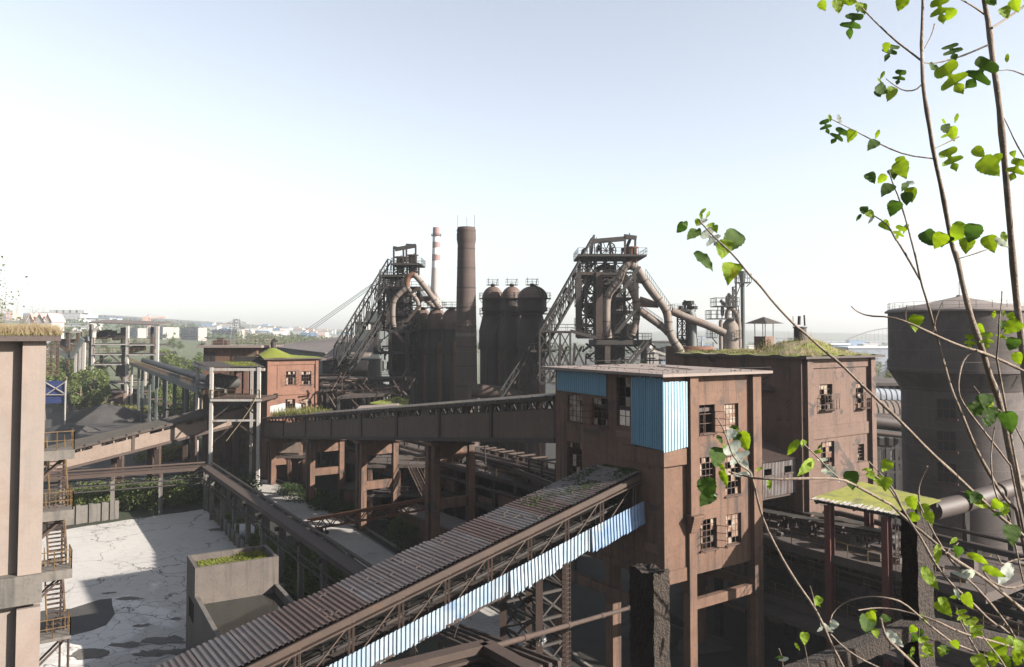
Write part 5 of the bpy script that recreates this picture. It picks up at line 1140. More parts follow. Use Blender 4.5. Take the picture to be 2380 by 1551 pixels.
# blue grey bin house left of the left furnace
t = thing('bin_house', 'tall dark bin house with broken openings left behind the small furnace', 'building', (P4(390,1000,205).x, 205, 0))
a, b = P4(330,860,202), P4(520,1060,202); mb = MB(); mb.box(a.x,b.x,202,212,0,a.z); mb.build('wall', M_['teal'], t)
a2, b2 = P4(415,765,204), P4(510,862,204); mb = MB(); mb.box(a2.x,b2.x,204,212,b2.z-.5,a2.z); mb.build('upper_storey', M_['teal'], t)
mb = MB(); mb.box(a.x-.3,b.x+.2,201.7,212.3,a.z,a.z+.4); mb.rail([V3((a.x,202,a.z+.4)),V3((a2.x,202,a.z+.4))],1.3,1.6,.09); mb.rail([V3((a2.x,204,a2.z)),V3((b2.x,204,a2.z))],1.3,1.6,.09); mb.build('roof', M_['steel'], t)
for k in range(3): mb = MB(); q = P4(405+k*16,887,201.9); mb.box(q.x-.4,q.x+.4,201.92,201.98,q.z-.8,q.z+.8); mb.build('opening', M_['chwhite'], t)
# ================================================================== casthouse sheds and decks in front of the furnaces
def shed(name, label, pts_px, Y0, Y1, ztop_rise, m_w, m_r, cat='shed', eave=None):
    # a low shed: front eave from pixel a to pixel b at depth Y0, ridge rise behind
    (ax, ay), (bx, by) = pts_px; a, b = at(ax, ay, Y0), at(bx, by, Y0); t = thing(name, label, cat, ((a.x+b.x)/2, Y0, 0))
    mb = MB(); mb.box(a.x+.4, b.x-.4, Y0+.4, Y1-.4, 0, min(a.z, b.z)-.05); mb.build('wall', m_w, t)
    mb = MB(); a1, b1 = V3((a.x,Y1,a.z+ztop_rise)), V3((b.x,Y1,b.z+ztop_rise)); mb.hexa((a,b,b1,a1), (a+UZ*.3,b+UZ*.3,b1+UZ*.3,a1+UZ*.3)); mb.build('roof', m_r, t); return t
shed('casthouse', 'casthouse with a pinkish pitched roof below the small furnace skip bridge', (z4(60,1150), z4(440,1118)), 176, 196, 3.6, M_['dark'], M_['roofpitch'], 'shed')
def deck(label, zf, Y0, Y1, x0, y0_, x1, y1_, m, seed, th=.5, name='deck', rail=True, moss=False):
    Y0 *= .87; Y1 *= .87; a, b = at(*zf(x0,y0_),Y0), at(*zf(x1,y1_),Y0); t = thing(name, label, 'platform', ((a.x+b.x)/2, Y0, 0))
    c_, d_ = V3((b.x,Y1,b.z)), V3((a.x,Y1,a.z)); mb = MB(); mb.hexa([p-UZ*th for p in (a,b,c_,d_)], (a,b,c_,d_)); mb.build('floor', m, t)
    if rail: mb = MB(); mb.rail([a,b,c_,d_], 1.15, 1.8, .06); mb.build('railing', M_['steel2'], t)
    k = max(2, int((b.x-a.x)/6))
    for i in range(k+1):
        for yy in (Y0+.4, Y1-.4): q = a.lerp(b, .02+.96*i/k); mb = MB(); mb.bar(V3((q.x,yy,0)), V3((q.x,yy,q.z-th)), .5); mb.build('post', M_['steel'], t)
    return t
deck('upper charging deck with rusty railing below the small furnace skip bridge', z4, 196, 206, 50,1258, 275,1262, M_['steel2'], 1)
deck('curved roofed walkway deck in the dark in front of the small furnace', z4, 190, 200, 460,1300, 765,1290, M_['slab'], 2)
deck('long dark deck with debris behind the left end of the central gallery', z4, 178, 190, 190,1430, 600,1405, M_['slab'], 3)
deck('inclined narrow walkway beside the domed left stoves', z4, 186, 189, 640,1375, 770,1335, M_['steel2'], 4)
mg = at(*z4(445,1476),150); mg2 = at(*z4(735,1500),150)
t = thing('moss_roofed_shed', 'low shed with a bright green moss roof in the dark behind the central gallery', 'shed', (mg.x, 150, 0))
mb = MB(); mb.hexa((mg-UZ*.2,mg2-UZ*.2,V3((mg2.x-1,161,mg2.z+.2)),V3((mg.x+4,161,mg.z+.2))),(mg,mg2,V3((mg2.x-1,161,mg2.z+.4)),V3((mg.x+4,161,mg.z+.4)))); mb.build('roof', M_['moss'], t)
mb = MB(); mb.box(mg.x+1,mg2.x-1,151,160,0,mg2.z-.25); mb.build('wall', M_['dark'], t)
mb = MB(); a, b = at(*zf(590,985),146), at(*zf(1130,950),146); mb.hexa((a-UZ*.3,b-UZ*.3,b+V3((0,4,-.1)),a+V3((0,4,-.1))),(a,b,b+V3((0,4,.4)),a+V3((0,4,.4)))); mb.build('awning', M_['roofpitch'], t)
# scattered braces, poles and pipes in the yard of the furnaces
t = thing('pipe_rack', 'tangle of rusty poles and pipes on racks between the brick tower and the left stoves', 'pipe rack', (P4(250,1400,158).x, 158, 0))
mb = MB()
for i in range(130):
    x, y = rnd.uniform(50,760), rnd.uniform(1270,1520); Yy = 153+rnd.uniform(0,13); L = rnd.uniform(20,120); an = rnd.choice([0,8,90,90,60,-60,45,-30]); mb.bar(P4(x,y,Yy), P4(x+L*math.cos(R(an)),y+L*math.sin(R(an)),Yy+rnd.uniform(-2,2)), rnd.uniform(.08,.28))
mb.build('pole', M_['steel2'], t)['kind'] = 'stuff'
for y in (1290,1340,1390):
    mb = MB(); mb.tube([P4(60,y,164), P4(760,y+rnd.uniform(-10,20),164)], .5, 8); mb.build('pipe', M_['steel'], t)
for x in (120,330,540,700):
    mb = MB(); mb.bar(P4(x,1270,188)*V3((1,1,0)) if False else V3((P4(x,1270,164).x,164,0)), P4(x,1280,164), .5); mb.build('post', M_['steel'], t)
t = thing('hopper_ladder', 'orange rusty chute with a ladder hanging below the charging deck', 'chute', (P4(255,1300,168).x, 168, 0))
mb = MB(); mb.bar(P4(268,1262,168), P4(252,1400,168), 1.3, .8); mb.build('chute', M_['orange'], t)
mb = MB()
for dx in (-12,8): mb.bar(P4(243+dx,1262,167), P4(262+dx,1395,167), .14)
for i in range(18): q = P4(243,1262,167).lerp(P4(262,1395,167), i/17); mb.bar(q-V3((.8,0,0)), q+V3((.6,0,0)), .1)
mb.build('ladder', M_['steel2'], t)
pipeA = MB(); pipeA.tube([at(*z5(210,1222),150), at(*z5(420,1240),150), at(*z5(600,1275),150), at(*z5(680,1300),150)], 1.35, 12)
single(pipeA, 'steam_pipe', M_['steel2'], 'thick brown pipe lying behind the central gallery roof below the right stoves', 'pipe', smooth=50)
# ================================================================== brick tower at the left end of the central gallery
K0 = at(620.5, 900, 154.0); K0 = V3((K0.x, K0.y, 0)); kf = Face(K0, VD, UD*-1); KW = kf.uv(738.5, 900)[0]
kz = kf.uv(680, 835)[1]; BT = thing('brick_tower', 'small red plastered tower with a mossy roof at the left end of the central gallery', 'building', K0)
KH = [kf.rect(z3, *q) for q in ((640,600,810,835),(915,600,1085,835),(630,1095,800,1262),(905,1090,1080,1285))]
mb = MB(); wall_face(mb, kf, KW, 0, kz, KH, .4); kU = 9.0
wall_face(mb, Face(K0+UD*kU, UD*-1, VD*-1), kU, 0, kz, []); wall_face(mb, Face(K0+VD*KW, UD, VD), kU, 0, kz, []); wall_face(mb, Face(K0+VD*KW+UD*kU, VD*-1, UD), KW, 0, kz, [])
mb.build('wall', M_['wall_smooth'], BT)
for i, h in enumerate(KH): window(kf, h, BT, 4, 4, (.35,.3,.1,.5)[i], seed=60+i, casement=i < 2)
mb = MB(); pw = KW*.055
kf.boxo(mb, -.02, pw, 0, kz-.004, 0, .3); kf.boxo(mb, KW-pw, KW+.02, 0, kz-.004, 0, .3); mb.build('pilaster', M_['wall_smooth'], BT)
za_, zb_ = kf.uv(*z3(700,1018))[1], kf.uv(*z3(700,918))[1]
mb = MB(); kf.boxo(mb, pw+.01, KW-pw-.01, za_, zb_, 0, .16); kf.boxo(mb, pw+.01, KW-pw-.01, kz-1.1, kz-.006, 0, .16); mb.build('band', M_['wall_smooth'], BT)
mb = MB(); pts = [kf.p(*kf.uv(*z3(x,y)), .02) for x, y in ((352,1225),(420,1205),(500,1195),(560,1175),(625,1165),(628,1240),(620,1330),(352,1330))]; mb.poly(pts[::-1])
pts = [kf.p(*kf.uv(*z3(x,y)), .02) for x, y in ((805,1160),(850,1175),(905,1185),(905,1330),(803,1330))]; mb.poly(pts[::-1]); mb.build('bare_plaster', M_['bone'], BT)
mb = MB(); n1, n2 = 16, 14; r = random.Random(6)
for i in range(n1+1):
    for j in range(n2+1):
        a = -.9+(KW+1.8)*i/n1; b = -.9+(kU+1.8)*j/n2; d = math.hypot((a-1.9)/4.6, (b-3.0)/4.5); f = max(0, 1-d)**1.5
        mb.v.append(tuple(K0+VD*a+UD*b+UZ*(kz+.22+1.9*f+.55*sstep(0,1,1-abs(a-KW*.4)/KW)*sstep(-.9,3,b)+(r.uniform(-.05,.05) if 0 < i < n1 and 0 < j < n2 else 0))))
for i in range(n1):
    for j in range(n2): p = i*(n2+1)+j; mb.f.append((p, p+n2+1, p+n2+2, p+1))
mb.build('roof', M_['moss'], BT, smooth=50)
mb = MB(); mb.fbox(K0, VD, UD, UZ, -.95, KW+.95, -.95, kU+.95, kz, kz+.2); mb.build('roof_edge', M_['slab'], BT)
q = onp(*z3(415,190), K0+UD*3, VD); mb = MB(); mb.tube([V3((q.x,q.y,kz+1.2)), V3((q.x,q.y,kz+3.5))], .55, 10); mb.tube([V3((q.x-.1,q.y,kz+3.4)), V3((q.x+.5,q.y,kz+3.9))], .5, 8); mb.build('vent', M_['steel'], BT, smooth=40)
mb = MB(); q = kf.p(*kf.uv(*z3(455,1030)), .35); mb.box(q.x-.3,q.x+.3,q.y-.2,q.y+.2,q.z-.5,q.z+.4); mb.bar(q+UZ*.4, kf.p(*kf.uv(*z3(455,995)), .1), .1); mb.build('lamp', M_['dark'], BT)
mb = MB(); r = random.Random(8); pts = []
g0, g1 = GB1.lerp(GB0,.02), GB1.lerp(GB0,.235)
for i in range(520): q = g0.lerp(g1, r.random()); pts.append(q+nB*r.uniform(.5,5.5)+UZ*(hB1+.3))
grass_tufts(mb, pts[:400], .9, r, 4, .05, .5); grass_tufts(mb, pts[400:], 1.7, r, 4, .045, .35)
struct(mb, 'gallery_roof_weeds', M_['grass'], kind='stuff')
# ================================================================== white posted transfer porch
Yp = 146.0; pc = at(545, 900, Yp)
PO = thing('transfer_porch', 'open transfer porch on white steel posts with a partly mossy roof beside the red tower', 'porch', (pc.x, Yp, 0))
pf = lambda x, y, Yy=Yp: at(*z2(x, y), Yy)
for x, y0_, Yy in ((1628,655,Yp),(2192,655,Yp),(1462,600,Yp+9),(2110,610,Yp+9)):
    q = pf(x,y0_,Yy); mb = MB(); mb.box(q.x-.28,q.x+.28,Yy-.28,Yy+.28,0,q.z); mb.build('post', M_['white'], PO)
mb = MB(); A, B, C_, D_ = pf(1590,655), pf(2260,655), pf(2120,585,Yp+10), pf(1405,592,Yp+10)
mb.corr(A, B, C_, D_, 50, .08, UZ, seed=4); mb.build('roof', M_['faroof'], PO)
mb = MB(); r = random.Random(4)
for i in range(900): q = A.lerp(B, r.uniform(.45,.97)).lerp(D_.lerp(C_, r.uniform(.45,.97)), r.uniform(.2,.97)); grass_tufts(mb, [q+UZ*.05], .10, r, 3, .10, 1.2)
mb.build('moss', M_['moss'], PO)['kind'] = 'stuff'
mb = MB(); mb.bar(A-UZ*.4, B-UZ*.4, .3, .5); mb.bar(A-UZ*.4, D_-UZ*.4, .3, .5); mb.bar(D_-UZ*.4, C_-UZ*.4, .3, .5); mb.build('eave_beam', M_['white'], PO)
f0 = pf(1620,1022); f1 = pf(2230,1028); mb = MB(); mb.box(f0.x, f1.x, Yp-.4, Yp+9, f0.z-.6, f0.z); mb.build('floor', M_['steel2'], PO)
mb = MB(); mb.box(f0.x, f1.x, Yp-.5, Yp-.41, f0.z-.55, f0.z-.15); mb.build('floor_edge', M_['white'], PO)
mb = MB(); mb.rail([V3((f0.x,Yp-.3,f0.z)), V3((f1.x-.4,Yp-.3,f0.z))], 1.55, 1.6, .09); mb.rail([V3((f0.x,Yp-.3,f0.z)), V3((f0.x-4.2,Yp+8,f0.z))], 1.55, 1.6, .09); mb.build('railing', M_['yellow'], PO)
mb = MB(); q0_, q1_ = pf(1630,1290), pf(2180,1285); mb.bar(q0_, q1_, .35); mb.build('tie_beam', M_['white'], PO)
mb = MB()
for a, b in (((1640,1270),(1910,1055)),((2170,1230),(1930,1055)),((1650,1540),(1900,1320)),((2170,1500),(1930,1320))): mb.bar(pf(*a,Yp+.5), pf(*b,Yp+.5), .22)
mb.build('brace', M_['steel2'], PO)
p = [pf(2165,990,Yp-.6), pf(2100,1120,Yp-.7), pf(2000,1270,Yp-.8), pf(1900,1400,Yp-.9), pf(1800,1530,Yp-1)]; mb = MB(); mb.tube(smooth_path(p), .07, 6); mb.build('hanging_rope', M_['straw'], PO)
mb = MB(); q = pf(1950,830,Yp+8); mb.box(f0.x+1, f1.x, Yp+9.1, Yp+9.4, f0.z-.5, q.z+5); mb.build('rear_wall', M_['dark'], PO)
mb = MB()
for x in (1950, 2040): q = pf(x,830,Yp+8.9); mb.box(q.x-.5,q.x+.5,Yp+8.7,Yp+9.0,q.z-2.2,q.z+2.2)
mb.build('pillar', M_['brick'], PO)
mb = MB()
for i, x in enumerate((1660,1705,1750,1800,1850)): q = pf(x,800+i*9,Yp+4); mb.tube([V3((q.x-.6,Yp+3,q.z)),V3((q.x+.6,Yp+5.5,q.z))], 1.15, 12)
mb.build('belt_cover', M_['belt'], PO, smooth=40)
# ================================================================== flat roofed dark building behind the porch
a = at(*z2(1530,420),172); b = at(*z2(2165,420),172); t = thing('flat_roofed_building', 'dark flat roofed building with a wall ladder behind the porch', 'building', (a.x, 172, 0))
mb = MB(); mb.box(a.x,b.x,172,186,0,a.z); mb.build('wall', M_['wall'], t)
mb = MB(); q0_ = at(*z2(1468,405),172); q1_ = at(*z2(2240,405),172); mb.box(q0_.x,q1_.x,170.6,188,a.z,a.z+.5); mb.rail([V3((a.x,171,a.z+.5)),V3((b.x,171,a.z+.5)),V3((b.x,187,a.z+.5)),V3((a.x,187,a.z+.5))],1.3,2.6,.06,close=True); mb.build('roof', M_['roofpitch'], t)
mb = MB(); x0 = at(*z2(1890,500),171.7).x
for dx in (0,.9): mb.bar(V3((x0+dx,171.7,a.z-8)), V3((x0+dx,171.7,a.z+1)), .09)
for k in range(18): mb.bar(V3((x0,171.7,a.z-8+k*.5)), V3((x0+.9,171.7,a.z-8+k*.5)), .07)
mb.build('ladder', M_['steel2'], t)
for x in (1565,1640): q = at(*z2(x,530),171.9); mb = MB(); mb.box(q.x-.5,q.x+.5,171.9,171.99,q.z-1.2,q.z+1.2); mb.build('window', M_['dark'], t)
mb = MB(); q = at(*z2(1750,395),178); mb.box(q.x-2,q.x+1.5,177,179,a.z+.5,a.z+1.5); mb.box(q.x-1,q.x+.6,177.3,178.6,a.z+1.5,a.z+2.1); mb.build('roof_machine', M_['steel2'], t)
# ================================================================== white steel transfer tower, upper left
Yt = 300.0; tp = lambda x, y, Yy=300.0: at(*z2(x, y), Yy); q = tp(570,940)
WT = thing('steel_transfer_tower', 'open white steel tower with conveyor decks and a brick hut at its foot', 'tower', (q.x, Yt, 0))
zb_ = 0
for x, y0_, dY in ((222,150,0),(628,160,0),(985,165,0),(190,140,12),(578,180,12),(920,175,12),(195,150,0) if False else (315,490,12)):
    a = tp(x,y0_,Yt+dY); mb = MB(); mb.box(a.x-.48,a.x+.48,Yt+dY-.48,Yt+dY+.48,0,a.z); mb.build('post', M_['white'] if dY == 0 else M_['steel2'], WT)
mb = MB(); a, b = tp(165,128), tp(1005,160); a2, b2 = tp(185,112,Yt+13), tp(1000,140,Yt+13); mb.hexa((a,b,V3((b.x,Yt+13,b.z+1.2)),V3((a.x,Yt+13,a.z+1.2))),(a+UZ*.5,b+UZ*.5,V3((b.x,Yt+13,b.z+1.7)),V3((a.x,Yt+13,a.z+1.7)))); mb.build('roof', M_['faroof'], WT)
for (x0,x1,y) in ((235,605,365),(645,955,372),(235,560,485),(645,955,488),(235,560,604),(235,590,828),(640,960,806),(720,935,942)):
    a, b = tp(x0,y), tp(x1,y); mb = MB(); mb.box(a.x,b.x,Yt-.6,Yt+12,a.z-.8,a.z-.1); mb.build('deck', M_['steel'], WT)
    mb = MB(); mb.box(a.x,b.x,Yt-.9,Yt-.62,a.z-.75,a.z-.35); mb.build('deck_beam', M_['white'], WT)
    if y < 500 or y == 806:
        mb = MB(); mb.rail([V3((a.x,Yt-.5,a.z)), V3((b.x,Yt-.5,a.z))], 2.0, 1.9, .13); mb.build('railing', M_['yellow'], WT)
mb = MB()
for a, b in (((235,600),(420,490)),((540,600),(400,490)),((230,790),(420,615)),((560,790),(400,615)),((650,480),(800,380)),((235,930),(400,830)),((560,930),(400,830)),((640,690),(720,600))):
    for dY in (0, 12): mb.bar(tp(*a,Yt+dY), tp(*b,Yt+dY), .4)
mb.build('brace', M_['steel2'], WT)
mb = MB()
for x, y, s in ((285,270,1.5),(330,262,1.7),(400,268,1.5),(540,285,1.4),(740,430,1.5)): q = tp(x,y,Yt+5); mb.fbox(q, V3((.95,0,.2)), V3((0,1,0)), V3((-.2,0,.95)), -s*1.7,s*1.7,-2,2,-s*.8,s*.8)
mb.tube([tp(585,470,Yt+5), tp(580,180,Yt+5)], 1.2, 8); mb.tube([tp(545,760,Yt+6), tp(560,600,Yt+6)], 2.0, 8); mb.build('machinery', M_['dark'], WT)
mb = MB(); mb.tube(smooth_path([tp(222,300), tp(222,235), tp(255,200), tp(300,190)]), .9, 8); mb.build('vent_pipe', M_['white'], WT)
a, b = tp(195,945,Yt+1), tp(720,1140,Yt+1); HT = thing('brick_hut', 'pinkish brick hut with two windows under the white steel tower', 'hut', (a.x, Yt+1, 0))
hz_ = a.z; mb = MB(); mb.box(a.x,tp(620,940,Yt+1).x,Yt-3,Yt+9,0,hz_); mb.build('wall', M_['wall2'], HT)
mb = MB(); mb.box(a.x-1.2,tp(640,940,Yt+1).x,Yt-4.5,Yt+10,hz_,hz_+.5); mb.build('roof', M_['slab'], HT)
for x in (298, 432): q = tp(x,1075,Yt-3.05); mb = MB(); mb.box(q.x-1.2,q.x+1.2,Yt-3.06,Yt-3.01,q.z-2,q.z+2); o = mb.build('window', M_['dark'], HT); mb = MB(); mb.box(q.x-.2,q.x+.9,Yt-3.12,Yt-3.07,q.z-1.6,q.z+.9); mb.build('pane', M_['bone'], o)
# inclined belt conveyor from the white tower down to the porch
p0, p1 = at(*z2(650,590),Yt-1), at(*z2(1470,905),Yp+6)
BC = thing('belt_conveyor', 'inclined belt conveyor with hooded belt running from the white steel tower to the porch', 'conveyor', (p1.x, p1.y, 0))
d = (p1-p0).normalized(); s = V3((d.y,-d.x,0)).normalized()
if s.y > 0: s = -s
mb = MB()
for o in (0, -5): mb.bar(p0-UZ*.6+s*o, p1-UZ*.6+s*o, .35, .9)
mb.bar(p0-UZ*.1-s*2.5, p1-UZ*.1-s*2.5, 5, .2); mb.build('girder', M_['teal'], BC)
mb = MB(); mb.rail([p0+s*.1, p1+s*.1], 1.5, 1.9, .06); mb.rail([p0-s*4.9, p1-s*4.9], 1.5, 4, .05); mb.build('railing', M_['yellow'], BC)
mb = MB(); k = 26
for i in range(k): a = p0.lerp(p1, .12+.86*i/k)+UZ*1.2-s*3; b = p0.lerp(p1, .12+.86*(i+.93)/k)+UZ*1.2-s*3; mb.tube([a,b], .85, 12)
mb.build('belt_hood', M_['belt'], BC, smooth=40)
for f in (.05,.22,.30,.44,.55,.66,.78,.9):
    q = p0.lerp(p1, f); mb = MB()
    for o in (-.2,-4.8): e = q+s*o; mb.bar(V3((e.x,e.y,0)), V3((e.x,e.y,q.z-1.0)), .6)
    mb.build('leg', M_['white'] if f < .2 else M_['teal'], BC)
    mb = MB(); mb.bar(q-s*.2-UZ*(q.z*.5), q-s*4.8-UZ*(q.z*.5), .5); mb.build('cross_beam', M_['steel2'], BC)
# yellow walkway conveyor on the far left
p0, p1, p2 = at(*z1(455,480),300), at(*z1(590,555),300), at(*z1(690,400),300); p3 = at(*z1(735,400),302)
YC = thing('walkway_conveyor', 'bent conveyor walkway with yellow rails left of the white steel tower', 'conveyor', (p1.x, 300, 0))
mb = MB()
for a, b in ((p0,p1),(p1,p2),(p2,p3)): mb.bar(a-UZ*.9, b-UZ*.9, 4, 1.6)
mb.build('girder', M_['teal'], YC)
mb = MB(); mb.rail([p0-V3((0,2,0)),p1-V3((0,2,0)),p2-V3((0,2,0)),p3-V3((0,2,0))], 1.8, 2.2, .22); mb.build('railing', M_['yellow'], YC)
for x in (625,660,688): q = at(*z1(x,480),300); mb = MB(); mb.bar(V3((q.x,300,0)), V3((q.x,300,at(*z1(x,480 if x < 680 else 450),300).z)), 1.0); mb.build('leg', M_['white'], YC)
a, b = at(*z1(455,372),330), at(*z1(580,372),330); t = thing('conveyor_shelter', 'small open roofed conveyor head beyond the concrete roof edge', 'shelter', (a.x,330,0))
mb = MB(); mb.box(a.x,b.x,329,338,a.z,a.z+.7); mb.build('roof', M_['faroof'], t)
mb = MB()
for x in (a.x+1, b.x-1):
    for yy in (330,337): mb.box(x-.5,x+.5,yy-.5,yy+.5,0,a.z)
for y in (430,440): q = at(*z1(450,y),332); q2 = at(*z1(730,y+4),332); mb.bar(q,q2,1.2)
mb.build('frame', M_['steel2'], t)
mb = MB(); mb.tube([at(*z1(500,480),333), at(*z1(610,520),333)], 2.2, 8); mb.build('drum', M_['belt'], t)
a, b = at(103,885,235), at(155,930,235); t = thing('sheet_fence', 'blue corrugated sheet fence with diagonal white bars at the far left', 'fence', (a.x,235,0))
x0, x1 = at(100,885,235).x, at(154,885,235).x; mb = MB(); zt_ = a.z
for k in range(14): z = zt_-6.8+k*.48; mb.box(x0,x1,235-.05*(k % 2),235.2,z,z+.47)
mb.build('panel', M_['fence_blue'], t)
mb = MB(); mb.bar(V3((x0,234.7,zt_)), V3((x1,234.7,zt_-4)), .25); mb.bar(V3((x0,234.7,zt_-5)), V3((x1,234.7,zt_-.3)), .25); mb.bar(V3((x0,234.7,zt_-4.2)), V3((x1,234.7,zt_-4.2)), .22); mb.bar(V3((x1,234.7,0)), V3((x1,234.7,zt_)), .3); mb.build('bar', M_['white'], t)
# ================================================================== sheds beyond the red tower
q0_ = at(*zq(880,690),300); q1_ = at(*zq(1690,790),262)
t = thing('long_shed', 'long low shed with a shallow grey brown roof behind the red tower', 'shed', (q1_.x,q1_.y,0))
d = (q1_-q0_); d.z = 0; L = d.length; d.normalize(); s = V3((-d.y,d.x,0)); s = s if s.y > 0 else -s
za_, zb_ = q0_.z, q1_.z; e = lambda a, b, z: V3((q0_.x,q0_.y,0))+d*a+s*b+UZ*z; W = 62
mb = MB(); mb.add([e(0,0,0),e(L,0,0),e(L,0,zb_),e(0,0,za_),e(0,W,0),e(L,W,0),e(L,W,zb_),e(0,W,za_),e(0,W/2,za_+3.5),e(L,W/2,zb_+2)],((0,1,2,3),(1,5,6,9,2),(4,0,3,8,7),(5,4,7,6))); mb.build('wall', M_['teal'], t)
mb = MB(); up = UZ*.4
mb.hexa((e(-1,-1.5,za_),e(L+1,-1.5,zb_),e(L+1,W/2,zb_+2.2),e(-1,W/2,za_+3.7)),(e(-1,-1.5,za_)+up,e(L+1,-1.5,zb_)+up,e(L+1,W/2,zb_+2.2)+up,e(-1,W/2,za_+3.7)+up)); mb.hexa((e(-1,W/2+.01,za_+3.7),e(L+1,W/2+.01,zb_+2.2),e(L+1,W+1.5,zb_),e(-1,W+1.5,za_)),(e(-1,W/2+.01,za_+3.7)+up,e(L+1,W/2+.01,zb_+2.2)+up,e(L+1,W+1.5,zb_)+up,e(-1,W+1.5,za_)+up)); mb.build('roof', M_['faroof'], t)
a, b = at(*zq(682,672),296), at(*zq(862,690),296); mb = MB(); mb.box(a.x,b.x,296,297,0,min(a.z,b.z)); mb.box(a.x-.6,b.x,295.6,297,min(a.z,b.z)+.01,min(a.z,b.z)+.5)
single(mb, 'blue_shed_gable', M_['fablue'], 'pale blue shed end wall just left behind the mossy red tower roof', 'shed')
# ================================================================== far town on the left
def simple_block(name, label, cat, x0, x1, ytop, Y, dep, m, parts=(), group=None, skew=0):
    # plain block with its top edge on the given pixel row
    a, b = at(x0, ytop, Y), at(x1, ytop, Y); g = gh((a.x+b.x)/2, Y); t = thing(name, label, cat, ((a.x+b.x)/2, Y, g), group)
    mb = MB(); zt_ = (a.z+b.z)/2; mb.box(a.x, b.x, Y, Y+dep, g-6, zt_); mb.build('wall', m, t); return t, a.x, b.x, zt_, g
FAR = 1.6
def apartment(label, xs, xm, xe, ytop, Y, seed):
    Y *= FAR
    # a slab block: grey balcony front from xs to xm, sunlit end wall from xm to xe
    a, b = at(xs, ytop, Y), at(xm, ytop, Y); ang = VD; g = gh(b.x, Y); zt_ = b.z
    e = onp(xe, ytop, V3((b.x,Y,0)), VD); W = max(3, (V3((e.x,e.y,0))-V3((b.x,Y,0))).dot(VD)); L = (b.x-a.x)*1.05
    t = thing('apartment_block', label, 'apartment block', (b.x, Y, g), 'apartment blocks beyond the works'); O = V3((b.x,Y,0)); ex = (V3((a.x,Y,0))-O).normalized()*.86+UD*.5; ex.normalize()
    hL = L/.92
    mb = MB(); mb.fbox(O, VD, ex, UZ, 0, W, 0, hL, g-8, zt_); mb.build('wall', M_['grey'], t)
    mb = MB(); mb.fbox(O, VD, ex, UZ, 0, W, -.25, -.01, g-8, zt_+.3); mb.build('end_wall', M_['cream'], t)
    mb = MB(); r = random.Random(seed)
    for k in range(int(hL/3)):
        for j in range(7):
            z = zt_-2.2-j*3; s_ = k*3+.6; out = VD*-1
            if r.random() < .85: mb.fbox(O, VD*-1, ex, UZ, .02, .25 if r.random() < .5 else .9, s_, s_+1.7, z-.9, z+.6)
    mb.build('balcony', M_['teal'], t)['kind'] = 'stuff'
    mb = MB()
    for k in range(int(hL/2.2)): p = O+ex*(k*2.2+1)+VD*r.uniform(1,W-1); mb.fbox(V3((p.x,p.y,zt_)), VD, ex, UZ, -.7,.7,-.5,.5,.0,r.uniform(.7,1.8))
    mb.build('water_heater', M_['dark'], t)
zx = lambda x, y: z2(x, y)
for lab, a, b, c_, y, Y, sd_ in (('apartment slab seen through the open top of the white steel tower', 600,745,850,192,640,1), ('apartment slab with the widest pale end wall just right of the white steel tower', 850,1045,1170,178,640,2),
                              ('middle apartment slab with balconies on its sunlit end wall', 1240,1465,1570,186,650,3), ('rightmost apartment slab behind the power pylon', 1605,1930,2015,205,700,4)):
    apartment(lab, zx(a,0)[0], zx(b,0)[0], zx(c_,0)[0], zx(0,y)[1], Y, sd_)
apartment('narrow apartment slab behind the widest pale end wall', zx(1160,0)[0], zx(1172,0)[0], zx(1240,0)[0], zx(0,180)[1], 690, 9)
# white factory far left
for lab, x0, x1, y, Y, dp, m in (('big white factory hall on the far left horizon', 735,1250,985,1250,80,'bone'), ('grey wing left of the big white factory hall', 590,733,978,1260,60,'grey'), ('lower white hall in front of the big factory', 750,1225,1085,1180,50,'chwhite'),
                              ('white hall with a blue roof edge right of the big factory', 1330,1700,1062,1230,60,'bone'), ('grey hall between the two white factory halls', 1252,1330,1045,1290,40,'grey'), ('long low white building with a strip of windows in front of the factory', 830,1400,1152,900,40,'bone'), ('long lower white row behind the fir tree', 800,1380,1195,780,30,'chwhite'),
                              ('pale tower block cut by the sapling at the left edge', 90,200,950,1300,40,'fared')):
    t, xa, xb, zt_, g = simple_block('factory_hall' if 'tower' not in lab else 'tower_block', lab, 'factory' if 'tower' not in lab else 'tower block', za(x0,0)[0], za(x1,0)[0], za(0,y)[1], Y*1.5, dp, M_[m])
    Y *= 1.5
    mb = MB(); mb.box(xa-1, xb+1, Y-1, Y+dp+1, zt_, zt_+1.2); mb.build('roof', M_['fablue'] if 'blue' in lab else M_['bone'], t)
    if Y > 800:
        mb = MB(); k = int((xb-xa)/9)
        for j in range(4):
            for i in range(k): x = xa+(i+.3)*(xb-xa)/k; mb.box(x, x+4, Y-.4, Y-.1, zt_-9-j*9, zt_-5.5-j*9)
        mb.build('window_row', M_['grey'], t)['kind'] = 'stuff'
    if 'big white factory hall on' in lab:
        mb = MB()
        for k in range(5): x = xa+(k+.2)*(xb-xa)/5; mb.box(x, x+20, Y+2, Y+30, zt_+1.2, zt_+8)
        mb.build('roof_vent', M_['bone'], t)
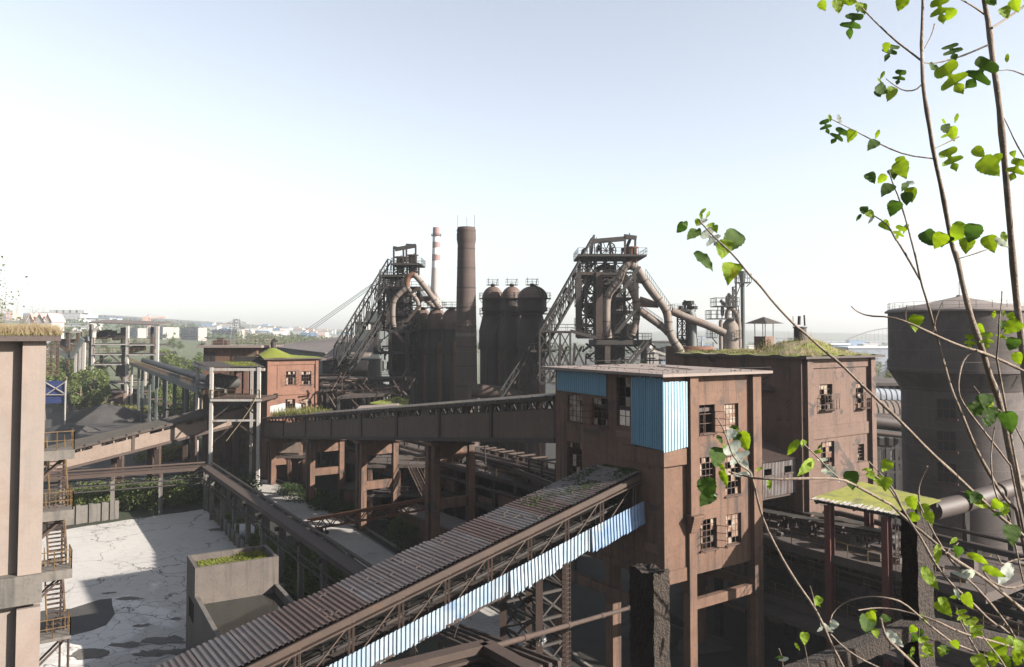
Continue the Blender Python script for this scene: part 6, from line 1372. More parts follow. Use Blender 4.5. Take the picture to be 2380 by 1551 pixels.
for k, (x0, x1) in enumerate(((430,520),(540,690),(690,800))):
    a, b = at(*za(x0,1110),700), at(*za(x1,1110),700); g = gh(a.x,700); t = thing('white_house', ('leftmost','middle','rightmost')[k]+' white gabled house with a red roof behind the bare shrub', 'house', (a.x,700,g), 'white gabled houses on the left'); zt_ = a.z
    mb = MB(); x0_, x1_ = a.x, b.x; xm = (x0_+x1_)/2; mb.add([V3((x0_,700,g-3)),V3((x1_,700,g-3)),V3((x1_,700,zt_)),V3((xm,700,zt_+7)),V3((x0_,700,zt_)),V3((x0_,720,g-3)),V3((x1_,720,g-3)),V3((x1_,720,zt_)),V3((xm,720,zt_+7)),V3((x0_,720,zt_))],((0,1,2,3,4),(6,5,9,8,7),(1,6,7,2),(5,0,4,9))); mb.build('wall', M_['bone'], t)
    mb = MB(); mb.quad(V3((x0_-1,699,zt_-.5)),V3((xm,699,zt_+7.3)),V3((xm,721,zt_+7.3)),V3((x0_-1,721,zt_-.5))); mb.quad(V3((xm,699,zt_+7.3)),V3((x1_+1,699,zt_-.5)),V3((x1_+1,721,zt_-.5)),V3((xm,721,zt_+7.3))); mb.build('roof', M_['fared'], t)
# hazy town specks
r = random.Random(31); proto = None
for i in range(110):
    px = r.uniform(470, 880) if i < 80 else r.uniform(1500, 2060); Y = r.uniform(1300, 2250) if i < 80 else r.uniform(900,1900); x = (px-CX)/F*Y; g = gh(x, Y); w_, h_, d_ = r.uniform(10,38), r.uniform(6,16), r.uniform(10,25)
    mb = MB(); mb.box(-w_/2,w_/2,0,d_,-4,h_); mb.box(-w_/2-.6,w_/2+.6,-.6,d_+.6,h_,h_+1)
    o = mb.build('town_building', M_[r.choice(['bone','bone','chwhite','cream','fared','fablue'])], None); o.location = (x,Y,g); tag(o, 'tiny pale building in the hazy far town', 'building', 'tiny buildings of the hazy far town')
for lab, x0, x1, y, Y, m in (('white three storey block with a row of dark windows beyond the poplar wood', 700,880,470,1000,'bone'), ('white sunlit block end beside the three storey block', 882,1040,462,1010,'chwhite'), ('salmon pink block standing above the poplar wood', 1535,1655,478,1000,'fared'), ('cream five storey block right of the last apartment slab', 480,585,478,760,'cream')):
    t, xa, xb, zt_, g = simple_block('town_block', lab, 'building', zq(x0,0)[0], zq(x1,0)[0], zq(0,y)[1], Y*1.4, 25, M_[m])
    Y *= 1.4
    mb = MB(); k = int((xb-xa)/7)
    for i in range(k): x = xa+(i+.25)*(xb-xa)/k; mb.box(x,x+3.5,Y-.3,Y-.1,zt_-7,zt_-4); mb.box(x,x+3.5,Y-.3,Y-.1,zt_-14,zt_-11)
    mb.build('window_row', M_['grey'], t)
# pylon, crane, masts
def mast_tower(name, label, cat, px, ytop, Y, wb, wt, arms, m, tk):
    a = at(px, ytop, Y); g = gh(a.x, Y); t = thing(name, label, cat, (a.x, Y, g)); mb = MB(); H = a.z-g
    c = lambda f, k: V3((a.x+(wb+(wt-wb)*f)*(-1 if k in (0,3) else 1), Y+(wb+(wt-wb)*f)*(-1 if k < 2 else 1), g+H*f))
    for k in range(4):
        mb.bar(c(0,k), c(1,k), tk)
        for j in range(9): mb.bar(c(j/9,k), c((j+1)/9,(k+1) % 4), tk*.6); mb.bar(c((j+1)/9,k), c((j+1)/9,(k+1) % 4), tk*.6)
    mb.build('mast', m, t); mb = MB()
    for f, L in arms: mb.bar(V3((a.x-L,Y,g+H*f)), V3((a.x+L,Y,g+H*f)), tk); mb.bar(V3((a.x-L,Y,g+H*f)), V3((a.x,Y,g+H*f+L*.35)), tk*.6); mb.bar(V3((a.x+L,Y,g+H*f)), V3((a.x,Y,g+H*f+L*.35)), tk*.6)
    if arms: mb.build('arm', m, t)
    return t, a
mast_tower('power_pylon', 'lattice power pylon in front of the rightmost apartment slab', 'pylon', zq(352,0)[0], zq(0,283)[1], 900, 6.2, 2.6, ((.70,8.5),(.86,11.0)), M_['teal'], .6)
t, a = mast_tower('tower_crane', 'thin tower crane above the apartment roofs', 'crane', z2(885,0)[0], z2(0,60)[1], 1100, 1.5, 1.5, (), M_['fared'], .7)
mb = MB(); b = at(*z2(1085,62),1100); c_ = at(*z2(810,72),1100); mb.bar(c_, b, 2.2, 2.0); mb.bar(at(*z2(880,24),1100), b, .5); mb.bar(at(*z2(880,24),1100), c_, .5); mb.bar(at(*z2(885,66),1100), at(*z2(880,24),1100), 1.6); mb.box(c_.x,c_.x+8,1098,1102,c_.z-4,c_.z+2); mb.build('jib', M_['fared'], t)
for k, (px, py, Y) in enumerate(((zq(558,0)[0], zq(0,362)[1], 900), (zh(1535,0)[0], zh(0,580)[1], 520), (z7(1080,0)[0], z7(0,790)[1], 520))):
    a = at(px, py, Y); g = gh(a.x,Y); mb = MB(); mb.tube([V3((a.x,Y,g)),a], [.9,.5], 6)
    if k: mb.box(a.x-5.5,a.x+5.5,Y-.6,Y+.6,a.z-.3,a.z+.7); mb.box(a.x-4,a.x+4,Y-.6,Y+.6,a.z-2,a.z-1.4)
    single(mb, 'light_mast' if k else 'radio_mast', M_['grey'], ('thin mast on the hazy horizon right of the pylon','flood light mast left of the buff vessel','flood light mast between the two roof vents')[k], 'mast')
# ================================================================== far right: mill halls, bridge, dust vessels
for lab, x0, x1, y, Y, m in (('big blue grey mill hall behind the large furnace pipes', 320,900,705,420,'teal'), ('pale low mill building in front of the blue grey hall', 560,1010,1130,330,'grey'), ('small pinkish building beside the blue grey mill hall', 800,1010,860,400,'fared')):
    t, xa, xb, zt_, g = simple_block('mill_hall', lab, 'mill hall', zh(x0,0)[0], zh(x1,0)[0], zh(0,y)[1], Y, 30, M_[m])
    mb = MB(); mb.box(xa-.5,xb+.5,Y-.5,Y+30.5,zt_,zt_+.6); mb.build('roof', M_['faroof'], t)
    mb = MB()
    for k in range(7): x = xa+(k+.2)*(xb-xa)/7; mb.box(x,x+2.2,Y-.25,Y-.05,zt_-6,zt_-3.4)
    mb.build('window_row', M_['dark'], t)
q = lambda x, y: at(*zh(x,y),300)
t = thing('pale_hoist_frame', 'pale steel hoist frame with a sloping chute in front of the mill hall', 'hoist', (q(290,1220).x,300,0))
mb = MB()
for x, y0_ in ((262,900),(322,790),(412,980),(470,985)): mb.bar(V3((q(x,900).x,300,0)), q(x,y0_), .9)
mb.bar(q(260,1030), q(325,1030), .7); mb.bar(q(260,1130), q(325,1130), .7); mb.bar(q(410,1160),q(470,1160),.7); mb.build('frame', M_['cream'], t)
mb = MB(); mb.bar(q(330,890), q(815,1060), 1.3, .9); mb.bar(q(330,930), q(780,1090), .5); mb.tube(smooth_path([q(322,930),q(385,930),q(420,970)]), .8, 8); mb.build('chute', M_['cream'], t)
mb = MB(); mb.tube([q(250,830),q(300,870)], 2.2, 10); mb.box(q(200,800).x,q(330,800).x,298,302,q(0,770).z,q(0,755).z); mb.build('drum', M_['cream'], t)
# arch bridge
Y = 2100; t = thing('arch_bridge', 'pale arch bridge almost lost in the haze right of the moss roof', 'bridge', (at(2040,790,Y).x,Y,0)); mb = MB(); zdk = at(2000,793,Y).z
x0, x1 = at(1963,790,Y).x, at(2200,790,Y).x; ap = []
for i in range(25): f = i/24; ap.append(V3((x0+(x1-x0)*f, Y, zdk+(at(2060,762,Y).z-zdk)*(1.33-.33)*4*f*(1-f)*.98)))
mb.tube(ap, 1.6, 6); mb.build('arch', M_['teal'], t); mb = MB()
for p in ap[1:-1]: mb.bar(V3((p.x,Y,zdk)), p, .6)
mb.build('hanger', M_['teal'], t); mb = MB(); xa, xb = at(1890,793,Y).x, at(2380,793,Y).x; mb.box(xa,xb,Y-6,Y+6,zdk-2.5,zdk); mb.build('deck', M_['grey'], t); mb = MB()
for k in range(9): x = xa+(xb-xa)*k/8; mb.box(x-2,x+2,Y-3,Y+3,-2,zdk-2.5)
mb.build('pier', M_['grey'], t)
for lab, x0, x1, y, Y, m in (('pale blue warehouse with a square tower at its left end, far right', 1495,1655,842,620,'fablue'), ('long pale warehouse roof line beside the water tower', 1650,2300,872,600,'grey')):
    t, xa, xb, zt_, g = simple_block('warehouse', lab, 'warehouse', z7(x0,0)[0], z7(x1,0)[0], z7(0,y)[1], Y, 40, M_[m])
    mb = MB(); mb.box(xa-.6,xb+.6,Y-.6,Y+40,zt_,zt_+1.2); mb.build('roof', M_['chwhite'], t)
# buff vessel group
Y = 230.0; p7 = lambda x, y, Yy=230.0: at(*z7(x,y),Yy); m = Y/F/(2.2156*1.721); c = p7(600,870)
t = thing('dust_vessel', 'buff dust catcher vessel with a bent gas pipe on top, behind the moss roof', 'vessel', (c.x,Y,0)); zz = lambda y: p7(600,y).z
mb = MB(); mb.lathe((c.x+0,Y,0), [(74*m,0),(74*m,zz(800)),(60*m,zz(795)) if False else (74*m,zz(690)),(68*m,zz(665)),(25*m,zz(605)),(25*m,zz(600))], 28); mb.build('body', M_['buff'], t, smooth=40)
cx2 = p7(500,700).x; mb = MB(); mb.lathe((cx2,Y-2,0), [(17*m,0),(17*m,zz(640)),(10*m,zz(622))], 14); mb.build('side_vessel', M_['buff'], t, smooth=40)
mb = MB(); p = smooth_path([p7(572,612), p7(572,560), p7(590,520), p7(620,520), p7(655,570), p7(678,640), p7(682,870)]); mb.tube(p, 33*m*.62, 14); mb.build('gas_pipe', M_['buff'], t, smooth=60)
mb = MB()
for x0,x1,y in ((478,680,495),(432,680,606),(440,486,776),(660,702,780)): plat(mb, z7, Y-3, Y+4, x0, x1, y, .25, 2.4 if y < 700 else 2.2, .12)
mb.bar(p7(490,495),p7(490,606),.2); mb.bar(p7(672,495),p7(672,606),.2); mb.tube([p7(588,500),p7(590,415)], .7, 8); mb.tube([p7(565,440),p7(575,440)], 1.2, 8); mb.tube([p7(590,415),p7(605,405)], 1.0, 8); mb.tube([p7(540,485),p7(550,475)], 1.6, 8); mb.tube([p7(525,545),p7(537,545)], 1.5, 8); mb.bar(p7(598,500), p7(655,330), .25); mb.bar(p7(440,780),p7(486,835),.25)
mb.build('platform', M_['steel'], t)
c2 = p7(715,870,236); t = thing('flare_stack', 'slim grey green flare stack with a flared head behind the moss roof', 'stack', (c2.x,236,0)); mm = 236/F/(2.2156*1.721); zz = lambda y: p7(715,y,236).z
mb = MB(); mb.lathe((c2.x,236,0), [(20*mm,0),(18*mm,zz(290)),(24*mm,zz(275)),(26*mm,zz(245)),(28*mm,zz(245)),(36*mm,zz(190)),(28*mm,zz(188))], 20); mb.build('shaft', M_['teal'], t, smooth=40)
mb = MB(); plat(mb, z7, 234, 238, 672, 788, 284, .25, 2.4, .12); mb.bar(p7(745,325,236), p7(785,288,236), .25); mb.bar(p7(690,325,236), p7(672,288,236), .25); mb.build('platform', M_['steel'], t)
t = thing('lattice_mast', 'dark lattice mast standing just left of the flare stack', 'mast', (p7(637,870,240).x,240,0))
mb = MB(); frame_lattice(mb, z7, 239, 241.5, [622,652], [330,390,450,510,570,640,700,780,870], .45, .2, rnd, 1); mb.bar(p7(650,330,240), p7(655,165,240), .5); mb.bar(p7(645,180,240),p7(668,160,240),.6); mb.bar(p7(622,500,240), p7(690,310,240), .25); mb.build('frame', M_['steel'], t)
# ================================================================== trees and woods
def tree(name, root, h, rx, seed, label, group, m, n=900, size=.3, trunk=True, cat='tree', flat=1.0, low=.25):
    t = thing(name, label, cat, root, group); r = random.Random(seed); root = V3(root)
    mb = MB(); top = root+UZ*h*.75; mb.tube([root-UZ*.3, root+UZ*h*.4+V3((r.uniform(-.2,.2),0,0)), top], [h*.022,h*.016,h*.006], 6)
    for k in range(6):
        z = root+UZ*h*(.2+.09*k); mb.tube([z, z+V3((r.uniform(-1,1)*rx*.6,r.uniform(-1,1)*rx*.6,h*.15))], [h*.009,h*.003], 4)
    mb.build('trunk', M_['bark'], t)
    mb = MB(); leaf_cloud(mb, root+UZ*h*(low+1)/2, (rx,rx,h*(1-low)/2), n, size, r, flat, clumps=max(7, int(rx*3))); mb.build('crown', m, t); return t
protos = [tree('broadleaf_tree', (0,0,0), 1.0*9, 3.2, s, 'x', 'x', M_['foliage'], 1500, .27) for s in (1,2)] + [tree('broadleaf_tree', (0,0,0), 9, 3.0, 5, 'x', 'x', M_['foliage2'], 1500, .27), tree('broadleaf_tree', (0,0,0), 9, 2.6, 6, 'x', 'x', M_['foliage3'], 1300, .25)]
used = set()
def put(k, p, s, label, group, rz=0, sz=None):
    o = protos[k] if k not in used else copy_tree(protos[k]); used.add(k)
    o.location = p; o.scale = (s, s, sz or s); o.rotation_euler = (0,0,rz); o['label'] = label; o['group'] = group; return o
r = random.Random(77)
for i in range(60):                                              # trees between the yard gallery, the white tower and the apartments
    px = r.uniform(375, 600); Y = r.uniform(225, 420); x = (px-CX)/F*Y; s = r.uniform(1.3,2.35); put(r.choice([0,1,0,2]), (x,Y,gh(x,Y)), s, 'bushy tree in the green strip behind the inclined belt conveyor', 'trees behind the inclined belt conveyor', r.uniform(0,6))
for i in range(34):
    px = r.uniform(105, 235); Y = r.uniform(255, 430); x = (px-CX)/F*Y; s = r.uniform(1.1,2.1); put(r.choice([0,1,2,0]), (x,Y,gh(x,Y)), s, 'bushy tree round the foot of the white steel tower', 'trees round the white steel tower', r.uniform(0,6))
for i in range(40):
    px = r.uniform(240, 620); Y = r.uniform(480, 820); x = (px-CX)/F*Y; s = r.uniform(1.0,1.6); put(r.choice([2,1,3]), (x,Y,gh(x,Y)), s, 'hazy tree in front of the apartment slabs', 'trees before the apartment slabs', r.uniform(0,6))
for i in range(26):
    px = r.uniform(60, 215); Y = r.uniform(450, 900); x = (px-CX)/F*Y; s = r.uniform(1.2,2.2); put(r.choice([2,1,3]), (x,Y,gh(x,Y)), s, 'hazy tree before the white factory halls', 'trees before the white factory halls', r.uniform(0,6))
for i in range(16):
    px = r.uniform(2035, 2110) if i < 10 else r.uniform(2350,2400); Y = r.uniform(170, 240); x = (px-CX)/F*Y; put(3, (x,Y,0), r.uniform(1.3,2.2), 'pale tree between the mossy red building and the water tower' if i < 10 else 'pale tree right of the water tower', 'pale trees behind the water tower', r.uniform(0,6), r.uniform(1.6,2.9))
for i in range(14):
    px = r.uniform(690, 745) if i < 3 else r.uniform(500,620); Y = r.uniform(168, 176) if i < 3 else r.uniform(155,168); x = (px-CX)/F*Y
    if i < 3: put(1, (x,Y,0), 1.3+.3*i, 'tall thin shrub squeezed beside the red tower wall', 'shrubs beside the red tower', r.uniform(0,6))
# fir
t = tree('fir_tree', (at(*za(900,1250),560).x,560,gh(at(*za(900,1250),560).x,560)), 24, 4.4, 4, 'dark conical fir in front of the long white row, far left', None, M_['foliage2'], 1200, .9)
# poplar wood and far woods
mb = MB(); r = random.Random(41)
def woods(px0, px1, Y0, Y1, n, hh):
    for i in range(n):
        px = r.uniform(px0, px1); Y = r.uniform(Y0, Y1); x = (px-CX)/F*Y; g = gh(x,Y); h = hh*r.uniform(.75,1.15)
        for k in range(9): leaf_cloud(mb, (x+r.uniform(-1,1), Y, g+h*(.25+.75*k/8)), (1.9*(1-.07*k),1.9,h*.08), 3, .95, r)
woods(545, 905, 640, 1000, 760, 15); woods(585, 640, 900, 1100, 60, 13); woods(1440, 2080, 480, 640, 160, 9)
o = struct(mb, 'poplar_wood', M_['foliage3'], kind='stuff'); tag(o, 'band of pale hazy poplars behind the long shed', 'wood')
mb = MB(); r = random.Random(43)
for i in range(2600):
    px = r.uniform(40, 2340); Y = r.uniform(1000, 2500); x = (px-CX)/F*Y; g = gh(x,Y); leaf_cloud(mb, (x,Y,g+4), (14,6,5), 3, 4.5, r)
o = struct(mb, 'far_woods', M_['foliage2'], kind='stuff'); tag(o, 'far woods fading into the haze', 'wood')
# shrubs at the far end of the yard and along the trestle
def bushes(name, label, pxs, n, size, h, m, seed, group=None, ls=.22):
    mb = MB(); r = random.Random(seed)
    for i in range(n):
        (xa, ya), (xb, yb) = pxs[0], pxs[1]; f = r.random(); p = gr(xa+(xb-xa)*f, ya+(yb-ya)*f); p = p+V3((r.uniform(-size,size),r.uniform(0,size*2),0)); hh = h*r.uniform(.6,1.1)
        leaf_cloud(mb, p+UZ*hh*.5, (r.uniform(1.2,2.2),r.uniform(1.2,2.2),hh*.55), 120, ls, r)
    o = struct(mb, name, m, kind='stuff'); return tag(o, label, 'bushes', group)
bushes('bushes', 'sunlit green bushes along the far end of the yard', ((140,1196),(400,1180)), 190, 2.6, 3.9, M_['foliage'], 3)
bushes('bushes', 'darker bushes in the corner of the trestle', ((380,1178),(560,1160)), 75, 2.2, 4.4, M_['foliage2'], 4)
bushes('bushes', 'low weeds and vines along the right side of the trestle', ((520,1215),(760,1420)), 95, 1.5, 1.7, M_['foliage'], 5, ls=.16)
bushes('bushes', 'dark bushes beside the concrete tank', ((690,1330),(760,1400)), 46, 1.6, 3.6, M_['foliage2'], 6, ls=.18)
bushes('bushes', 'scrubby yellow bushes at the foot of the white steel tower', ((200,962),(400,968)), 60, 4.5, 3.4, M_['grass'], 8, ls=.4)
bushes('bushes', 'dry weeds between the left gallery legs', ((340,1075),(470,1060)), 40, 3.5, 2.6, M_['grass'], 9, ls=.3)
bushes('bushes', 'dark weeds under the central gallery', ((640,1140),(830,1215)), 70, 3, 1.5, M_['foliage2'], 10, ls=.16)
bushes('bushes', 'green scrub behind the blue fence', ((110,940),(240,940)), 50, 5, 6, M_['foliage'], 12, ls=.4)
b_ = gr(940,1278); t = tree('round_bush', (b_.x,b_.y,0), 5.4, 2.4, 12, 'round olive green bush beside the road under the central gallery', None, M_['foliage3'], 4200, .12, cat='bush', low=.02)
# ================================================================== water tower on the right
Y = 92.0; m = Y/F; c = at(2232, 800, Y); zw_ = lambda y: at(2232, y, Y).z
WA = thing('water_tower', 'huge dark round concrete water tower with a conical roof behind the branches', 'water tower', (c.x, Y, 0))
RT, RS = 152*m, 126*m
mb = MB(); mb.lathe((c.x,Y,0), [(RS,0),(RS,zw_(905)),(RT,zw_(863)),(RT*1.015,zw_(862)),(RT*1.015,zw_(838)),(RT,zw_(837)),(RT*.995,zw_(727))], 48); mb.build('wall', M_['water_tower'], WA, smooth=25)
mb = MB(); mb.lathe((c.x,Y,zw_(727)), [(RT*1.04,0),(RT*1.04,.18),(RT*.98,.45),(RT*.5,zw_(706)-zw_(727)),(.4,zw_(690)-zw_(727)),(.25,zw_(686)-zw_(727))], 32); mb.build('roof', M_['cone'], WA, smooth=30)
mb = MB(); mb.rail([V3((c.x+RT*.99*math.cos(R(i*12)), Y+RT*.99*math.sin(R(i*12)), zw_(727)+.2)) for i in range(31)], .95, 1.6, .03); mb.bar(V3((c.x,Y,zw_(688))), V3((c.x,Y,zw_(655))), .05); mb.build('railing', M_['steel'], WA)
mb = MB()
for i in range(48): a = 2*math.pi*i/24; mb.bar(V3((c.x+(RS-.05)*math.cos(a),Y+(RS-.05)*math.sin(a),zw_(904))), V3((c.x+(RT-.15)*math.cos(a),Y+(RT-.15)*math.sin(a),zw_(866))), .25, .12)
mb.build('bracket_rib', M_['water_tower'], WA)
for y in (662, 917, 1168):
    px, py = zr(1487, y); q = at(px, py, Y-RS+.3); an = math.atan2(q.y-Y, q.x-c.x); n_ = V3((math.cos(an),math.sin(an),0)); e = V3((-n_.y,n_.x,0)); O = V3((c.x,Y,0))+n_*RS; zz = at(px, py, Y-RS).z
    mb = MB(); mb.fbox(O+UZ*zz, e, n_, UZ, -.95,.95,-.3,.05,-1.05,1.05); o = mb.build('window', M_['dark'], WA); mb = MB()
    for k in range(4): mb.fbox(O+UZ*zz, e, n_, UZ, -.95+k*.633-.04,-.95+k*.633+.04,.05,.11,-1.05,1.05)
    mb.fbox(O+UZ*zz, e, n_, UZ, -.95,.95,.052,.108,-.05,.05); mb.fbox(O+UZ*zz, e, n_, UZ, -1.15,1.15,.0,.25,-1.3,-1.06); mb.build('frame', M_['frame'], o)
# ================================================================== pipes and bays between the red building and the water tower
t = thing('pipe_bundle', 'bundle of thick horizontal pipes on a steel rack left of the water tower', 'pipes', (at(2070,1000,112).x,112,0))
for (x0,y0_,x1,y1_,r_,mk,Yy) in ((950,560,1260,580,1.5,'grey',125),(960,690,1260,700,2.1,'uptake',116),(955,712,1260,735,.6,'pipe',112),(955,745,1260,785,1.0,'pipe',110),(950,830,1260,868,.35,'steel2',108),(2030,640,2125,650,1.5,'grey',125)):
    mb = MB(); mb.tube([at(*zr(x0-30,y0_),Yy), at(*zr(x1,y1_),Yy)], r_, 14); o = mb.build('pipe', M_[mk], t, smooth=50)
    if r_ > 1.2:
        b = MB(); p0, p1 = at(*zr(x0-30,y0_),Yy), at(*zr(x1,y1_),Yy)
        for k in range(8): q = p0.lerp(p1,(k+.5)/8); d = (p1-p0).normalized(); b.tube([q-d*.06,q+d*.06], r_*1.03, 14)
        b.build('weld_ring', M_['steel2'], o)
mb = MB()
for x in (985,1060,1130,1195): q = at(*zr(x,840),109); mb.bar(V3((q.x,109,0)), q, .45)
for y in (850,940,1050,1130): mb.bar(at(*zr(955,y),109), at(*zr(1230,y+20),109), .4)
mb.build('rack', M_['steel'], t)
t = thing('switch_house', 'long dark switch house with faded windows behind the pipe bundle', 'building', (at(2065,950,140).x,140,0)); a, b = at(*zr(930,470),140), at(*zr(2125,470),140); mb = MB(); mb.box(a.x,b.x,140,155,0,a.z); mb.build('wall', M_['teal'], t)
mb = MB(); mb.box(a.x-.5,b.x,139,156,a.z,a.z+.5); mb.build('roof', M_['slab'], t)
for x in (985,1060,1130,1180):
    for y in (525,630): q = at(*zr(x,y),140); mb = MB(); mb.box(q.x-1.2,q.x+1.2,139.9,139.98,q.z-1.4,q.z+1.4); mb.build('window', M_['grey'], t)
t = thing('glazed_bay', 'dark bay with bright openings beneath the pipe bundle', 'building', (at(2065,1060,118).x,118,0)); mb = MB(); f_ = Face(V3((at(*zr(955,1000),118).x,118,0)), V3((1,0,0)), V3((0,-1,0)))
a0_ = 0; a1_ = at(*zr(1300,1000),118).x-f_.O.x; hs = [f_.rect(zr, *q) for q in ((1000,970,1035,1040),(1045,975,1110,1065),(1130,1020,1160,1100),(1170,1030,1200,1110))]
wall_face(mb, f_, a1_, 0, f_.uv(*zr(1000,880))[1], hs, .3); mb.build('wall', M_['dark'], t)
mb = MB()
for h in hs:
    for k in range(1,3): f_.boxo(mb, h[0]+(h[1]-h[0])*k/3-.05, h[0]+(h[1]-h[0])*k/3+.05, h[2], h[3], -.2, -.1)
    f_.boxo(mb, h[0], h[1], (h[2]+h[3])/2-.05, (h[2]+h[3])/2+.05, -.21, -.09)
mb.build('window_bar', M_['frame'], t)
# big pipe at the right, running up to the right behind the branches
pb = [at(2168,1187,64), at(2230,1172,66.5), at(2300,1150,69), at(2400,1120,73)]; bp = thing('large_gas_pipe', 'large brown pipe leading from behind the moss canopy up to the right edge', 'pipe', tuple(pb[0]*V3((1,1,0)) if False else (pb[0].x, pb[0].y, 0)))
mb = MB(); mb.tube(pb, .78, 20); o = mb.build('tube', M_['pipe'], bp, smooth=50)
mb = MB()
for q in (0.28, .62): a = pb[0].lerp(pb[-1], q); d = (pb[-1]-pb[0]).normalized(); mb.tube([a-d*.1,a+d*.1], .84, 20)
mb.build('flange', M_['steel2'], o)
for q in (.3,.75): a = pb[0].lerp(pb[-1], q); mb = MB(); mb.bar(V3((a.x,a.y,0)), a-UZ*.8, .4); mb.bar(V3((a.x,a.y-1,0)), a-UZ*.8, .25); mb.build('support', M_['steel'], bp)
# ================================================================== moss canopy and the conveyor floor under it
cz = atz(1880,1160,14.7); Lc = onp(1880,1160,V3((atz(1880,1160,14.7).x,atz(1880,1160,14.7).y,0)),UD)
K1, K2, K3, K4 = [atz(px,py,z) for px,py,z in ((1881,1160,14.6),(2096,1200,14.6),(2187,1164,14.9),(2000,1121,14.9))]
CAN = thing('mossy_canopy', 'corrugated canopy covered in yellow green moss on dark red posts', 'canopy', (K2.x,K2.y,0))
mb = MB(); mb.corr(K1, K2, K3, K4, 44, .07, UZ, jag=.05, seed=6, rows=8, prof=((0,0),(.3,0),(.5,1),(.8,1))); o = mb.build('roof', M_['wet_moss'], CAN)
mb = MB(); d1 = (K4-K1); mb.corr(K1+UZ*.02-d1*.012, K2+UZ*.02-d1*.012, K2+d1*.10+UZ*.022, K1+d1*.07+UZ*.022, 44, .07, UZ, jag=.5, seed=7, prof=((0,0),(.3,0),(.5,1),(.8,1))); mb.build('sheet_edge', M_['linkc'], CAN)
mb = MB(); mb.bar(K1.lerp(K4,.1)-UZ*.25, K2.lerp(K3,.1)-UZ*.25, .2, .3); mb.bar(K1.lerp(K4,.9)-UZ*.25, K2.lerp(K3,.9)-UZ*.25, .2, .3)
for f in (.08,.5,.92): a = K1.lerp(K2,f); b = K4.lerp(K3,f); mb.bar(a-UZ*.2, b-UZ*.2, .14, .22)
mb.build('rafter', M_['steel'], CAN)
def post_at(px, py, Y, w, top, mk, root, nm='post'):
    q = at(px, py, Y); mb = MB(); d = V3((q.x,q.y,0)); mb.fbox(d, VD, UD, UZ, -w/2,w/2,-.05,.05,0,top); mb.fbox(d, VD, UD, UZ, -w/2,-w/2+.06,-w/2,w/2,0,top-.002); mb.fbox(d, VD, UD, UZ, w/2-.06,w/2,-w/2,w/2,0,top-.002); return mb.build(nm, M_[mk], root)
for f, g_2 in ((.17,.1),(.80,.1),(.17,.9),(.80,.9)):
    q = K1.lerp(K2,f).lerp(K4.lerp(K3,f), g_2); mb = MB(); d = V3((q.x,q.y,0)); mb.fbox(d, VD, UD, UZ, -.32,.32,-.04,.04,0,q.z-.4); mb.fbox(d, VD, UD, UZ, -.33,-.27,-.26,.26,0,q.z-.402); mb.fbox(d, VD, UD, UZ, .27,.33,-.26,.26,0,q.z-.402); mb.build('post', M_['redpost'], CAN)
q = K1.lerp(K2,.84).lerp(K4.lerp(K3,.84), .1); mb = MB(); d = V3((q.x,q.y,0))
for s_ in (-.2,.2): mb.bar(d+UD*-.3+VD*(.35+s_)+UZ*2, d+UD*-.3+VD*(.35+s_)+UZ*13.5, .05)
for k in range(28): mb.bar(d+UD*-.3+VD*.15+UZ*(2.2+k*.4), d+UD*-.3+VD*.55+UZ*(2.2+k*.4), .04)
mb.build('ladder', M_['steel2'], CAN)
e0 = atz(1740,1240,10.2); e1_ = e0 + UD*-18
DK = thing('conveyor_floor', 'raised concrete conveyor floor with yellow railings behind the clad tower and under the canopy', 'platform', (e0.x,e0.y,0))
dk = lambda a, b, z: V3((e0.x,e0.y,0))+UD*-a+VD*b+UZ*z
for (z, b0_, a0_, a1_) in ((10.2,0,-6,20),(5.6,-.5,-2,20)):
    mb = MB(); mb.fbox(V3((e0.x,e0.y,0)), UD*-1, VD, UZ, a0_, a1_, b0_, 10, z-.7, z); mb.build('floor', M_['slab'], DK)
    mb = MB(); mb.rail([dk(a0_,b0_+.1,z), dk(a1_,b0_+.1,z)], 1.1, 1.7, .05); mb.build('railing', M_['yellow'], DK)
for a in range(-4, 21, 5):
    for b in (.6, 5, 9.4): mb = MB(); mb.fbox(dk(a,b,0), UD*-1, VD, UZ, -.3,.3,-.3,.3,0,9.5); mb.build('column', M_['dark'], DK)
mb = MB(); r = random.Random(19)
for i in range(34): a, b = r.uniform(-4,18), r.uniform(1,8); s = r.uniform(.1,.5); mb.fbox(dk(a,b,10.2), UD*-1, VD, UZ, -s,s*2,-s,s,0,r.uniform(.1,.9))
mb.build('debris', M_['slab'], DK)['kind'] = 'stuff'
BC2 = thing('belt_conveyor', 'belt conveyor with a curved head drum on the floor under the moss canopy', 'conveyor', tuple(dk(9,4,10.2)))
mb = MB(); prof = [(-5,3.0,11.5),(4,3.6,11.6),(10,4.0,11.8)]
for o in (0,): 
    pts = [dk(a,b,z) for a,b,z in prof] + [dk(10.5,4.05,11.7), dk(10.9,4.1,11.35), dk(10.8,4.1,10.95), dk(10.2,4.05,10.8)]
    for p, q in zip(pts, pts[1:]): mb.quad(p, q, q+VD*1.3, p+VD*1.3)
mb.build('belt', M_['belt'], BC2, smooth=50)
mb = MB(); mb.tube([dk(10.4,3.95,11.3), dk(10.4,5.5,11.3)], .4, 14); mb.build('drum', M_['dark'], BC2, smooth=50)
mb = MB()
for k in range(10): a = -5+k*1.6; mb.bar(dk(a,3.2,10.2), dk(a,3.2,11.5), .12); mb.bar(dk(a,5,10.2), dk(a,5,11.5), .12); mb.bar(dk(a,3.1,11.3), dk(a,5.1,11.3), .14)
mb.bar(dk(-5,3.2,11.2), dk(10,3.9,11.4), .12, .25); mb.bar(dk(-5,5.0,11.2), dk(10,5.3,11.4), .12, .25); mb.build('frame', M_['steel2'], BC2)
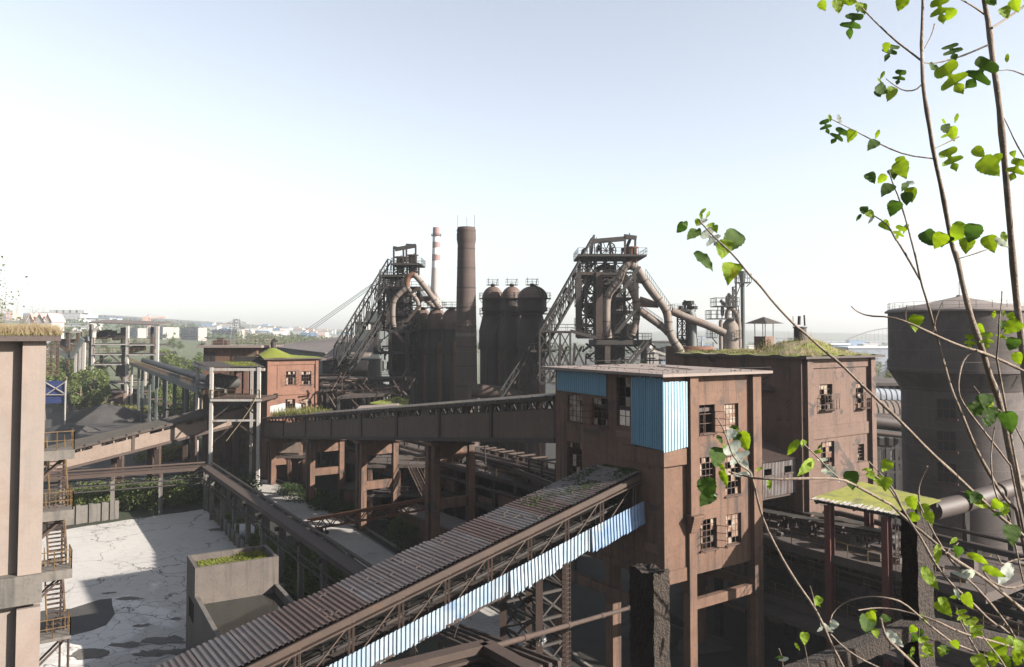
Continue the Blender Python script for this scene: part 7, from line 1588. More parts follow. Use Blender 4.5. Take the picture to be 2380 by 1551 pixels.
BC3 = thing('belt_conveyor', 'short belt conveyor frame right under the corrugated passage', 'conveyor', tuple(dk(0,6,10.2)))
mb = MB()
for k in range(8): a = -5+k*1.6; mb.bar(dk(a,6.2,10.2), dk(a,6.2,11.3), .12); mb.bar(dk(a,7.6,10.2), dk(a,7.6,11.3), .12); mb.tube([dk(a,6.2,11.3), dk(a,7.6,11.3)], .12, 8)
mb.bar(dk(-5,6.2,11.0), dk(7,6.2,11.0), .12, .25); mb.bar(dk(-5,7.6,11.0), dk(7,7.6,11.0), .12, .25); mb.build('frame', M_['yellow'], BC3)
mb = MB(); mb.quad(dk(-5,6.3,11.48), dk(7,6.3,11.48), dk(7,7.5,11.48), dk(-5,7.5,11.48)); mb.build('belt', M_['belt'], BC3)
t = thing('brick_wall', 'dark wall with gaps closing the ground floor behind the tower columns', 'wall', tuple(dk(-4,8,0))); mb = MB(); f_ = Face(dk(-8,9.7,0), UD*-1, VD*-1); wall_face(mb, f_, 26, 0, 9.4, [(3,4.2,3.2,4.6),(5,7.2,3.0,4.4),(8,9.5,1.0,2.4),(15,17,1,3)], .3); mb.build('masonry', M_['wall'], t)
for (a, b, rx, ry, h, sd_) in ((-7,-5,3.2,2.5,1.5,1),(-3,-3,2.6,2,1.1,2),(-10,-2,3,2.5,1.3,3)):
    p = dk(a,b,0); heap('slag_heap', p, rx, ry, h, M_['coal'], ('grey ore heap between the tower columns','small ore heap right of the tower columns','ore heap deep under the tower')[sd_-1], sd_)
# ------------------------------------------------------------------ sidings and racks at the lower right
t = thing('track_gantry', 'gantry of rusty track beams and pipes at the lower right behind the branches', 'gantry', (34, 52, 0))
g0 = lambda a, b, z: V3((29.5,60,0))+UD*-a+VD*b+UZ*z
for i, (b, z, w_, h_) in enumerate(((0,7.5,.35,.6),(1.4,7.3,.25,.4),(2.8,8.2,.3,.5),(4.6,8.0,.25,.4),(6.4,9.0,.3,.5),(8,8.6,.3,.6),(9.5,10.5,.25,.4),(11.5,10.0,.3,.5),(3.6,5.4,.4,.6),(7,5.8,.4,.6))):
    mb = MB(); mb.bar(g0(-16,b,z+.8), g0(18,b,z-.3), w_, h_); mb.build('track_beam', M_['steel2' if i % 2 else 'steel'], t)
for i, (b, z, r_) in enumerate(((.7,8.3,.14),(3.4,9.0,.18),(5.5,9.4,.12),(10.4,11.3,.16))):
    mb = MB(); mb.tube([g0(-16,b,z+.8), g0(18,b,z-.3)], r_, 8); mb.build('pipe', M_['pipe'], t)
for a in range(-14, 18, 5):
    for b in (0, 5, 10): mb = MB(); mb.bar(g0(a,b,0), g0(a,b,7.6+.3*b), .4); mb.build('post', M_['steel'], t)
    mb = MB(); mb.bar(g0(a,-.6,7.0), g0(a,12,9.6), .3, .4); mb.build('cross_beam', M_['steel2'], t)
mb = MB(); mb.rail([g0(-16,-.3,8.3), g0(17,-.3,7.4)], 1.1, 2.2, .045); mb.rail([g0(-16,6.9,9.9), g0(17,6.9,8.9)], 1.1, 2.2, .045); mb.build('railing', M_['yellow'], t)
mb = MB(); mb.fbox(g0(0,0,0), UD*-1, VD, UZ, -16,16,9,14,6.4,6.8); mb.fbox(g0(0,0,0), UD*-1, VD, UZ, -16,16,-3,.2,4.4,4.8); mb.build('deck', M_['slab'], t)
t = thing('ground_floor_shed', 'low dark shed under the lower right gantry', 'shed', (36, 47, 0)); mb = MB(); mb.fbox(g0(0,0,0), UD*-1, VD, UZ, -12,8,13,22,0,5); mb.build('wall', M_['wall'], t)
mb = MB(); mb.fbox(g0(0,0,0), UD*-1, VD, UZ, -12.5,8.5,12.5,22.5,5,5.3); mb.build('roof', M_['tar'], t)
# ================================================================== under the central gallery
t = thing('track_conveyor', 'open belt conveyor on posts running behind the covered conveyor roof', 'conveyor', (at(1200,1080,130).x,130,0))
for dz, off in ((0,0),(-1.1,1.2),(1.2,2.6)):
    a, b = at(*zg(1560,470+dz*8),138), at(*zg(2260,745+dz*8),88); a.y += off; b.y += off
    mb = MB(); mb.bar(a, b, .5, .35); mb.bar(a+V3((1.3,1,0)), b+V3((1.3,1,0)), .3, .3); mb.build('belt_frame', M_['steel2'], t)
    k = 22; mb = MB()
    for i in range(k): q = a.lerp(b,(i+.5)/k); mb.bar(q-V3((.2,0,0)), q+V3((1.5,1,0)), .16)
    mb.build('roller', M_['dark'], t)
for i in range(9):
    f = i/8; q = at(*zg(1640,440),134).lerp(at(*zg(2240,560),92), f); mb = MB()
    mb.bar(V3((q.x,q.y,0)), q, .26); mb.bar(V3((q.x+2.4,q.y+1.6,0)), q+V3((2.4,1.6,0)), .26); mb.bar(q, q+V3((2.4,1.6,0)), .2); mb.build('post', M_['steel2'], t)
    if i: mb = MB(); mb.bar(p_, q, .14); mb.bar(p_-UZ*1.2, q-UZ*1.2, .1); mb.build('side_rail', M_['steel2'], t)
    p_ = q
def crate_tower(label, zf, x0, x1, y0_, y1_, Y, dep, lev, seed):
    a, b = at(*zf(x0,y0_),Y), at(*zf(x1,y0_),Y); t = thing('service_platform', label, 'platform', ((a.x+b.x)/2,Y,0)); ztop = a.z
    for x in (a.x, (a.x+b.x)/2, b.x):
        for yy in (Y, Y+dep): mb = MB(); mb.bar(V3((x,yy,0)), V3((x,yy,ztop)), .6); mb.build('column', M_['wall'], t)
    for k in range(lev):
        z = ztop*(k+1)/lev; mb = MB(); mb.box(a.x-.5,b.x+.5,Y-.5,Y+dep+.5,z-.45,z); mb.build('floor', M_['slab'], t)
        mb = MB(); mb.rail([V3((a.x-.4,Y-.4,z)),V3((b.x+.4,Y-.4,z))],1.1,1.6,.06); mb.build('railing', M_['yellow'] if k == lev-1 else M_['steel2'], t)
    return t, a, b, ztop
t, a, b, zt_ = crate_tower('dark concrete service platform under the middle of the central gallery', zg, 880, 1290, 565, 570, 118, 9, 2, 1)
mb = MB(); p, q = at(*zg(1155,585),117), at(*zg(1260,805),113)
for dx in (0,1.3): mb.bar(p+V3((dx,0,0)), q+V3((dx,0,0)), .12, .25); mb.bar(p+V3((dx,0,1)), q+V3((dx,0,1)), .07)
for i in range(24): s = p.lerp(q,i/23); mb.bar(s, s+V3((1.3,0,0)), .2, .05)
mb.build('stair', M_['steel2'], t)
t, a, b, zt_ = crate_tower('brick walled bunker platform right of the service stair', zg, 1405, 1590, 600, 600, 120, 8, 1, 2)
mb = MB(); mb.box(a.x-.2,a.x+2.6,119.6,120,zt_,zt_+4.4); mb.box(b.x-3,b.x+.1,119.6,120,zt_,zt_+3.8); mb.box(b.x-3,b.x-2.6,120,126,zt_,zt_+3.8); mb.box(b.x-.3,b.x+.1,120,126,zt_,zt_+3.8); mb.build('brick_wall', M_['brick'], t)
t, a, b, zt_ = crate_tower('dark platform at the left foot of the central gallery', zg, 180, 400, 500, 500, 150, 8, 1, 3)
mb = MB(); p = [at(*zg(x,y),149.4) for x, y in ((185,440),(225,405),(370,405),(370,480),(185,480))]; mb.slab([V3((q.x,149.4,q.z)) for q in p], .01) if False else mb.poly(p[::-1]); mb.add([V3((q.x,q.y+.5,q.z)) for q in p], ((0,1,2,3,4),)); mb.build('hopper_side', M_['galleryA'], t)
def lowroof(label, pts, z, th, mk, name='low_shed'):
    P = [atz(px, py, z) for px, py in pts]; cx_ = sum(p.x for p in P)/4; cy_ = sum(p.y for p in P)/4; t = thing(name, label, 'shed', (cx_, cy_, 0))
    mb = MB(); mb.hexa([p-UZ*th for p in P], P); mb.build('roof', M_[mk], t)
    C = V3((cx_,cy_,0)); Q = [C+(V3((p.x,p.y,0))-C)*.86 for p in P]; mb = MB(); mb.hexa(Q, [q+UZ*(z-th-.003) for q in Q]); mb.build('wall', M_['wall'], t); return t
lowroof('low shed with a grey sheet roof behind the round bush', [zg(1510,1050),zg(1640,1000),zg(1230,850),zg(1085,900)], 3.4, .25, 'faroof')
lowroof('small pale roofed kiosk tucked above the covered conveyor roof', [zg(1860,905),zg(1990,850),zg(1870,810),zg(1715,850)], 4.2, .3, 'pale_dirty', 'kiosk')
lowroof('flat dark shed roof behind the gallery columns', [zg(1000,780),zg(1080,720),zg(760,690),zg(660,740)], 2.6, .2, 'tar')
# rusty lattice pipe bridge crossing the road
p, q = at(*zg(415,985),112), at(*zg(1365,815),104.6); PBR = thing('lattice_pipe_bridge', 'rusty lattice girder crossing over the road below the central gallery', 'pipe bridge', (p.x,p.y,0)); mb = MB()
for o in (V3((0,0,0)), V3((.3,1.0,0))):
    mb.bar(p+o, q+o, .16); mb.bar(p+o-UZ*1.25, q+o-UZ*1.25, .16); k = 17
    for i in range(k): s, e = p.lerp(q,i/k)+o, p.lerp(q,(i+1)/k)+o; mb.bar(s-UZ*1.25*(i % 2), e-UZ*1.25*((i+1) % 2), .12)
mb.build('girder', M_['orange'], PBR)
mb = MB(); mb.tube([p+V3((0,.5,.2)), q+V3((0,.5,.2))], .16, 8); mb.tube([p+V3((.2,.9,.15)), q+V3((.2,.9,.15))], .1, 6); mb.tube([q+V3((0,.5,.2)), q+V3((.8,.7,.1)), q+V3((1.0,.7,-1.5))], .14, 8); mb.build('pipe', M_['orange'], PBR)
s = at(*zg(440,1030),111.6); mb = MB(); mb.bar(V3((p.x+.6,p.y,0)), p+V3((.6,0,-1.2)), .3); mb.bar(V3((p.x+2.4,p.y-.5,0)), p+V3((1.2,0,-1.2)), .22); mb.build('leg', M_['steel2'], PBR)
# scooter parked on the road
sc = gr(749,1243); SCO = thing('motor_scooter', 'dark motor scooter with a brown back box parked on the road', 'scooter', tuple(sc)); e = V3((.95,.3,0)).normalized(); sd2 = V3((-e.y,e.x,0))
for o in (-.65,.62):
    mb = MB(); cc = sc+e*o+UZ*.3; mb.tube([cc+sd2*(.27*0-.06), cc+sd2*.06], .30, 14); o2 = mb.build('wheel', M_['black'], SCO, smooth=40)
mb = MB(); mb.fbox(sc, e, sd2, UZ, -.75,.15,-.17,.17,.38,.78); mb.fbox(sc, e, sd2, UZ, .1,.5,-.2,.2,.28,.36); mb.bar(sc+e*.52+UZ*.3, sc+e*.36+UZ*1.05, .12); mb.fbox(sc, e, sd2, UZ, .4,.55,-.2,.2,.4,.95); mb.build('body', M_['black'], SCO)
mb = MB(); mb.bar(sc+e*.36-sd2*.36+UZ*1.05, sc+e*.36+sd2*.36+UZ*1.05, .05); mb.build('handlebar', M_['steel'], SCO)
mb = MB(); mb.fbox(sc, e, sd2, UZ, -.7,.1,-.16,.16,.785,.88); mb.build('seat', M_['belt'], SCO)
mb = MB(); mb.fbox(sc, e, sd2, UZ, -1.05,-.72,-.3,.3,.7,1.35); mb.build('back_box', M_['fpost'], SCO)
# laundry, clothes, manhole
a = gr(556,1262); mb = MB(); q = a+UZ*.3
for k, (w_, h_) in enumerate(((.8,1.9),(.9,1.3))): mb.fbox(a+V3((k*1.1,0,0)), V3((1,.15,0)), V3((0,1,0)), UZ, 0,w_,0,.04,.6+(.6 if k else 0),.6+1.9)
mb.bar(a+V3((-.6,0,2.52)), a+V3((2.6,.3,2.52)), .03); mb.bar(a+V3((-.6,0,0)), a+V3((-.6,0,2.55)), .06); mb.bar(a+V3((2.6,.3,0)), a+V3((2.6,.3,2.55)), .06)
single(mb, 'laundry_line', M_['cloth'], 'blue and white laundry hanging on a line behind the yard posts', 'laundry')
a = gr(888,1245); mb = MB(); mb.fbox(a, V3((1,0,0)), V3((0,1,0)), UZ, -.35,.75,-.1,.1,1.0,2.2); mb.fbox(a, V3((1,.3,0)), V3((0,1,0)), UZ, .2,1.0,-.25,-.12,.9,1.9); mb.bar(a+V3((-1.6,0,2.25)), a+V3((2,0,2.25)), .04); mb.bar(a+V3((-1.6,0,0)), a+V3((-1.6,0,2.27)), .06); mb.bar(a+V3((2,0,0)), a+V3((2,0,2.27)), .06)
single(mb, 'jacket_line', M_['black'], 'dark clothes drying on a line beside the round bush', 'laundry')
# ================================================================== rusty frame and pipe at the bottom edge
Y = 34.0; pk = at(*zc(835,1388),Y); FR = thing('steel_hopper', 'rusty box beam frame poking up at the bottom edge', 'frame', (pk.x,pk.y,0)); zf0 = pk.z
pa, pb2 = atz(*zc(150,1560),zf0), atz(*zc(1290,1640),zf0)
pa = pk + (pa-pk).normalized()*12; pb2 = pk + (pb2-pk).normalized()*9
for a, b in ((pk,pa),(pk,pb2)):
    mb = MB(); mb.bar(a, b, .62, .32); mb.bar(a-UZ*.42, b-UZ*.42, .5, .12); mb.build('beam', M_['steel2'], FR)
far = pa+(pb2-pk); mb = MB(); mb.bar(pa, far, .5, .3); mb.bar(pb2, far, .5, .3); mb.build('beam', M_['steel2'], FR)
for p in (pk, pa, pb2, far): mb = MB(); mb.bar(V3((p.x,p.y,0)), p-UZ*.2, .5); mb.build('leg', M_['steel2'], FR)
mb = MB(); ctr = (pk+far)*.5-UZ*4
for a, b in ((pk,pa),(pk,pb2),(pa,far),(pb2,far)): mb.quad(a-UZ*.5, b-UZ*.5, ctr.lerp(b-UZ*4,.3), ctr.lerp(a-UZ*4,.3))
mb.build('hopper_side', M_['dark'], FR)
mb = MB(); a, b = at(*zc(890,1398),34.4), at(*zc(1990,1085),57); mb.tube([a, a.lerp(b,.5), b], .13, 10)
for k in range(4): q = a.lerp(b, .15+.25*k); d = (b-a).normalized(); mb.tube([q-d*.3,q+d*.3], .165, 10)
o = mb.build('thin_pipe', M_['steel2'], None, smooth=50); tag(o, 'thin rusty pipe rising from the bottom frame to the right behind the concrete post', 'pipe')
# bundle of tracks at the bottom under the conveyor
mb = MB(); a, b = at(*zc(420,1280),63), at(*zc(800,1450),52)
for k in range(5): mb.bar(a+V3((k*.55,k*.3,0)), b+V3((k*.55,k*.3,0))+(b-a)*.6, .22, .3)
mb.bar(a+V3((.9,.5,-.3)), b+V3((.9,.5,-.3))+(b-a)*.6, 2.6, .15)
for f in (.1,.9,1.5): q = a+(b-a)*f; mb.bar(V3((q.x+.5,q.y,0)), q+V3((.5,0,-.3)), .4)
single(mb, 'pipe_trestle', M_['steel2'], 'dark bundle of pipes on a low trestle below the covered conveyor', 'pipes')
mb = MB(); q = at(*zc(1270,1330),51.5); r = random.Random(5)
for k in range(40): mb.add([q+V3((r.gauss(0,.12),r.gauss(0,.1),r.gauss(0,.25))) for _ in range(3)], ((0,1,2),))
single(mb, 'plastic_bag', M_['bone'], 'torn white plastic bag caught on the conveyor support tower', 'bag')
# ================================================================== foreground: broken concrete post and rail frame
def rough_post(name, pxl, pxr, pxe, py0, Y, label, zbot, jag):
    # square post seen on an edge; front edge at pxe
    e = at(pxe, py0, Y); r_ = random.Random(3); lft = onp(pxl, py0, V3((e.x,e.y,0)), UD); rgt = onp(pxr, py0, V3((e.x,e.y,0)), VD)
    wl = (V3((lft.x,lft.y,0))-V3((e.x,e.y,0))).length; wr = (V3((rgt.x,rgt.y,0))-V3((e.x,e.y,0))).length; O = V3((e.x,e.y,0)); ztop = e.z
    mb = MB(); n, nz_ = 14, 60; per = []
    for i in range(n): per.append(UD*(wl*(1-i/n)))
    for i in range(n): per.append(VD*(wr*i/n))
    for i in range(n): per.append(VD*wr+UD*(wl*i/n))
    for i in range(n): per.append(UD*wl+VD*(wr*(1-i/n)))
    m_ = len(per)
    for k in range(nz_+1):
        f = k/nz_
        for i, p in enumerate(per):
            j = .0035; zt2 = ztop + jag*(math.sin(i*.55)*.5+r_.uniform(-.35,.35)); z = zbot+(zt2-zbot)*f
            mb.v.append(tuple(O+p+V3((r_.uniform(-j,j),r_.uniform(-j,j),0))+UZ*z))
    for k in range(nz_):
        for i in range(m_): a = k*m_+i; b = k*m_+(i+1) % m_; mb.f.append((a,b,b+m_,a+m_))
    cen = len(mb.v); mb.v.append(tuple(O+UD*wl/2+VD*wr/2+UZ*(ztop-.02)))
    for i in range(m_): mb.f.append((nz_*m_+i, nz_*m_+(i+1) % m_, cen))
    return single(mb, name, M_['fpost'], label, 'post', smooth=35), O, wl, wr
rough_post('broken_concrete_post', 1463, 1556, 1519, 1336, 4.6, 'broken top of a rough dark concrete post at the bottom edge', HC-3.2, .02)
RFm = thing('concrete_rail_frame', 'rough dark concrete railing post with two sloping rails in the lower right foreground', 'railing', (at(2140,1551,5).x, 5, HC-3.4))
o, O, wl, wr = rough_post('post', 2093, 2167, 2131, 1196, 5.0, 'x', HC-3.4, .02)
for k in ('label','category'): del o[k]
o.parent = RFm; o.location = o.location - V3(RFm.location); LOC[o] = LOC[RFm]
def rough_bar(a, b, w_, h_):
    mb = MB(); n = 40; r_ = random.Random(5); d = (b-a).normalized(); x = d.cross(UZ).normalized(); y = x.cross(d)
    for i in range(n+1):
        p = a.lerp(b,i/n)
        for sx, sy in ((-1,-1),(0,-1),(1,-1),(1,0),(1,1),(0,1),(-1,1),(-1,0)): mb.v.append(tuple(p+x*(sx*w_/2+r_.uniform(-.003,.003))+y*(sy*h_/2+r_.uniform(-.003,.003))))
    for i in range(n):
        for k in range(8): q = i*8+k; s = i*8+(k+1) % 8; mb.f.append((q,s,s+8,q+8))
    return mb.build('rail', M_['fpost'], RFm, smooth=40)
rough_bar(at(2143,1452,5.05), at(1800,1590,4.5), .09, .10)
rough_bar(at(2143,1455,5.12), at(2480,1530,5.9), .11, .13)
# ================================================================== the mulberry sapling in the foreground
MT = thing('mulberry_sapling', 'leafy mulberry sapling with many long thin stems reaching in from the lower right', 'sapling', (at(2560,1900,4.6).x, 4.6, HC-3.6))
root = V3((at(2560,1900,4.6).x, 4.6, HC-3.6))
zbx = Z(2150,1400,1.723)
ST_ = [
 ('A', 4.3, 10.5, 17, [zs(1293,-60),zs(1297,0),zs(1330,180),zs(1350,370),zs(1385,600),zs(1415,900),zs(1440,1180),zs(1470,1551),zw(1490,750),zw(1525,1000),zw(1560,1350)], 1),
 ('B', 4.0, 6, 17, [zs(915,-60),zs(918,0),zs(910,240),zs(912,380),zs(918,540),zs(950,740),zs(985,960),zs(1040,1200),zs(1075,1400),zs(1105,1551),zw(1020,330),zw(1080,620),zw(1150,880),zw(1210,1030),zw(1270,1250),zw(1330,1400),zr(1960,700),zr(2020,1000),zr(2090,1250),zr(2150,1480)], 1),
 ('C', 3.9, 3, 9, [zs(705,1060),zs(735,1150),zs(770,1230),zs(820,1390),zs(860,1551),zw(700,330),zw(740,530),zw(800,720),zw(850,900),zw(890,1050),zw(940,1240),zw(990,1400),zr(1620,640),zr(1700,840),zr(1760,980),zr(1860,1160),zr(1960,1330),zr(2070,1440)], 0),
 ('C2', 3.92, 3, 5, [zs(560,1320),zs(640,1350),zs(710,1410),zs(750,1490),zw(560,220),zw(640,350),zw(735,520)], 0),
 ('D', 3.7, 3.5, 8.5, [zm(330,300),zm(420,400),zm(500,480),zm(640,610),zm(780,790),zm(840,840),zm(990,1030),zm(1170,1220),zm(1250,1280),zm(1420,1440),zr(690,290),zr(860,460),zr(1020,610),zr(1190,770),zr(1390,980),zr(1600,1170),zr(1800,1360),zr(2000,1540),zr(2200,1700)], 1),
 ('E', 3.6, 4, 9, [zbx(1320,840),zbx(1400,862),zbx(1480,880),zr(0,1187),zr(200,1200),zr(420,1190),zr(700,1190),zr(850,1260),zr(1080,1390),ze(870,310),ze(1000,440),ze(1180,580),ze(1330,720),ze(1550,850),ze(1750,1010),ze(1900,1140)], 1),
 ('E2', 3.6, 3, 7, [zbx(1240,470),zbx(1280,540),zbx(1310,620),zbx(1340,720),zbx(1400,800),zd(940,60),zd(970,130),zd(1010,310),zd(1060,470),zd(1170,690),zd(1280,880),zd(1430,1090),zd(1500,1230),zd(1560,1370),zd(1680,1600)], 0),
 ('F', 4.0, 3, 5, [zs(480,-20),zs(580,95),zs(730,240),zs(860,340),zs(911,380)], 0), ('G', 4.0, 2, 4, [zs(350,740),zs(510,820),zs(680,910),zs(820,965),zs(985,985)], 0),
 ('H', 4.0, 2, 4, [zs(690,490),zs(740,530),zs(800,565),zs(870,562),zs(912,525)], 0), ('I', 4.1, 2.5, 5, [zs(912,390),zs(1000,395),zs(1150,352),zs(1230,320),zs(1322,280)], 0),
 ('J', 4.3, 5, 6, [zs(1345,175),zs(1430,120),zs(1560,30)], 0), ('K', 4.3, 3, 5, [zs(1150,-5),zs(1230,40),zs(1300,88)], 0), ('J2', 4.3, 2, 3.5, [zs(1380,440),zs(1460,432),zs(1545,465)], 0), ('J3', 4.3, 2, 4, [zs(1405,705),zs(1440,770),zs(1490,880),zs(1560,1000)], 0),
 ('G2', 4.0, 2, 3, [zs(995,920),zs(1060,890),zs(1140,850)], 0), ('N0', 4.0, 2, 3, [zw(1038,358),zw(1100,340),zw(1170,318),zw(1250,290)], 0), ('I2', 4.0, 2, 3, [zs(928,300),zs(975,210),zs(990,150)], 0),
 ('L', 3.8, 2.2, 8, [zw(205,730),zw(245,768),zw(330,803),zw(500,810),zw(640,850),zw(870,960),zw(1060,1040),zw(1190,1075),zw(1330,1130),zw(1560,1240)], 0),
 ('L2', 3.8, 2, 3, [zw(635,720),zw(622,780),zw(628,850)], 0), ('L3', 3.85, 2.5, 5, [zw(1372,610),zw(1368,720),zw(1350,830),zw(1345,980),zw(1330,1130)], 0), ('L4', 3.8, 2, 4, [zw(907,700),zw(870,790),zw(850,860),zw(835,935)], 0),
 ('M', 3.85, 4, 5, [zw(1185,1068),zw(1120,1085),zw(1060,1170),zw(1035,1300),zw(1035,1400),zr(1640,590),zr(1710,690),zr(1850,870),zr(2020,1090)], 0), ('M2', 3.9, 2, 4, [zr(1735,475),zr(1800,560),zr(1900,640),zr(2030,730),zr(2080,830),zr(2125,920)], 0), ('M3', 3.9, 3, 4.5, [zr(1898,790),zr(1880,900),zr(1865,1050),zr(1885,1240),zr(1920,1350),zr(2010,1500)], 0),
 ('N', 3.7, 4, 7, [ze(700,60),ze(850,170),ze(960,340),ze(1050,490),ze(1110,580),ze(1200,750),ze(1320,910),ze(1480,1050),ze(1640,1210),ze(1750,1270),ze(1850,1390)], 0),
 ('N2', 3.75, 4, 6, [ze(1085,300),ze(1180,500),ze(1300,700),ze(1420,850),ze(1540,960),ze(1700,1150),ze(1800,1290),ze(1840,1390)], 0),
 ('O', 3.6, 2.5, 6, [ze(415,1215),ze(440,1130),ze(540,1050),ze(700,1015),ze(860,1025),ze(970,1060),ze(1100,1170),ze(1200,1260),ze(1350,1370),ze(1560,1450),ze(1720,1530),ze(1850,1640)], 0),
 ('P', 3.65, 2.5, 6, [ze(630,1120),ze(760,1100),ze(900,1110),ze(1060,1150),ze(1200,1190),ze(1400,1290),ze(1600,1340),ze(1900,1430)], 0),
 ('Q', 3.8, 3, 4.5, [ze(1155,30),ze(1110,120),ze(1085,200),ze(1092,300),ze(1110,400)], 0), ('Rr', 3.3, 5, 9, [ze(800,1180),ze(820,1270),ze(850,1340),ze(960,1440),ze(1090,1570)], 0), ('S', 3.5, 3, 4, [ze(420,1300),ze(520,1400),ze(650,1490),ze(800,1560)], 0),
 ('T', 3.6, 3, 5, [ze(1370,1090),ze(1400,1200),ze(1470,1330),ze(1530,1430),ze(1620,1560)], 0), ('U', 3.6, 3, 5, [ze(1550,1290),ze(1620,1380),ze(1700,1480),ze(1760,1580)], 0), ('V', 3.7, 3, 5, [ze(1680,700),ze(1720,780),ze(1800,740),ze(1890,730)], 0), ('V2', 3.7, 4, 6, [ze(1580,830),ze(1640,910),ze(1780,960),ze(1900,920)], 0),
 ('W', 3.5, 2, 3.5, [ze(225,1390),ze(240,1470),ze(250,1560)], 0), ('W2', 3.5, 2, 3, [ze(265,935),ze(285,1000),ze(300,1090)], 0), ('X', 3.6, 2.5, 3.5, [ze(1090,1250),ze(1085,1400),ze(1105,1560)], 0), ('W3', 3.5, 2, 3, [ze(30,1410),ze(55,1480),ze(60,1560)], 0),
 ('Y2', 3.6, 3, 4, [zr(415,925),zr(510,1010),zr(600,1110),zr(690,1190)], 0), ('Y3', 3.6, 3, 4.5, [zr(920,1060),zr(1010,1150),zr(1110,1270),zr(1180,1420)], 0), ('Y4', 3.6, 2.5, 3.5, [ze(1290,690),ze(1350,660),ze(1385,610)], 0),
]
for nm, Yd, w0, w1, pts, rt_ in ST_:
    n = len(pts); P = []; r_ = random.Random(hash(nm) % 1000 if False else sum(map(ord, nm)))
    for i, p in enumerate(pts): P.append(at(p[0], p[1], Yd + .12*math.sin(i*.8+len(nm)) + .35*i/n))
    P = smooth_path(P, 1)
    if P[-1].z < P[0].z and (pts[-1][0] > 2300 or pts[-1][1] > 1540): P = P + [P[-1].lerp(root, .5)+V3((0,0,.05)), root]
    n = len(P); R_ = [(w0+(w1-w0)*min(1, i/(n-2 if n > 2 else 1)))*Yd/F/2*(1+(.22 if (i*7) % 5 == 0 else 0)+r_.uniform(-.06,.06)) for i in range(n)]
    mb = MB(); mb.tube(P, R_, 8); mb.build('stem', M_['bark'], MT, smooth=60)
def leaf(mb, c, size, kind, ang, fx, fy, rnd, bend):
    # outline in the leaf's own plane, base at 0, tip at 1
    if kind == 'l':
        half = [(0,.0),(-.05,.09),(-.06,.2),(.0,.31),(.10,.36),(.20,.33),(.25,.24),(.255,.13),(.275,.075),(.33,.07),(.37,.13),(.41,.25),(.47,.37),(.55,.42),(.60,.38),(.61,.27),(.585,.15),(.58,.075),(.62,.06),(.68,.12),(.76,.16),(.85,.125),(.94,.05),(1.03,0)]
    elif kind == 's': half = [(0,0),(.0,.05),(.1,.13),(.3,.19),(.5,.19),(.7,.14),(.88,.06),(1,0)]
    else: half = [(0,.0),(-.05,.09),(-.07,.2),(-.01,.32),(.12,.39),(.28,.395),(.44,.35),(.6,.27),(.74,.185),(.86,.10),(.94,.045),(1.03,0)]
    def jag(h):
        out = []
        for (a, b), (c_, d) in zip(h, h[1:]):
            L = math.hypot(c_-a, d-b); k = max(1, int(L/.06))
            for i in range(k): f = i/k; out.append((a+(c_-a)*f, (b+(d-b)*f)*(1.0 if i % 2 == 0 else 1.10)+(0 if i % 2 == 0 else .006)))
        return out + [h[-1]]
    hL, hR = jag(half), jag(half); asy = rnd.uniform(.85,1.12); ca, sa = math.cos(ang), math.sin(ang); X = fx; Yv = fy; N_ = X.cross(Yv).normalized()
    tip = (X*sa - Yv*ca); side = (X*ca + Yv*sa); cup = rnd.uniform(.02,.22); n0 = len(mb.v); N2 = 0
    mid = [c + (tip*(t-.5) + N_*(bend*(t-.5)**2*1.4 - bend*.2))*size for t in [i/8 for i in range(9)]]
    def midp(t): f = max(0, min(7.999, t*8)); i = int(f); return mid[i].lerp(mid[i+1], f-i) if t >= 0 else mid[0] + tip*t*size
    for sgn, h in ((1,hL),(-1,hR)):
        base = len(mb.v); 
        for t, w_ in h: w2 = w_*(asy if sgn > 0 else 1); p = midp(t); mb.v.append(tuple(p)); mb.v.append(tuple(p + side*(w2*.5*sgn*size) + N_*(cup*w2*.5*size*.45))); mb.v.append(tuple(p + side*(w2*sgn*size) + N_*(cup*w2*size + .03*size*math.sin(t*17+sgn))))
        for i in range(len(h)-1):
            a = base+i*3
            for q in (0,1): f = (a+q, a+3+q, a+4+q, a+1+q); mb.f.append(f if sgn > 0 else f[::-1])
Zs = {'s': zs, 'm': zm, 'w': zw, 'r': zr, 'e': ze, 'b': zbx}; SC_ = {'s': 1.551, 'm': 2.216, 'w': 1.938, 'r': 1.939, 'e': 1.8936, 'b': 1.723}
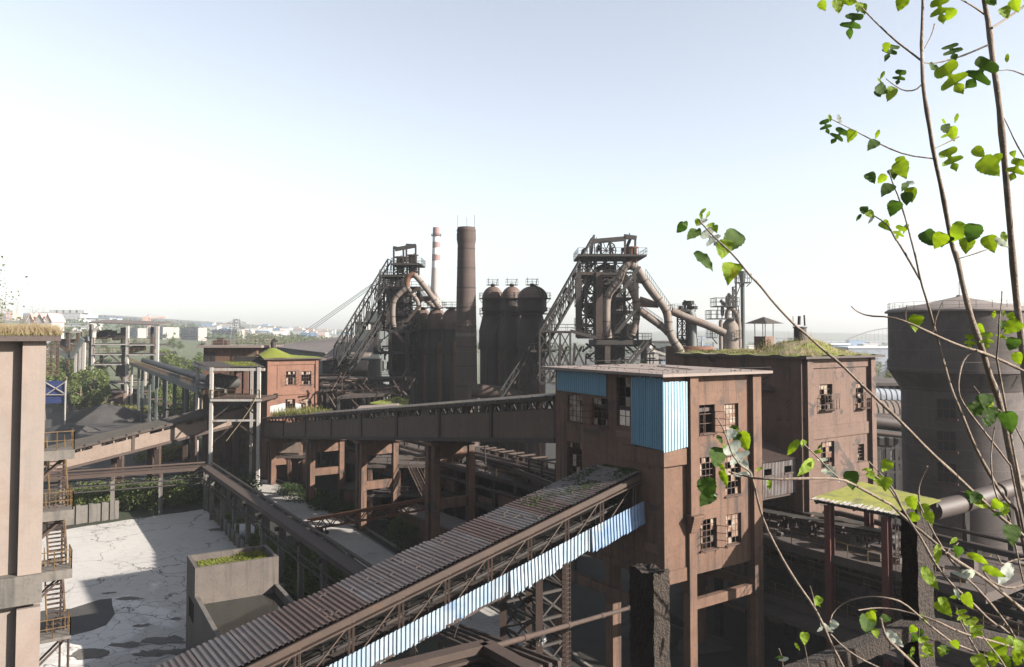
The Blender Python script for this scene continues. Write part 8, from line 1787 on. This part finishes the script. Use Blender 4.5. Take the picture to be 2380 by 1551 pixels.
LV = {'s': "300,40,70h 390,45,85h 440,15,45h 470,15,55h 518,50,60h 548,60,75h 480,165,165ld 780,30,95h 1030,75,165l 1085,95,80h 710,330,125ld 690,300,60h 650,500,40s 665,468,55s 770,485,95l 670,560,90hd 715,590,90h 645,585,60hd 1100,330,140ld 1000,420,110sd 1110,500,210l 1250,470,210l 1345,15,60h 1430,85,85h 1495,40,85h 1440,365,60s 320,790,100ld 385,850,120ld 470,850,85h 400,742,75sp 340,735,50s 600,905,85hd 635,835,60s 1060,805,70hd 1105,835,90h 1050,755,45s 1125,735,60s 1095,1000,150l 1050,845,50s 1270,950,85h 1340,1045,145h 1490,1060,150l 790,1060,120h 735,1085,85hd 600,1110,85hd 660,1115,70h 690,1185,105hd 825,1140,90sp 800,1165,60hd 820,1240,95hd 845,1215,90h 735,1300,110h 780,1010,70h 550,1310,60hd 595,1335,65h 518,1352,60sd 592,1370,60sp 690,1405,85h 765,1450,90l 810,1420,70s 965,1490,125hd 1015,1500,110h 1055,1500,90hd 1130,1450,125h 1220,1455,130hd 1190,1530,110h 1340,1520,115h 1410,1510,120sp 1420,1480,95s 1385,985,60h 1480,960,50h 1360,15,50hd",
      'm': "160,365,110h 205,330,60hd 260,425,135hd 330,392,90sd 345,255,85s 400,243,80s 355,215,80s 445,460,230lp 600,500,240h 540,560,170h 370,655,260sd 608,770,220h 470,372,80h 310,315,65h 420,335,90s 375,300,60p 330,320,70hp",
      'w': "705,865,140h 1210,910,85h 1120,1010,110l 1255,1000,125l 1370,965,75s 1310,795,75s 1385,785,55s 1450,810,70h 1440,895,140h 1370,880,85hd 1450,1030,130hd 1500,1140,100h 1230,1470,110hd 1180,1530,120hd 1255,1510,95h",
      'r': "1830,600,130hd 1755,665,140hd 1880,700,130hd 1860,750,95h 2015,765,165h 330,955,150s 410,925,60h 430,1105,190s 560,1045,100sp 640,1150,200sp 600,1140,110sp 790,1215,140h 1050,1100,100h 945,1175,75h 1000,1215,95h 1050,1240,105h 905,1125,75s 150,1240,95s 70,1120,60s 1260,1390,105h 1350,1450,105h 1255,1500,95h 1395,1505,95h 1740,1350,105hd 1800,1390,110h 1900,1400,95h 1965,1440,105h 1920,1470,80s 1690,1320,70hd 1830,760,90sd 520,985,80s 540,945,50s",
      'e': "60,1490,95sp 30,1480,70sd 225,1340,85h 170,1395,65s 320,1060,80h 330,1080,50s 390,1250,130sp 440,1240,90hp 340,1265,70sp 700,1235,160hd 740,1180,90h 825,1190,85hd 910,1335,190sp 765,1300,65h 1040,1270,75h 1055,1335,75h 1150,1390,125l 1170,1440,90h 1040,1435,80s 1030,1475,60sd 1230,700,150s 1385,680,95h 1350,595,80s 1540,730,160s 1430,840,200sp 1740,850,250sp 1660,830,160s 1175,880,190s 1380,1000,100sp 1360,1020,70s 1470,1055,115h 1290,1110,130h 1275,1070,85h 1430,1180,125l 1530,1255,130l 1510,1290,90h 1130,1190,95s 1280,1430,95hd 1260,1440,70h 1370,1385,75h 1700,1410,150h 1860,1430,150h 1780,1370,95h 1650,1500,105h 1560,1530,120h 1840,1490,120h 1795,560,150h 1640,1475,70h 1750,1530,120h 740,1120,60s 1100,1300,60h 1130,1470,50s",
      'b': "1330,590,110hp 1425,635,140h 1370,610,80hd 1350,555,70h 1390,740,230lp 1400,860,120sp 1240,750,150h 1275,815,80s 1175,965,150h 1160,1030,140h 1215,985,80sp 1285,885,130s 1465,845,100sp 1255,620,85sd 1360,570,60s 1300,690,70h"}
mA, mB_, mC = MB(), MB(), MB(); rnd2 = random.Random(99); camf = (V3((0,0,1))).normalized()
for k, txt in LV.items():
    for tok in txt.split():
        x, y, rest = tok.split(','); num = ''.join(ch for ch in rest if ch.isdigit()); fl_ = rest[len(num):]; px, py = Zs[k](float(x), float(y)); sz = float(num)/SC_[k]/1.721
        Yd = 3.55 + .6*rnd2.random() if k in 'reb' else 3.9 + .35*rnd2.random()
        c = at(px, py, Yd); size = sz*(.85 if 'p' in fl_ else 1.02)*Yd/F; ry = ray(px, py).normalized(); fx = ry.cross(UZ).normalized(); fy = fx.cross(ry)
        # tilt the leaf plane away from facing us: dark ones turn their top to the sky
        tl = rnd2.uniform(-.5,.5); tl2 = rnd2.uniform(-.6,.6); kind = 'l' if 'l' in fl_ else ('s' if 's' in fl_ else 'h')
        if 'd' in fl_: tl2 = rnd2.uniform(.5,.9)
        fx2 = (fx + ry*tl).normalized(); fy2 = (fy + ry*tl2).normalized()
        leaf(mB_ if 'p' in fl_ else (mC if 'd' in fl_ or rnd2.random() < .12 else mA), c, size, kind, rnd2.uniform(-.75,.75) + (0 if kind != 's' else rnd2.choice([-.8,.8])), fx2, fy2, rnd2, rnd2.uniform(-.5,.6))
mA.build('leaves', M_['leafA'], MT, smooth=70); mB_.build('leaves', M_['leafB'], MT, smooth=70); mC.build('leaves', M_['leafC'], MT, smooth=70)
# ================================================================== haze: one closed box of even, thin air round everything
mb = MB(); mb.box(-5500, 5500, -80, 3450, -3, 124)
hz = struct(mb, 'haze', None, kind='stuff') if False else None
me = bpy.data.meshes.new('haze'); me.from_pydata(mb.v, [], mb.f); hz = bpy.data.objects.new('haze', me); COL.objects.link(hz); hz['kind'] = 'stuff'
hm = bpy.data.materials.new('haze'); hm.use_nodes = True; hm.node_tree.nodes.remove(hm.node_tree.nodes['Principled BSDF'])
pv_ = hm.node_tree.nodes.new('ShaderNodeVolumePrincipled'); pv_.inputs['Color'].default_value = (.66,.685,.72,1); pv_.inputs['Density'].default_value = .00018; pv_.inputs['Anisotropy'].default_value = .25
hm.node_tree.links.new(pv_.outputs[0], hm.node_tree.nodes['Material Output'].inputs['Volume']); me.materials.append(hm)
